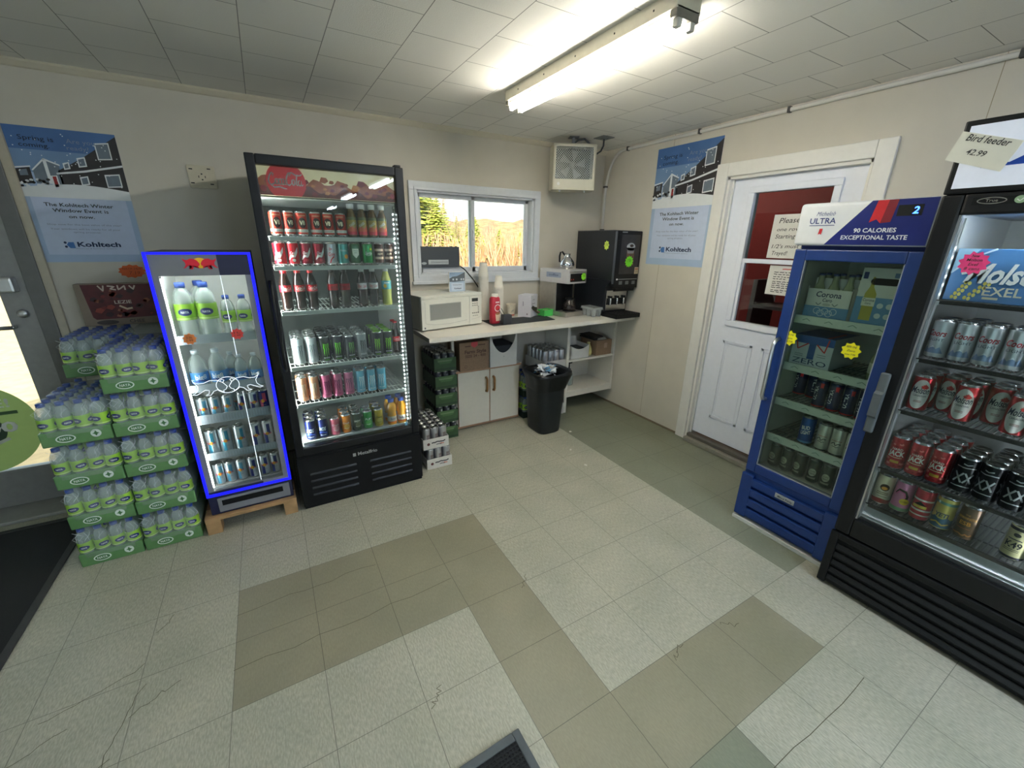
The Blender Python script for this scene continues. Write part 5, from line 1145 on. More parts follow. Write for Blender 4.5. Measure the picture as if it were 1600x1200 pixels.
# ------------------------------------------------------------------ shrink wrapped water packs
TRAYG = mat('green_pack_tray', (66, 138, 58), rough=.45, var=.06)
FILMG = mat('green_printed_film', (104, 152, 94), rough=.25, alpha=.86, var=.05, spec=.8)
def water_pack(cells):
    o = thing('water_bottle_pack', '', 'water pack')
    W, D = .247, .375
    t = MB(); t.box((0, 0, 0), (W, D, .072), FILMG, .006); f, g = flat(-.0008), flat(-.0014)
    LW = mat('print_white', (222, 234, 222), rough=.5, var=0)
    for ff, gg, w in ((f, g, W), (lambda u, v: (-.0008, D - u * D / W, v), lambda u, v: (-.0014, D - u * D / W, v), W)):
        t.ell(.085, .034, .034, .019, ff, LW, 20); t.ell(.085, .034, .029, .0145, gg, mat('print_green', (70, 120, 70), rough=.5, var=0), 20); t.ell(.19, .040, .019, .019, ff, LW, 18)
        h = (lambda u, v: flat(-.0020)(u, v)) if ff is f else (lambda u, v: (-.0020, D - u * D / W, v))
        t.text('NAYA', .085, .028, .013, h, LW, .02, w=.04)
        t.poly([(.19, .054), (.195, .044), (.203, .040), (.195, .036), (.19, .026), (.185, .036), (.177, .040), (.185, .044)], h, mat('print_green'))
    t.build('tray', o)
    s = MB(); r = .022; z0, z1 = .05, .2095; e = .0015
    ring = lambda q, z: [(x, y, z) for x, y in ((q, .03), (.03, q), (W * .5, q * .6), (W - .03, q), (W - q, .03), (W - q, D - .03), (W - .03, D - q), (.03, D - q), (q, D - .03))]
    R = [ring(-e, z0), ring(-e * 1.6, .09), ring(-e, .13), ring(.004, .165), ring(.016, .195), ring(.022, z1)]; n = len(R[0]); vs = [p for q in R for p in q]
    fs = [(a * n + i, a * n + (i + 1) % n, (a + 1) * n + (i + 1) % n, (a + 1) * n + i) for a in range(len(R) - 1) for i in range(n)] + [list(range((len(R) - 1) * n, len(R) * n))]
    s.add(vs, fs, WRAP, True)
    rr = random.Random(3); CRE = mat('film_crease', (240, 248, 250), rough=.2, alpha=.45, var=0, spec=1)
    for i in range(16):
        u = rr.uniform(.01, W - .01); v = rr.uniform(.13, .16); s.stroke([(u, v), (u + rr.uniform(-.02, .02), v + .018), (u + rr.uniform(-.025, .025), v + .04)], rr.uniform(.0008, .002), lambda a, b: (a, -.003 + max(0, b - .15) * .42, b), CRE)
    for i in range(10):
        u = rr.uniform(.02, W - .02); s.stroke([(u, .02), (u + rr.uniform(-.03, .03), .18), (u + rr.uniform(-.04, .04), .35)], .0012, top(z1 + .0005), CRE)
    s.build('shrink_wrap', o)
    proto = None
    for (i, j) in cells:
        if 'nb' not in PROTO: PROTO['nb'] = naya(1.0, 'bottle'); b = PROTO['nb']; b.parent = o
        else: b = clone(PROTO['nb'], o)
        b.location = (.0315 + i * .0613, .033 + j * .0618, .003); b.rotation_euler = (0, 0, random.uniform(-.7, .7))
    return o
ALLC = [(i, j) for i in range(4) for j in range(6)]
LEFTC = [(i, 0) for i in range(4)] + [(0, j) for j in range(1, 6)]
FRONTC = [(i, 0) for i in range(4)]
lv = ('bottom', 'second', 'third', 'fourth', 'topmost')
GP = 'shrink wrapped water packs'
A = water_pack(LEFTC); Bk = water_pack(FRONTC); Fl = water_pack(ALLC); Hd = water_pack([(0, 0), (3, 0)])
first = {id(A): 1, id(Bk): 1, id(Fl): 1, id(Hd): 1}
def pack(p, x, y, z, lab, rz=0):
    q = p if first.pop(id(p), 0) else clone(p)
    q.location = (x, y, z); q.rotation_euler = (0, 0, rz); tag(q, lab, 'water pack', GP)
for i, x in enumerate((-1.300, -1.287, -1.280, -1.274)):
    pack(A if i < 3 else Fl, x, 1.160, i * .2215, ('%s water bottle pack of the front left stack' % lv[i]) if i < 3 else 'topmost water bottle pack of the front left stack, overhanging the door')
for i, x in enumerate((-1.046, -1.034, -1.028, -1.021, -1.016)):
    pack(Bk if i < 4 else Fl, x, 1.158, i * .2215, '%s water bottle pack of the stack against the slim fridge' % lv[i])
for i in range(5): pack(Hd if i < 4 else Fl, -1.2490, 1.545, i * .2215, '%s water bottle pack of the back stack nearest the door' % lv[i])
for i in range(5): pack(Hd, -.9935, 1.542, i * .2215, '%s water bottle pack of the back stack behind the slim fridge' % lv[i])
# carton with a dark red picture panel, standing on the back packs against the wall
o = thing('display_carton', 'flat brown carton with dark red chocolate picture, standing behind water packs', 'carton', (-1.205, 1.86, 1.0965))
m = MB(); w, h = .335, .235
m.box((0, 0, 0), (w, .055, h), mat('grey_brown_card', (142, 128, 112), rough=.8, var=.06), .003); f, g, q = flat(-.0006), flat(-.0012), flat(-.0018)
m.ell(.10, .018, .048, .013, f, C(70, 62, 58), 18); m.text('CHEE', .23, .010, .018, f, C(80, 70, 66), .02, w=.07); m.build('box', o)
m = MB(); m.poly([(.028, h - .004), (w - .003, h - .004), (w - .003, .042), (.056, .036), (.044, .05)], f, mat('panel_dark_red', (86, 30, 34), rough=.5, var=.35, scale=18)); r = random.Random(8)
for i in range(34):
    u, v, s = r.uniform(.06, .31), r.uniform(.05, .20), r.uniform(.007, .022); m.poly([(u + s * a, max(.044, min(h - .006, v + s * b))) for a, b in ((-1, -.3), (.1, -.8), (1, .1), (.3, .7), (-.6, .5))], g, C(*r.choice([(120, 40, 40), (146, 62, 50), (66, 26, 32), (158, 96, 74), (52, 24, 30)])))
for a in ([(.10, .225), (.118, .195), (.124, .225)], [(.14, .222), (.17, .218), (.15, .205), (.175, .2)], [(.185, .225), (.185, .2), (.2, .21), (.215, .222), (.215, .198)], [(.235, .222), (.25, .2), (.26, .222)]): m.stroke(a, .007, q, C(206, 190, 178))
m.text('LEZIE', .19, .122, .018, q, C(206, 190, 176), .015, w=.075); m.stroke([(.17, .11), (.2, .09), (.225, .095)], .010, q, C(214, 190, 160)); m.build('picture_panel', o)

# ------------------------------------------------------------------ posters, tags and plates on the walls
def poster(name, lab, w, h, P):
    # P maps (u, v, layer) to the wall; v from the bottom
    m = MB(); f = [(lambda u, v, k=k: P(u, v, .0010 + k * .0005)) for k in range(7)]
    X = lambda a: a * w; Y = lambda b: b * h
    m.cols([X(i / 10) for i in range(11)], 0, h, f[0], mat('poster_snow_blue', (168, 190, 218), rough=.45, var=.06, scale=5))
    m.rect(0, w, Y(.84), h, f[1], mat('poster_sky', (74, 112, 166), rough=.45, var=.12, scale=5)); m.rect(0, w, Y(.68), Y(.84), f[1], mat('poster_sky_low', (116, 146, 184), rough=.45, var=.08, scale=5))
    D = mat('poster_house_dark', (48, 44, 46), rough=.5, var=.12); Wt = mat('poster_white', (226, 230, 232), rough=.45, var=.02); Gy = mat('poster_grey', (110, 122, 134), rough=.5, var=.1)
    q = lambda pts, k, c: m.poly([(X(a), Y(b)) for a, b in pts], f[k], c)
    q([(.0, .695), (.14, .715), (.14, .60), (0, .585)], 2, D); q([(0, .71), (.15, .725), (.15, .715), (0, .70)], 3, Wt); q([(.04, .69), (.11, .70), (.11, .655), (.04, .65)], 3, Gy)
    q([(.16, .70), (.28, .775), (.40, .74), (.40, .60), (.16, .60)], 2, Gy); q([(.15, .695), (.28, .785), (.41, .745), (.41, .735), (.28, .77), (.16, .69)], 3, Wt); q([(.27, .775), (.30, .775), (.30, .60), (.27, .60)], 3, Wt)
    q([(.38, .70), (.62, .80), (1, .985), (1, .565), (.38, .60)], 2, D); q([(.36, .685), (.62, .715), (1, .775), (1, .760), (.62, .70), (.36, .672)], 3, Wt)
    for a, b, c, d in ((.44, .71, .50, .77), (.58, .735, .66, .815), (.78, .80, .92, .935), (.56, .60, .64, .675), (.80, .595, .95, .705)):
        q([(a, b), (c, b + .01), (c, d), (a, d - .012)], 3, Wt); q([(a + .012, b + .01), (c - .012, b + .018), (c - .012, d - .01), (a + .012, d - .022)], 4, Gy)
    q([(.30, .66), (.36, .665), (.36, .58), (.30, .575)], 4, Wt); q([(.315, .655), (.348, .658), (.348, .58), (.315, .578)], 5, mat('poster_red_door', (150, 40, 42), rough=.5))
    r = random.Random(1)
    for i in range(26): a, b = r.uniform(0, .27), r.uniform(.575, .64); m.ell(X(a), Y(b), X(.018), X(.014), f[4], Wt if i % 2 else D, 6)
    for i in range(40): a, b = r.uniform(.02, .98), r.uniform(.60, .97); m.ell(X(a), Y(b), X(.006), X(.006), f[6], Wt, 6)
    m.cols([X(i / 12) for i in range(13)], Y(.50), lambda u: Y(.575 + .03 * math.sin(u / w * 3.6 - .3)), f[5], Wt)
    q([(.06, .06), (.94, .06), (.94, .50), (.06, .50)], 2, mat('poster_panel', (196, 208, 232), rough=.45, var=.03))
    K = mat('poster_text', (26, 30, 42), rough=.6, var=0); L = mat('poster_pale_text', (128, 140, 164), rough=.6, var=0)
    t = lambda s, a, b, hh, ww, c=K, bold=.012: m.text(s, X(a), Y(b), Y(hh), f[6], c, bold, w=X(ww))
    t('Spring is', .27, .905, .032, .30, K, 0); t('coming.', .24, .858, .030, .26, K, 0); t('Are you', .66, .905, .032, .26, L, 0); t('ready?', .62, .858, .030, .2, L, 0)
    t('The Kohltech Winter', .48, .435, .026, .64); t('Window Event is', .48, .393, .026, .52); t('on now.', .47, .348, .024, .24)
    t('Shop now for the best value of the year!', .48, .292, .013, .70, L, 0); t('Your windows will be ready for all your', .48, .257, .013, .66, L, 0); t('spring projects.', .48, .233, .013, .26, L, 0)
    t('Kohltech', .56, .125, .036, .42, mat('poster_navy', (24, 44, 84), rough=.6, var=0), .03); t('Windows & Entrance Systems', .52, .105, .009, .40, L, 0)
    for a, b in ((.22, .15), (.22, .118)): m.ell(X(a + .02), Y(b + .006), X(.014), X(.014), f[6], mat('poster_navy'), 8)
    q([(.27, .16), (.32, .16), (.285, .138), (.325, .112), (.275, .112), (.25, .138)], 6, mat('poster_logo_blue', (70, 120, 190), rough=.6, var=0))
    solo(name, m, lab, 'poster')
poster('poster', 'large winter house poster on the right wall left of the white door', .590, .900, lambda u, v, e: (XR - e, 1.362 - u, 1.425 + v))
poster('poster', 'smaller winter house poster on the back wall beside the entrance door', .440, .672, lambda u, v, e: (-1.325 + u, YB - e, 1.443 + v))
m = MB(); m.star(0, 0, .040, 12, flat(0), mat('fluorescent_orange', (232, 112, 62), rough=.7, var=.03), .84, .066); g = flat(-.0006)
m.text('NAYA 24pk', 0, .010, .011, g, C(150, 60, 40), -.008, .15, w=.085); m.text('7.19', .01, -.018, .018, g, C(150, 60, 40), -.008, .15, w=.05)
solo('price_tag', m, 'orange starburst tag on the back wall above the brown carton', 'price tag', (-.968, YB - .001, 1.388))
m = MB(); IV = mat('ivory_plastic', (206, 198, 176), rough=.5, var=.02)
m.box((-.069, -.014, -.063), (.069, 0, .063), IV, .005); f = flat(-.0146)
m.box((-.030, -.0165, -.028), (.030, -.014, .028), IV, .003)
for a, b in ((-.050, .040), (.040, .046), (-.052, -.036), (.044, -.038)): m.rect(a - .009, a + .009, b - .003, b + .003, f, INK)
for a, b, c, d in ((-.004, .004, .012, .019), (-.004, .004, -.019, -.012), (-.018, -.014, -.006, .006), (.014, .018, -.006, .006)): m.rect(a, b, c, d, flat(-.0171), INK)
solo('junction_plate', m, 'square ivory junction plate with slots on the back wall left of the cola fridge', 'electrical plate', (-.521, YB, 1.934))

# ------------------------------------------------------------------ floor mats and scraps
RUB = mat('black_rubber', (28, 30, 31), rough=.85, var=.2, scale=300, bump=.3)
o = thing('door_mat', 'large black mat on the floor in front of the entrance door', 'mat', (-2.62, .595, 0))
m = MB(); m.box((0, 0, .0005), (1.232, 1.13, .007), RUB, .002); m.build('mat', o)
m = MB(); ED = mat('mat_border', (58, 58, 58), rough=.7, var=.1)
for a, b in (((1.205, 0, .0005), (1.235, 1.13, .010)), ((0, 0, .0005), (1.205, .03, .010)), ((0, 1.10, .0005), (1.205, 1.13, .010))): m.box(a, b, ED, .003)
m.build('border', o)
o = thing('floor_mat', 'black rubber grid mat with raised border at the bottom edge of the photo', 'mat', (.245, -.548, 0), .02)
m = MB(); m.box((-.80, -1.1, .0005), (0, 0, .006), RUB)
for i in range(64):
    x = -.030 - i * .012
    if x > -.775: m.box((x, -1.075, .006), (x + .0055, -.03, .0085), RUB)
for i in range(88):
    y = -.030 - i * .012
    if y > -1.07: m.box((-.775, y, .006), (-.03, y + .0055, .009), RUB)
m.build('mat', o)
m = MB(); GB = mat('grey_mat_border', (86, 92, 94), rough=.65, var=.08)
for a, b in (((-.028, -1.1, .0005), (0, 0, .012)), ((-.80, -1.1, .0005), (-.772, 0, .012)), ((-.772, -.028, .0005), (-.028, 0, .012)), ((-.772, -1.1, .0005), (-.028, -1.072, .012))): m.box(a, b, GB, .004)
m.build('border', o)
for i, (x, y, l) in enumerate(((1.862, 1.256, 'white paper scrap on the floor nearest the bin'), (1.655, .985, 'middle one of three white scraps on the floor'), (1.606, .735, 'white paper scrap on the floor farthest from the bin'))):
    m = MB(); r = random.Random(i); m.add([(-.011, -.006, .002), (.010, -.008, .006), (.012, .006, .002), (-.008, .008, .007), (0, 0, .009)], [(0, 1, 4), (1, 2, 4), (2, 3, 4), (3, 0, 4)], PAPER); m.add([(-.011, -.006, .001), (.010, -.008, .001), (.012, .006, .001), (-.008, .008, .001)], [(0, 1, 2, 3)], PAPER)
    solo('paper_scrap', m, l, 'paper scrap', (x, y, 0), i * 1.1, 'paper scraps on the floor')
# ------------------------------------------------------------------ counter under the window
LAM = mat('white_laminate', (226, 222, 212), rough=.4, var=.02)
CT = .95
def build_counter():
    m = MB(); m.prism([(.632, 1.335), (XR - .004, 1.408), (XR - .004, YB - .004), (.632, YB - .004)], CT - .032, CT, LAM, ax='z')
    m.prism([(.640, 1.345), (XR - .004, 1.418), (XR - .004, YB - .004), (.640, YB - .004)], CT - .038, CT - .032, mat('laminate_edge', (188, 182, 168), rough=.5), ax='z')
    solo('countertop', m, 'long white countertop running under the window to the right wall', 'countertop')
    o = thing('shelf_unit', 'open white shelf unit under the right end of the countertop', 'shelf unit', (2.062, 1.63, 0))
    W = XR - .004 - 2.062; D = YB - 1.63 - .016
    p = MB(); p.box((0, 0, 0), (.030, D, CT - .038), LAM, .002); p.build('side_panel', o)
    p = MB(); p.box((W - .022, 0, .155), (W, D, CT - .038), LAM, .002); p.build('side_panel', o)
    for z in (.513,):
        p = MB(); p.box((.030, .004, z), (W - .022, D, z + .02), LAM, .002); p.build('shelf', o)
    p = MB(); p.box((.030, .0, .20), (W - .022, D, .222), LAM, .002); p.box((.030, .002, .158), (W - .022, .02, .20), LAM, .002); p.build('bottom_shelf', o)
    p = MB(); p.box((.030, D, .158), (W, D + .008, CT - .04), LAM); p.build('back_panel', o)
    m = MB(); m.box((.955, 1.745, 0), (.978, 1.775, CT - .038), LAM, .002)
    solo('counter_post', m, 'thin white post holding up the countertop left of the cabinet', 'post')
    m = MB(); m.tube([(1.66, 1.985, CT - .04), (1.70, 1.985, .55), (1.785, 1.985, .3)], .006, BLACK); m.tube([(1.785, 1.985, .3), (1.79, 1.98, .004)], .006, BLACK)
    solo('power_cord', m, 'black power cord hanging behind the white cabinet', 'cord')
build_counter()
def build_cabinet():
    TAN = mat('wood_edge_trim', (178, 140, 112), rough=.55, var=.08); DW = mat('cabinet_white', (222, 218, 206), rough=.42, var=.02); H = mat('brown_wood_handle', (150, 106, 58), rough=.5, var=.12)
    o = thing('cabinet', 'low white two door cabinet with brown handles and tan edges', 'cabinet', (.988, 1.734, 0))
    W, D, Z = .626, .265, .553
    m = MB(); m.box((0, .018, .03), (.018, D, Z - .02), DW, .001); m.box((W - .018, .018, .03), (W, D, Z - .02), DW, .001); m.box((.018, D - .012, .03), (W - .018, D, Z - .02), DW); m.box((-.002, .010, .012), (W + .002, D, .032), TAN, .003); m.build('body', o)
    m = MB(); m.box((-.008, -.006, Z - .02), (W + .008, D, Z), DW, .002); m.box((-.008, -.010, Z - .019), (W + .008, -.006, Z - .001), TAN, .002); m.build('top', o)
    for x in (.03, W - .07):
        m = MB(); m.box((x, .04, 0), (x + .04, .09, .012), BLACK, .002); m.build('foot', o)
    for s, (x0, x1) in enumerate(((.010, W / 2 - .0015), (W / 2 + .0015, W - .010))):
        m = MB(); m.box((x0, 0, .034), (x1, .016, Z - .022), DW, .002)
        for a, b in (((x0, -.001, .034), (x0 + .003, .016, Z - .022)), ((x1 - .003, -.001, .034), (x1, .016, Z - .022)), ((x0, -.001, .034), (x1, .016, .037))): m.box(a, b, TAN)
        d = m.build('door', o)
        hx = W / 2 + (-.036 if s == 0 else .036); h = MB(); h.tube([(hx, .0, .335), (hx, -.020, .338), (hx, -.027, .355), (hx, -.027, .440), (hx, -.020, .457), (hx, .0, .46)], .0105, H, 10); h.build('handle', d)
    # things standing on it
    m = MB(); b = Matrix.Translation((1.006, 1.70, .5545)); w, dp, h = .272, .27, .245
    m.box((0, 0, 0), (w, dp, h), CARD, .003); f = flat(-.0006); g = flat(-.0012); R = C(196, 70, 78); G = C(96, 66, 52); r = random.Random(3)
    m.poly([(.105, h), (.165, h), (.165, h - .03), (.135, h - .05), (.105, h - .03)], g, R); m.rect(.05, .1, h - .038, h - .028, f, G); m.rect(.17, .235, h - .034, h - .024, f, G)
    m.text('Farm Style', .145, .150, .028, f, G, .04, w=.2); m.text('SIZE 24 - 400', .145, .116, .022, f, G, .03, w=.19); m.ring(.055, .038, .013, .003, f, G, 16)
    solo('cardboard_box', m, 'closed brown cardboard box with red label standing on the white cabinet', 'box', (1.006, 1.70, .5545))
    o = thing('storage_bin', 'white open bin with scooped front beside the brown box on the cabinet', 'bin', (1.288, 1.70, .5545))
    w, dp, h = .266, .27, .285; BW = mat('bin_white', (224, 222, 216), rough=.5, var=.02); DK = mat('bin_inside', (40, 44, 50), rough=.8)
    sc = [(w * .04 + w * .92 * i / 16, h - .165 * math.sin(PI * i / 16) ** .6) for i in range(17)]
    m = MB(); up = [(0, 0), (w, 0), (w, h)] + [(a, b) for a, b in sc[::-1]] + [(0, h)]
    vs = []; fs = []
    xs = [0] + [a for a, _ in sc] + [w]; zt = [h] + [b for _, b in sc] + [h]
    for yy in (0, .004):
        for a, b in zip(xs, zt): vs += [(a, yy, 0), (a, yy, b)]
    n = len(xs)
    for i in range(n - 1): fs += [(2 * i, 2 * i + 2, 2 * i + 3, 2 * i + 1), (2 * n + 2 * i, 2 * n + 2 * i + 1, 2 * n + 2 * i + 3, 2 * n + 2 * i + 2), (2 * i + 1, 2 * i + 3, 2 * n + 2 * i + 3, 2 * n + 2 * i + 1)]
    m.add(vs, fs, BW); m.box((0, .004, 0), (.004, dp, h), BW); m.box((w - .004, .004, 0), (w, dp, h), BW); m.box((0, dp - .004, 0), (w, dp, h), BW); m.box((.004, .004, 0), (w - .004, dp - .004, .004), BW); m.rect(.13, .14, .085, .09, flat(-.0008), C(150, 150, 150)); m.build('shell', o)
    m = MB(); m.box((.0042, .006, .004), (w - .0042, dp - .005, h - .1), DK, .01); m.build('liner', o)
build_cabinet()

# bin with crumpled wrappers
def build_trash():
    o = thing('trash_can', 'black rounded trash can full of crumpled wrappers in front of the shelf unit', 'trash can', (1.690, 1.435, 0))
    K = mat('black_bin_plastic', (20, 26, 28), rough=.45, var=.08)
    def ring(hx, hy, z, ox=0, oy=0, n=40, p=4.2):
        L = []
        for i in range(n):
            a = 2 * PI * i / n; c, s = math.cos(a), math.sin(a); k = (abs(c) ** p + abs(s) ** p) ** (-1 / p); L.append((ox + hx * c * k, oy + hy * s * k, z))
        return L
    m = MB(); prof = [(.100, .118, 0), (.108, .128, .008), (.112, .132, .03), (.138, .150, .40), (.146, .158, .50), (.152, .164, .505), (.158, .170, .52), (.156, .168, .545), (.146, .158, .545), (.140, .152, .50), (.128, .14, .30)]
    R = [ring(a, b, z) for a, b, z in prof]; n = 40; vs = [p for q in R for p in q]
    fs = [(a * n + i, a * n + (i + 1) % n, (a + 1) * n + (i + 1) % n, (a + 1) * n + i) for a in range(len(R) - 1) for i in range(n)] + [list(range(n))[::-1], list(range((len(R) - 1) * n, len(R) * n))]
    m.add(vs, fs, K, True); m.build('body', o)
    BG = mat('black_bin_bag', (15, 18, 19), rough=.32, var=.1); r = random.Random(12); m = MB(); L = []
    for j, (e, z) in enumerate(((-.004, .47), (.004, .555), (.006, .40), (.005, .36))):
        pass
    rows = [(.122, .132, .50, 0), (.143, .155, .548, 0), (.162, .174, .554, 0), (.163, .175, .525, .004), (.1475, .160, .475, .004), (.1435, .156, .42, .003), (.139, .151, .40, .002)]
    Rb = []
    for a, b, z, w in rows:
        q = ring(a, b, z)
        Rb.append([(x + (r.uniform(-1, 1) * w) + (.052 * max(0, x / a) ** 3 * (1 if z > .45 else .25) if z < .56 and z > .39 and w else (.045 * max(0, x / a) ** 3 if a > .16 else 0)), y + r.uniform(-1, 1) * w, zz + r.uniform(-1, 1) * w * .7) for x, y, zz in q])
    vs = [p for q in Rb for p in q]; fs = [(a * n + i, a * n + (i + 1) % n, (a + 1) * n + (i + 1) % n, (a + 1) * n + i) for a in range(len(Rb) - 1) for i in range(n)]
    m.add(vs, fs, BG, True); m.build('bin_bag', o)
    m = MB(); P = [mat('crumpled_white', (226, 228, 230), rough=.6, var=.05), mat('crumpled_blue', (96, 150, 190), rough=.5), mat('crumpled_dark', (60, 62, 66), rough=.5), mat('crumpled_cream', (216, 200, 180), rough=.6), mat('crumpled_grey', (176, 180, 184), rough=.6)]
    for i in range(70):
        a = r.uniform(0, 6.28); q = math.sqrt(r.random()); x, y = .088 * q * math.cos(a), .098 * q * math.sin(a); z = .525 + .055 * (1 - q * q) + r.uniform(-.01, .022); s = r.uniform(.025, .055)
        k = [Vector((x + r.uniform(-s, s), y + r.uniform(-s, s), z + r.uniform(-s, s) * .6)) for _ in range(5)]; m.add(k, [(0, 1, 2), (1, 3, 2), (2, 3, 4)], P[0] if r.random() < .5 else r.choice(P))
    w = m.build('wrapper_heap', None); w.location = o.location; tag(w, 'crumpled white and blue wrappers heaped in the black trash can', 'rubbish'); w['kind'] = 'stuff'
build_trash()

# ------------------------------------------------------------------ stacked trays and crates under the counter
def tray_pack(name, nx, ny, r, h, lip, canfn, tm, draw, W=None):
    o = thing(name, '', 'drinks tray'); w, d = nx * 2.04 * r + .006, ny * 2.04 * r + .006
    m = MB(); t = .003
    for a, b in (((0, 0, 0), (w, t, lip)), ((0, d - t, 0), (w, d, lip)), ((0, t, 0), (t, d - t, lip)), ((w - t, t, 0), (w, d - t, lip)), ((t, t, 0), (w - t, d - t, t))): m.box(a, b, tm)
    draw(m, flat(-.0006), w); m.build('tray', o)
    c0 = None
    for i in range(nx):
        for j in range(ny):
            if c0 is None: c0 = canfn(); c0.parent = o; c = c0
            else: c = clone(c0, o)
            c.location = (.003 + r * 1.02 + i * 2.04 * r, .003 + r * 1.02 + j * 2.04 * r, t + .0005); c.rotation_euler = (0, 0, random.uniform(-.6, .6))
    return o, w, d
TW = mat('white_tray_card', (218, 214, 206), rough=.7, var=.03)
SIL = mat('silver_can', (186, 186, 190), rough=.3, metal=.8, var=.05)
def dr_brew(m, f, w): m.ell(w * .2, .040, .011, .011, f, C(110, 60, 60), 12); m.stroke(wavy(w * .32, w * .86, .048, .003, 16, 4), .009, f, C(60, 56, 60)); m.stroke(wavy(w * .5, w * .72, .028, .002, 8, 5), .006, f, C(90, 84, 90)); m.stroke(wavy(w * .66, w * .8, .031, .002, 5, 6), .007, f, C(210, 120, 90))
def d_sil(m, f, g, r, h): m.rect(-.012, .012, .05, .11, f, canmat((150, 140, 142))); lines(m, g, -.012, .012, (.06, .08, .1), canmat((110, 96, 100)), .003, 3); m.stroke([(.02, .03), (.02, .12)], .006, f, canmat((120, 112, 118)))
t0, w, d = tray_pack('drinks_tray', 3, 6, .0305, .158, .080, lambda: make_can('can', .0300, .158, SIL, d_sil), TW, dr_brew)
t0.location = (.535, 1.235, 0); tag(t0, 'lower white tray of silver cans on the floor beside the cola fridge', 'drinks tray', 'white can trays by the cola fridge')
t1 = clone(t0); t1.location = (.515, 1.236, .1635); tag(t1, 'upper white tray of silver cans stacked beside the cola fridge', 'drinks tray', 'white can trays by the cola fridge')
GC_ = mat('green_crate_card', (54, 84, 50), rough=.6, var=.12, scale=20); DKC = mat('dark_can', (44, 48, 54), rough=.35, metal=.5, var=.1)
def dr_green(m, f, w): m.rect(0, w, .008, .02, f, C(40, 64, 42)); m.poly([(.02, .085), (.05, .05), (w - .05, .05), (w - .02, .085), (w - .02, .09), (.02, .09)], f, C(70, 104, 62)); m.rect(.03, w - .04, .066, .076, flat(-.0012), C(104, 128, 92))
t0, w, d = tray_pack('drinks_crate', 3, 5, .0295, .121, .090, lambda: make_can('can', .0290, .121, canmat((70, 74, 80)), lambda m, f, g, r, h: m.rect(-.012, .014, .07, .1, f, canmat((170, 176, 180)))), GC_, dr_green)
for i, (z, l) in enumerate(((0, 'bottom'), (.1505, 'second'), (.301, 'third'), (.4515, 'fourth'), (.602, 'topmost'))):
    c = t0 if i == 0 else clone(t0); c.location = (.765 + (i % 2) * .004, 1.645, z); tag(c, '%s dark green can crate in the stack left of the cabinet' % l, 'drinks crate', 'green crates under the counter'); c.scale = (1, 1, 1.195)
def dr_plain(m, f, w): m.stroke(wavy(w * .2, w * .8, .050, .002, 12, 2), .008, f, C(170, 170, 176)); m.stroke(wavy(w * .3, w * .7, .028, .002, 9, 8), .006, f, C(170, 170, 176))
t0, w, d = tray_pack('drinks_tray', 4, 5, .0300, .190, .10, lambda: make_can('can', .0296, .198, SIL, None), mat('pale_tray_card', (206, 204, 200), rough=.7, var=.03), dr_plain)
for i, (z, l) in enumerate(((0, 'lowest tray of tall silver cans behind the trash can'), (.2275, 'middle tray of tall silver cans behind the trash can'), (.455, 'topmost tray of tall silver cans behind the trash can'))):
    c = t0 if i == 0 else clone(t0); c.location = (1.805 - .002 * i, 1.625 + .002 * i, z); c.scale = (1, 1, 1.12 if i < 2 else 1.0); tag(c, l, 'drinks tray', 'silver can trays behind the trash can')
o = None
for i in range(2):
    if i == 0:
        o = thing('bottle_pack', 'lower shrink wrapped pack of clear bottles between cabinet and trash can', 'bottle pack', (1.640, 1.70, 0), 0, 'clear bottle packs'); m = MB(); m.box((0, 0, 0), (.135, .26, .06), mat('dark_pack_tray', (40, 58, 50), rough=.6), .003); m.build('tray', o)
        for a in range(2):
            for b in range(4):
                c = naya(1.0, 'bottle') if (a, b) == (0, 0) else clone(c0, o)
                if (a, b) == (0, 0): c0 = c; c.parent = o
                c.location = (.035 + a * .063, .034 + b * .0625, .003)
        q = o
    else: q = clone(o); q.location = (1.640, 1.702, .214); tag(q, 'upper shrink wrapped pack of clear bottles between cabinet and trash can', 'bottle pack', 'clear bottle packs')
# things on the shelf unit
o = thing('storage_bin', 'small white bin with dark scooped mouth on the upper shelf of the shelf unit', 'bin', (2.135, 1.655, .5335)); w, dp, h = .215, .20, .125
m = MB(); BW = mat('bin_white')
xs = [w * i / 12 for i in range(13)]; zt = [h - .035 * math.sin(PI * i / 12) for i in range(13)]
m.cols(xs, 0, lambda u: h - .035 * math.sin(PI * u / w), flat(0), BW); m.cols(xs[::-1], 0, lambda u: h - .035 * math.sin(PI * u / w), flat(.003), BW); m.box((0, .003, 0), (.003, dp, h), BW); m.box((w - .003, .003, 0), (w, dp, h), BW); m.box((.003, dp - .003, 0), (w - .003, dp, h + .05), BW); m.box((.003, .003, 0), (w - .003, dp - .003, .003), BW); m.build('shell', o)
m = MB(); m.box((.004, .006, .003), (w - .004, dp - .004, h - .04), DKC, .01); m.build('filling', o)
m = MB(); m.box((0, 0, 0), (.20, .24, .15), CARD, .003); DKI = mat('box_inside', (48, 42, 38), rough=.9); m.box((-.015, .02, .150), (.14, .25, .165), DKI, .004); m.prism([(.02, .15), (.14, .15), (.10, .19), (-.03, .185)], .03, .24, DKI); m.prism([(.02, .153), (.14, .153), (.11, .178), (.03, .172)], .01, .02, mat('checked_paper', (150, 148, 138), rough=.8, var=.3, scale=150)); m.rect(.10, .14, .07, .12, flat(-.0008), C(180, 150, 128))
solo('cardboard_box', m, 'open brown cardboard box at the right end of the upper shelf of the shelf unit', 'box', (2.440, 1.652, .5335))
m = MB(); m.lathe([(0, 0), (.034, 0), (.040, .03), (.038, .06), (.02, .10), (.014, .115), (.018, .13), (0, .132)], mat('pale_yellow_plastic', (206, 200, 140), rough=.4), 16)
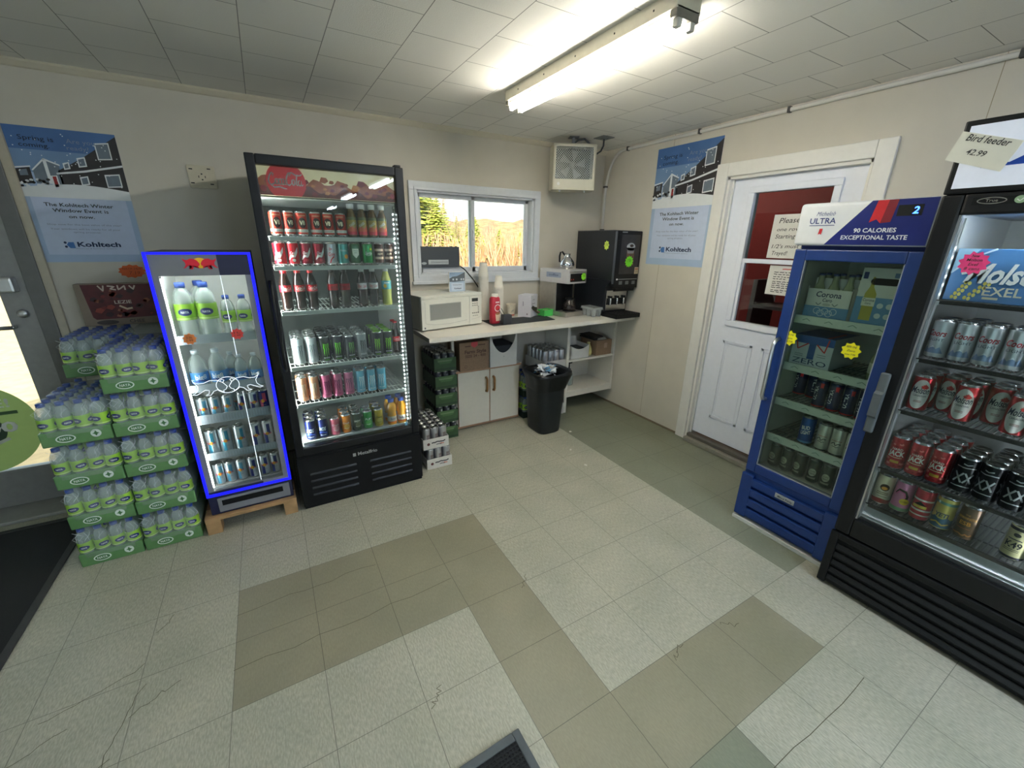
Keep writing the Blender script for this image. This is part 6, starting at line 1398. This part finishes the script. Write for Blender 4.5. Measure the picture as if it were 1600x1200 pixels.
solo('squeeze_bottle', m, 'pale yellow round bottle between the small white bin and the brown box', 'bottle', (2.396, 1.72, .5335))
o = thing('pump_bottle', 'clear bottle with black pump on the bottom shelf of the shelf unit', 'pump bottle', (2.235, 1.80, .2225))
m = MB(); m.lathe([(0, 0), (.045, 0), (.048, .01), (.046, .11), (.02, .14), (.018, .15)], PET, 18); m.build('bottle', o)
m = MB(); m.lathe([(.02, .145), (.022, .165), (.006, .168), (.006, .225), (.03, .228), (.032, .245), (0, .25)], BLACK, 14); m.box((-.05, -.010, .228), (0, .010, .242), BLACK, .003); m.build('pump', o)

# ------------------------------------------------------------------ things on the countertop
def build_microwave():
    o = thing('microwave', 'white countertop microwave at the left end of the counter', 'microwave', (.660, 1.560, CT), .195)
    W, D, H = .545, .37, .258; MW = mat('microwave_white', (226, 226, 216), rough=.35, var=.015); z0 = .010
    m = MB(); m.box((0, .018, z0), (W, D, H), MW, .006); m.box((.01, D, .06), (W - .01, D + .004, H - .05), mat('vent_grey', (150, 150, 146))); m.build('body', o)
    for x, y in ((.05, .06), (W - .07, .06), (.05, D - .05), (W - .07, D - .05)):
        m = MB(); m.lathe([(0, 0), (.012, 0), (.012, z0)], BLACK, 12, c=(x, y, 0)); m.build('foot', o)
    m = MB(); dw = .425; m.box((0, 0, z0), (dw - .001, .018, H - .022), MW, .005); m.box((0, 0, H - .021), (W, .018, H), MW, .004)
    f = flat(-.0006); G = mat('microwave_window', (150, 152, 148), rough=.25, var=.05, scale=400); LG = mat('microwave_grey_line', (176, 178, 174), rough=.4)
    m.stroke([(.03, .215), (.03, .06), (.10, .045), (.24, .040), (.40, .052)], .0022, f, LG); d = m.build('door', o)
    m = MB(); m.box((.068, -.0015, .078), (.345, .0, .198), LG, .0007); m.rect(.073, .340, .083, .193, flat(-.0021), G); m.build('window', d)
    m = MB(); m.rect(.016, .030, .020, .034, f, C(150, 152, 150)); m.ell(.023, .027, .005, .005, flat(-.0011), C(90, 92, 92), 10); m.build('badge', d)
    m = MB(); m.box((dw + .001, 0, z0), (W, .018, H - .022), MW, .005); p = m.build('control_panel', o)
    m = MB(); m.rect(.448, .508, .190, .216, f, C(46, 52, 50)); 
    for r_, c_ in [(a, b) for a in range(2) for b in range(3)]: m.rect(.452 + c_ * .020, .466 + c_ * .020, .172 - r_ * .016, .178 - r_ * .016, f, C(120, 124, 118))
    for r_ in range(4): m.rect(.506, .518, .144 - r_ * .014, .150 - r_ * .014, f, C(110, 112, 108))
    for c_ in range(4): m.rect(.450 + c_ * .018, .462 + c_ * .018, .096, .104, f, C(100, 102, 98))
    for c_ in range(3): m.rect(.456 + c_ * .018, .468 + c_ * .018, .076, .081, f, C(120, 124, 118))
    m.stroke([(.44, .05), (.49, .056), (.535, .066)], .0016, f, LG); m.build('display', p)
build_microwave()
# small poster card on the microwave
m = MB(); m.box((0, 0, 0), (.142, .008, .155), PAPER, .001); f, g, q = flat(-.0006), flat(-.0012), flat(-.0018)
m.rect(.004, .138, .003, .152, f, C(176, 196, 216)); m.rect(.004, .138, .118, .152, g, C(150, 174, 200)); m.poly([(.004, .08), (.05, .078), (.138, .085), (.138, .15), (.07, .122), (.03, .118), (.004, .105)], q, C(96, 104, 112)); m.text('Spring is', .03, .138, .008, q, C(60, 76, 100), 0, w=.04); m.rect(.02, .125, .012, .07, g, C(204, 216, 232)); m.text('Kohltech', .075, .022, .012, q, C(36, 54, 96), .02, w=.06); m.text('The Kohltech Winter', .07, .052, .007, q, C(60, 70, 96), .01, w=.08)
for u in (.03, .06, .1, .12): m.rect(u, u + .012, .09, .104, flat(-.0024), C(206, 214, 220))
solo('poster_card', m, 'small winter house card standing on the microwave', 'card', (.950, 1.74, CT + .2585), .06)
# dark device on the window sash
o = thing('router_box', 'dark grey flat box with white sticker standing on the window sash', 'device', (.792, 2.030, 1.3795))
m = MB(); m.box((0, 0, 0), (.375, .022, .165), mat('slate_plastic', (70, 76, 84), rough=.55, var=.03), .003)
for x in (.03, .09, .30, .34): m.box((x, .004, .165), (x + .015, .018, .169), BLACK)
m.build('case', o)
m = MB(); f = flat(-.0006); m.rect(.10, .275, .025, .062, f, C(196, 202, 206)); lines(m, flat(-.0012), .12, .27, (.046, .038), C(110, 116, 124), .003, 2); m.ell(.063, .034, .022, .010, f, C(176, 182, 188), 12); m.build('sticker', o)
m = MB(); m.tube([(1.167, 2.026, 1.390), (1.20, 1.995, 1.36), (1.26, 1.96, 1.28), (1.33, 1.94, 1.17), (1.34, 1.93, CT + .006)], .005, BLACK)
solo('power_cord', m, 'black cord running down from the dark box behind the cup stacks', 'cord')
RM = mat('black_counter_mat', (44, 48, 52), rough=.7, var=.05); m = MB(); m.prism([(1.240, 1.540), (1.862, 1.572), (1.90, 1.80), (1.258, 1.80)], CT + .0003, CT + .004, RM, ax='z')
solo('counter_mat', m, 'black rubber mat lying on the countertop under the coffee supplies', 'mat')
Z = CT + .0043
CUPW = mat('cup_white', (228, 224, 214), rough=.6, var=.02); CUPR = mat('cup_brown_ring', (150, 96, 66), rough=.7)
def cup_stack(name, lab, loc, n, r0, r1, H, pitch, top_h, mt):
    o = thing(name, lab, 'cup stack', loc)
    for k in range(n):
        m = MB(); z = k * pitch; last = k == n - 1; h = top_h
        m.lathe([(r0, z), (r0 + .002, z + .004), (r0 - .0005, z + .008), (r1, z + h), (r1 - .002, z + h + .001), (r1 - .004, z + h - .004), (0, z + h - .004)], mt, 18); 
        if last: m.lathe([(r1 - .0038, z + h - .0035), (0, z + h - .0032)], CUPR, 18)
        m.build('cup', o)
    return o
cup_stack('cup_stack', 'tall stack of upturned white paper cups behind the microwave', (1.295, 1.835, Z), 33, .043, .030, 0, .0112, .112, CUPW)
cup_stack('cup_stack', 'shorter stack of upturned white cups behind the red creamer bottle', (1.402, 1.765, Z), 25, .041, .027, 0, .0112, .098, CUPW)
o = thing('creamer_bottle', 'red coffee creamer bottle on the black counter mat', 'bottle', (1.300, 1.640, Z), .1)
CRR = mat('creamer_red', (190, 42, 62), rough=.35, var=.04); m = MB()
def rr(hx, hy, z, n=28, p=3.2):
    L = []
    for i in range(n):
        a = 2 * PI * i / n; c, s = math.cos(a), math.sin(a); k = (abs(c) ** p + abs(s) ** p) ** (-1 / p); L.append((hx * c * k, hy * s * k, z))
    return L
R = [rr(.038, .028, 0), rr(.043, .031, .008), rr(.043, .031, .17), rr(.040, .029, .205), rr(.026, .024, .218)]; n = 28
m.add([p for q in R for p in q], [(a * n + i, a * n + (i + 1) % n, (a + 1) * n + (i + 1) % n, (a + 1) * n + i) for a in range(4) for i in range(n)] + [list(range(n))[::-1]], CRR, True)
f, g, q = flat(-.0318), flat(-.0323), flat(-.0328)
m.ring(.008, .128, .030, .008, f, C(236, 206, 206)); m.ell(.010, .128, .019, .016, g, C(226, 60, 66), 16); m.poly([(-.014, .085), (.030, .085), (.026, .022), (-.008, .022)], g, C(232, 206, 180)); m.ell(.008, .083, .022, .010, q, C(176, 116, 76), 14); m.rect(-.012, .024, .168, .180, f, C(240, 210, 210)); m.build('body', o)
m = MB(); m.lathe([(.027, .214), (.028, .216), (.026, .238), (0, .239)], CUPW, 18); m.build('cap', o)
o = thing('napkin_cup', 'small dark cup holding stir sticks on the front of the counter mat', 'cup', (1.372, 1.572, Z))
m = MB(); m.box((-.040, -.026, 0), (.040, .026, .078), mat('dark_cup', (52, 54, 60), rough=.6), .008); m.build('cup', o)
for a, b in ((-.02, .01), (.0, -.004)):
    m = MB(); m.tube([(a, b, .05), (a - .035, b + .03, .125)], .0022, INK, 6); m.build('stir_stick', o)
o = thing('paper_cup', 'single printed paper cup behind the white box on the counter', 'cup', (1.606, 1.905, Z - .004))
m = MB(); m.lathe([(0, .003), (.030, 0), (.031, .004), (.042, .105), (.044, .108), (.042, .111), (.040, .108), (.030, .01), (0, .01)], mat('cup_cream', (226, 216, 196), rough=.6), 20); f = lambda u, v: (lambda R: (R * math.sin(u / .036), -R * math.cos(u / .036), v))(.0316 + (v - .004) * .11); m.rect(-.10, .10, .006, .020, f, C(196, 110, 86), 16); m.stroke([(-.012, .04), (-.004, .06), (.004, .045), (.012, .07)], .004, f, C(150, 160, 150)); m.build('cup', o)
o = thing('tea_box', 'white box with torn open corner beside the paper cup on the counter', 'box', (1.716, 1.742, Z - .004), .62)
m = MB(); TB = mat('box_pale_lilac', (220, 218, 226), rough=.6, var=.02); m.box((0, 0, 0), (.155, .125, .196), TB, .002); f = flat(-.0007); m.poly([(.010, .088), (.045, .104), (.10, .085), (.155, .075), (.155, .04), (.05, .062)], f, C(60, 46, 42)); m.text('COFFEE', .06, .15, .009, f, C(110, 110, 126), .01, w=.05); m.stroke(wavy(.03, .1, .12, .002, 8, 3), .004, f, C(120, 120, 136)); m.rect(.03, .035, .10, .13, f, C(80, 74, 80))
sd = lambda u, v: (-.0007, .125 - u, v); m.stroke([(.05, .1), (.05, .14)], .006, sd, C(130, 130, 146)); m.ell(.09, .03, .008, .008, sd, C(150, 140, 150), 10); m.build('carton', o)
m = MB(); m.prism([(.05, .063), (.155, .041), (.158, .036), (.150, .020)], -.03, -.002, mat('flap_brown', (150, 124, 104), rough=.8)); m.build('flap', o)
o = thing('plastic_tub', 'bright green open tub of creamers beside the torn white box', 'tub', (1.912, 1.795, Z - .004), .15)
GT = mat('green_tub', (84, 200, 96), rough=.4, var=.03); m = MB(); w, dp, h = .11, .085, .058
for a, b in (((-w / 2, -dp / 2, 0), (w / 2, dp / 2, .003)), ((-w / 2, -dp / 2, 0), (w / 2, -dp / 2 + .003, h)), ((-w / 2, dp / 2 - .003, 0), (w / 2, dp / 2, h)), ((-w / 2, -dp / 2, 0), (-w / 2 + .003, dp / 2, h)), ((w / 2 - .003, -dp / 2, 0), (w / 2, dp / 2, h)), ((-w / 2 - .005, -dp / 2 - .005, h - .008), (w / 2 + .005, -dp / 2, h)), ((w / 2, -dp / 2 - .005, h - .008), (w / 2 + .005, dp / 2 + .005, h)), ((-w / 2 - .005, -dp / 2, h - .008), (-w / 2, dp / 2 + .005, h))): m.box(a, b, GT)
m.build('tub', o)
for i in range(3):
    for j in range(2):
        m = MB(); m.lathe([(0, .003), (.012, .003), (.0155, .045), (.0155, .048), (0, .049)], mat('creamer_cream', (226, 214, 170), rough=.5), 12, c=(-.032 + i * .032, -.019 + j * .038, 0)); m.build('creamer_pot', o)

# coffee maker with two pots
def build_coffee():
    o = thing('coffee_maker', 'stainless steel coffee maker on the counter left of the black dispenser', 'coffee maker', (2.005, 1.605, CT), .19)
    W, D = .235, .35
    SD = mat('coffee_steel', (196, 192, 186), rough=.32, metal=.85, var=.04); SF = mat('coffee_side_panel', (214, 212, 212), rough=.35, metal=.35, var=.03)
    m = MB(); m.box((0, 0, .004), (W, D, .045), SD, .004); m.box((.004, .14, .045), (W - .004, D, .30), SD, .003); m.build('stand', o)
    for x, y in ((.02, .02), (W - .03, .02), (.02, D - .03), (W - .03, D - .03)):
        m = MB(); m.box((x, y, 0), (x + .012, y + .012, .004), BLACK); m.build('foot', o)
    m = MB(); m.box((0, -.01, .298), (W, D, .418), SF, .003); m.rect(.018, W - .012, .314, .385, flat(-.0106), BLACK); m.box((.008, -.012, .388), (W - .006, -.008, .404), SD, .002); m.box((W - .012, -.014, .302), (W - .004, -.010, .41), SD, .001)
    for x in (.035, .06): m.ell(x, .335, .006, .006, flat(-.0114), C(190, 60, 40), 10)
    f = lambda u, v: (-.0007, .34 - u, v); m.rect(.075, .255, .345, .39, f, C(150, 160, 182)); m.text('coffee', .165, .358, .02, lambda u, v: (-.0012, .34 - u, v), C(90, 100, 130), .02, .2, w=.12); m.build('head', o)
    m = MB(); m.box((.01, .135, .05), (W - .01, .14, .296), BLACK); m.build('splash_panel', o)
    m = MB(); m.lathe([(0, .045), (.062, .045), (.062, .052), (0, .053)], BLACK, 24, c=(W / 2, .070, 0)); m.build('hot_plate', o)
    m = MB(); m.lathe([(0, .418), (.062, .418), (.062, .424), (0, .425)], SD, 24, c=(W / 2 - .03, .10, 0)); m.build('warmer_plate', o)
    ca, sa = math.cos(.19), math.sin(.19); P = lambda x, y, z: (2.005 + x * ca - y * sa, 1.605 + x * sa + y * ca, CT + z)
    o = thing('coffee_pot', 'glass coffee pot with dark coffee on the lower plate of the coffee maker', 'coffee pot', P(W / 2, .070, .0535), .3)
    m = MB(); m.lathe([(0, 0), (.048, 0), (.060, .012), (.062, .035), (.056, .062), (.038, .085), (.034, .098), (.038, .104)], mat('pot_glass', (70, 60, 56), rough=.03, alpha=.55, var=0, spec=1), 24); m.build('glass', o)
    m = MB(); m.lathe([(0, .002), (.046, .002), (.058, .014), (.0595, .033), (0, .034)], mat('black_coffee', (22, 14, 10), rough=.1, var=0), 24); m.build('coffee', o)
    m = MB(); m.lathe([(.036, .096), (.040, .100), (.039, .108), (.02, .115), (0, .116)], BLACK, 20); m.tube([(.036, -.0, .10), (.07, 0, .10), (.078, 0, .085), (.072, 0, .04)], .007, BLACK, 8); m.build('handle', o)
    o = thing('coffee_pot', 'empty steel coffee pot on top of the coffee maker', 'coffee pot', P(W / 2 - .03, .10, .4255), 2.2)
    m = MB(); m.lathe([(0, 0), (.052, 0), (.062, .014), (.066, .034), (.060, .056), (.040, .082), (.026, .098), (.024, .118), (.030, .124), (.026, .120), (.022, .10), (.036, .078), (.055, .054), (.060, .034), (.055, .016), (0, .008)], CHROME, 28); m.build('body', o)
    m = MB(); m.tube([(.026, 0, .112), (.050, 0, .14), (.064, 0, .135), (.072, 0, .10), (.070, 0, .05)], .0085, BLACK, 8); m.build('handle', o)
build_coffee()
o = thing('clamshell_tray', 'clear plastic cup tray between coffee maker and black dispenser', 'tray', (2.306, 1.610, CT))
CP_ = mat('clear_tray_plastic', (206, 212, 214), rough=.12, alpha=.42, var=0, spec=1); m = MB()
for i in range(2):
    for j in range(3): m.lathe([(0, .002), (.022, .002), (.026, .05), (.0275, .06), (.0275, .064)], CP_, 14, c=(-.029 + i * .058, -.062 + j * .062, 0))
m.box((-.060, -.095, .064), (.060, .095, .067), CP_, .001); m.build('tray', o)
m = MB(); m.prism([(-.058, .067), (.058, .067), (.050, .086), (-.050, .084)], -.09, .09, CP_); m.build('lid', o)

# drinks dispenser
def build_dispenser():
    o = thing('drink_dispenser', 'black hot drink dispenser in the corner of the counter by the right wall', 'dispenser', (2.372, 1.425, CT))
    DB = mat('dispenser_black', (34, 37, 42), rough=.38, var=.06); W, D, H = .292, .545, .752
    m = MB(); m.box((0, .032, .33), (W, D, H - .004), DB, .004); m.prism([(.12, 0.004), (D, 0.004), (D, .33), (.032, .33), (.10, .27)], 0, W, DB, ax='x')
    m.box((-.001, .06, H - .004), (W, D, H), mat('dispenser_top', (120, 122, 124), rough=.4, metal=.5), .002); m.build('cabinet', o)
    m = MB(); m.box((.0, 0, .262), (W, .030, H - .004), BLACK, .008); m.box((-.002, .004, .30), (.03, .030, H - .01), mat('dispenser_bezel', (96, 100, 108), rough=.35, metal=.4), .004); m.prism([(.03, .262), (.0, .262), (.01, .235), (.03, .232)], .03, W - .03, BLACK, ax='x')
    d = m.build('door', o)
    m = MB(); f, g, q = flat(-.0007), flat(-.0013), flat(-.0019)
    m.rect(.048, W - .022, .385, H - .035, f, mat('dispenser_picture', (52, 48, 50), rough=.3, var=.35, scale=9)); m.poly([(.12, .60), (.21, .60), (.215, .46), (.13, .45)], g, mat('picture_warm', (104, 74, 62), rough=.35, var=.25, scale=20)); m.ell(.165, .615, .050, .034, q, C(176, 180, 184), 18); m.poly([(.115, .61), (.215, .61), (.200, .56), (.13, .56)], q, C(140, 138, 140)); m.ell(.172, .625, .022, .012, flat(-.0025), C(60, 44, 40), 14)
    m.rect(.05, .11, H - .022, H - .012, f, C(130, 134, 140)); m.build('picture_panel', d)
    m = MB(); m.rect(.03, W - .012, .338, .344, f, C(130, 134, 138)); m.ell(.034, .341, .010, .008, g, C(226, 228, 230), 12)
    for i in range(3): m.box((.060 + i * .078, -.004, .295), (.098 + i * .078, 0, .325), mat('dispenser_button', (96, 100, 104), rough=.45), .003)
    m.build('button_row', d)
    m = MB(); m.box((.012, -.006, .665), (.030, .004, .715), BLACK, .003); m.box((.008, -.008, .632), (.026, .0, .668), BLACK, .003); m.build('latch', d)
    m = MB(); m.box((.02, .098, .05), (W - .02, .104, .235), STEEL, .002); n = m.build('nozzle_panel', o)
    m = MB(); m.rect(.025, W - .025, .105, .165, flat(.0974), BLACK)
    for i in range(3): m.lathe([(.006, .10), (.009, .12), (.009, .165), (.004, .17)], CHROME, 10, c=(.065 + i * .082, .088, 0)); m.box((.055 + i * .082, .075, .165), (.075 + i * .082, .098, .185), BLACK, .002)
    m.build('nozzle', n)
    m = MB(); m.box((.0, -.075, 0), (W + .004, .12, .040), BLACK, .006)
    for i in range(9): m.box((.012 + i * .031, -.065, .040), (.022 + i * .031, .09, .043), BLACK)
    m.build('drip_tray', o)
build_dispenser()
def sticker(lab, c, r, loc, rz, k=10, ru=None):
    m = MB(); m.star(0, 0, r, k, flat(0), mat('fluorescent_%d' % c[0], c, rough=.7, var=.02), .76, ru); g = flat(-.0005); m.text('1.99', 0, -.006, r * .36, g, mat('pen_ink'), -.01, .2, w=r * .9); m.text('coffee', 0, r * .25, r * .25, g, mat('pen_ink'), -.01, .2, w=r * .9)
    solo('price_tag', m, lab, 'price tag', loc, rz)
sticker('pale lime oval tag on the side of the black dispenser', (206, 232, 96), .042, (2.3708, 1.555, CT + .625), -PI / 2, 8, .034)
sticker('bright green starburst tag on the front of the black dispenser', (122, 226, 40), .052, (2.530, 1.4218, CT + .492), 0, 12)
sticker('bright green tag on the front of the coffee maker', (140, 226, 50), .036, (2.198, 1.629, CT + .357), .19, 9)
m = MB(); m.rect(0, .048, 0, .058, flat(0), C(206, 190, 156)); m.rect(.006, .042, .034, .05, flat(-.0005), C(180, 130, 100)); lines(m, flat(-.0005), .006, .04, (.026, .018, .010), C(120, 110, 96), .003, 1)
solo('instruction_label', m, 'small cream label on the lower right of the dispenser door', 'label', (2.606, 1.4218, CT + .385), 0)

# ------------------------------------------------------------------ ceiling hung heater, plate and conduit
def build_heater():
    HB = mat('heater_beige', (206, 202, 184), rough=.42, var=.02)
    o = thing('fan_heater', 'beige electric fan heater hung from the ceiling by the corner', 'heater', (2.030, 1.640, 2.005), -.46)
    W, D, H = .352, .20, .340
    m = MB(); t = .012
    for a, b in (((-W / 2, 0, 0), (-W / 2 + t, D, H)), ((W / 2 - t, 0, 0), (W / 2, D, H)), ((-W / 2, 0, H - t), (W / 2, D, H)), ((-W / 2, 0, 0), (W / 2, D, t)), ((-W / 2, D - .01, 0), (W / 2, D, H)), ((-W / 2, 0, .012), (W / 2, .012, .082)), ((-W / 2, 0, H - .022), (W / 2, .012, H)), ((-W / 2, 0, .05), (-W / 2 + .022, .012, H)), ((W / 2 - .022, 0, .05), (W / 2, .012, H))): m.box(a, b, HB, .002)
    m.build('housing', o)
    m = MB(); w0, z0, w1, z1 = -W / 2 + .02, .084, W / 2 - .02, H - .022; GM = mat('heater_mesh_metal', (166, 170, 164), rough=.35, metal=.6); nx, nz = 17, 13
    dx, dz = (w1 - w0) / nx, (z1 - z0) / nz
    for i in range(nx):
        for j in range(nz):
            cx, cz = w0 + dx * (i + .5), z0 + dz * (j + .5); f = flat(.006); w = .0036
            m.stroke([(cx - dx / 2, cz), (cx, cz + dz / 2)], w, f, GM); m.stroke([(cx, cz + dz / 2), (cx + dx / 2, cz)], w, f, GM); m.stroke([(cx - dx / 2, cz), (cx, cz - dz / 2)], w, f, GM); m.stroke([(cx, cz - dz / 2), (cx + dx / 2, cz)], w, f, GM)
    m.build('grille_mesh', o)
    m = MB(); M = Matrix.Translation((0, .10, .20)) @ Matrix.Rotation(PI / 2, 4, 'X')
    FM = mat('fan_metal', (110, 112, 116), rough=.35, metal=.8)
    m.lathe([(0, .03), (.024, .03), (.026, .0), (.0, .0)], FM, 18, M=M)
    for k in range(5):
        a = 2 * PI * k / 5; m.add([M @ Vector((math.cos(a + q) * r, math.sin(a + q) * r, zz)) for q, r, zz in ((-.2, .024, .004), (.2, .024, .02), (.45, .11, .022), (-.15, .11, .002))], [(0, 1, 2, 3)], FM)
    m.build('fan', o)
    m = MB(); M2 = Matrix.Translation((0, .15, .20)) @ Matrix.Rotation(PI / 2, 4, 'X'); m.lathe([(.12, 0), (.13, .01), (.125, .03)], BLACK, 28, M=M2); m.box((-W / 2 + t, .165, t), (W / 2 - t, .17, H - t), BLACKM); m.build('shroud', o)
    for x in (-.11, .10):
        m = MB(); m.lathe([(0, -.014), (.008, -.014), (.008, 0)], CHROME, 10, c=(x, .03, 0)); m.build('knob', o)
    m = MB(); m.ell(-W / 2 + .05, .045, .012, .012, flat(-.0008), C(226, 226, 220), 12); m.build('badge', o)
    m = MB(); m.box((-.012, .09, H), (.012, .11, ZC - 2.005 - .006), FM, .002); m.box((-.04, .06, ZC - 2.005 - .006), (.04, .14, ZC - 2.005), FM, .002); m.build('ceiling_bracket', o)
    m = MB(); m.tube([(-.01, .10, H + .012), (.04, .10, H + .045), (.09, .09, H + .050), (.13, .09, H + .02), (.135, .09, H - .004)], .008, mat('dark_cable', (58, 62, 66), rough=.6)); m.build('cable', o)
build_heater()
o = thing('ceiling_plate', 'square metal plate with cable on the ceiling right of the heater', 'plate', (2.285, 1.60, ZC))
m = MB(); m.box((-.06, -.06, -.006), (.06, .06, 0), mat('galvanised_steel', (140, 144, 144), rough=.45, metal=.6, var=.08), .002); m.box((-.025, -.025, -.012), (.025, .025, -.006), mat('galvanised_steel'), .002); m.build('plate', o)
m = MB(); m.tube([(0, 0, -.008), (0, .0, -.06), (-.02, .005, -.10), (-.06, .01, -.125), (-.098, .0, -.135)], .007, mat('dark_cable')); m.build('cable', o)
PV = mat('grey_conduit', (214, 212, 206), rough=.5, var=.02); m = MB(); r = .0128; xx = XR - r - .002
pts = [(xx, 1.955, CT + .752), (xx, 1.955, 2.03)] + [(xx, 1.955 - .19 * (1 - math.cos(PI / 2 * k / 10)), 2.03 + .352 * math.sin(PI / 2 * k / 10)) for k in range(1, 11)] + [(xx, 1.2, 2.382), (xx, 0, 2.384), (xx, -1.5, 2.384), (xx, -5, 2.384)]
o = thing('conduit', 'thin grey conduit running along the top of the right wall and down to the dispenser', 'conduit', (0, 0, 0))
m.tube(pts, r, PV, 10); m.build('pipe', o)
for y, z, v in ((1.70, 2.384, 0), (.975, 2.383, 0), (.345, 2.384, 0), (-.60, 2.384, 0), (-2.2, 2.384, 0), (1.955, 2.10, 1), (1.955, CT + .765, 1)):
    c = MB(); CL = mat('clip_dark', (70, 70, 68), rough=.5)
    if v: c.box((xx - r - .003, y - .018, z - .008), (XR - .0015, y + .018, z + .008), CL, .002)
    else: c.box((xx - r - .003, y - .008, z - r - .004), (XR - .0015, y + .008, z + r + .004), CL, .002)
    c.build('clip', o)
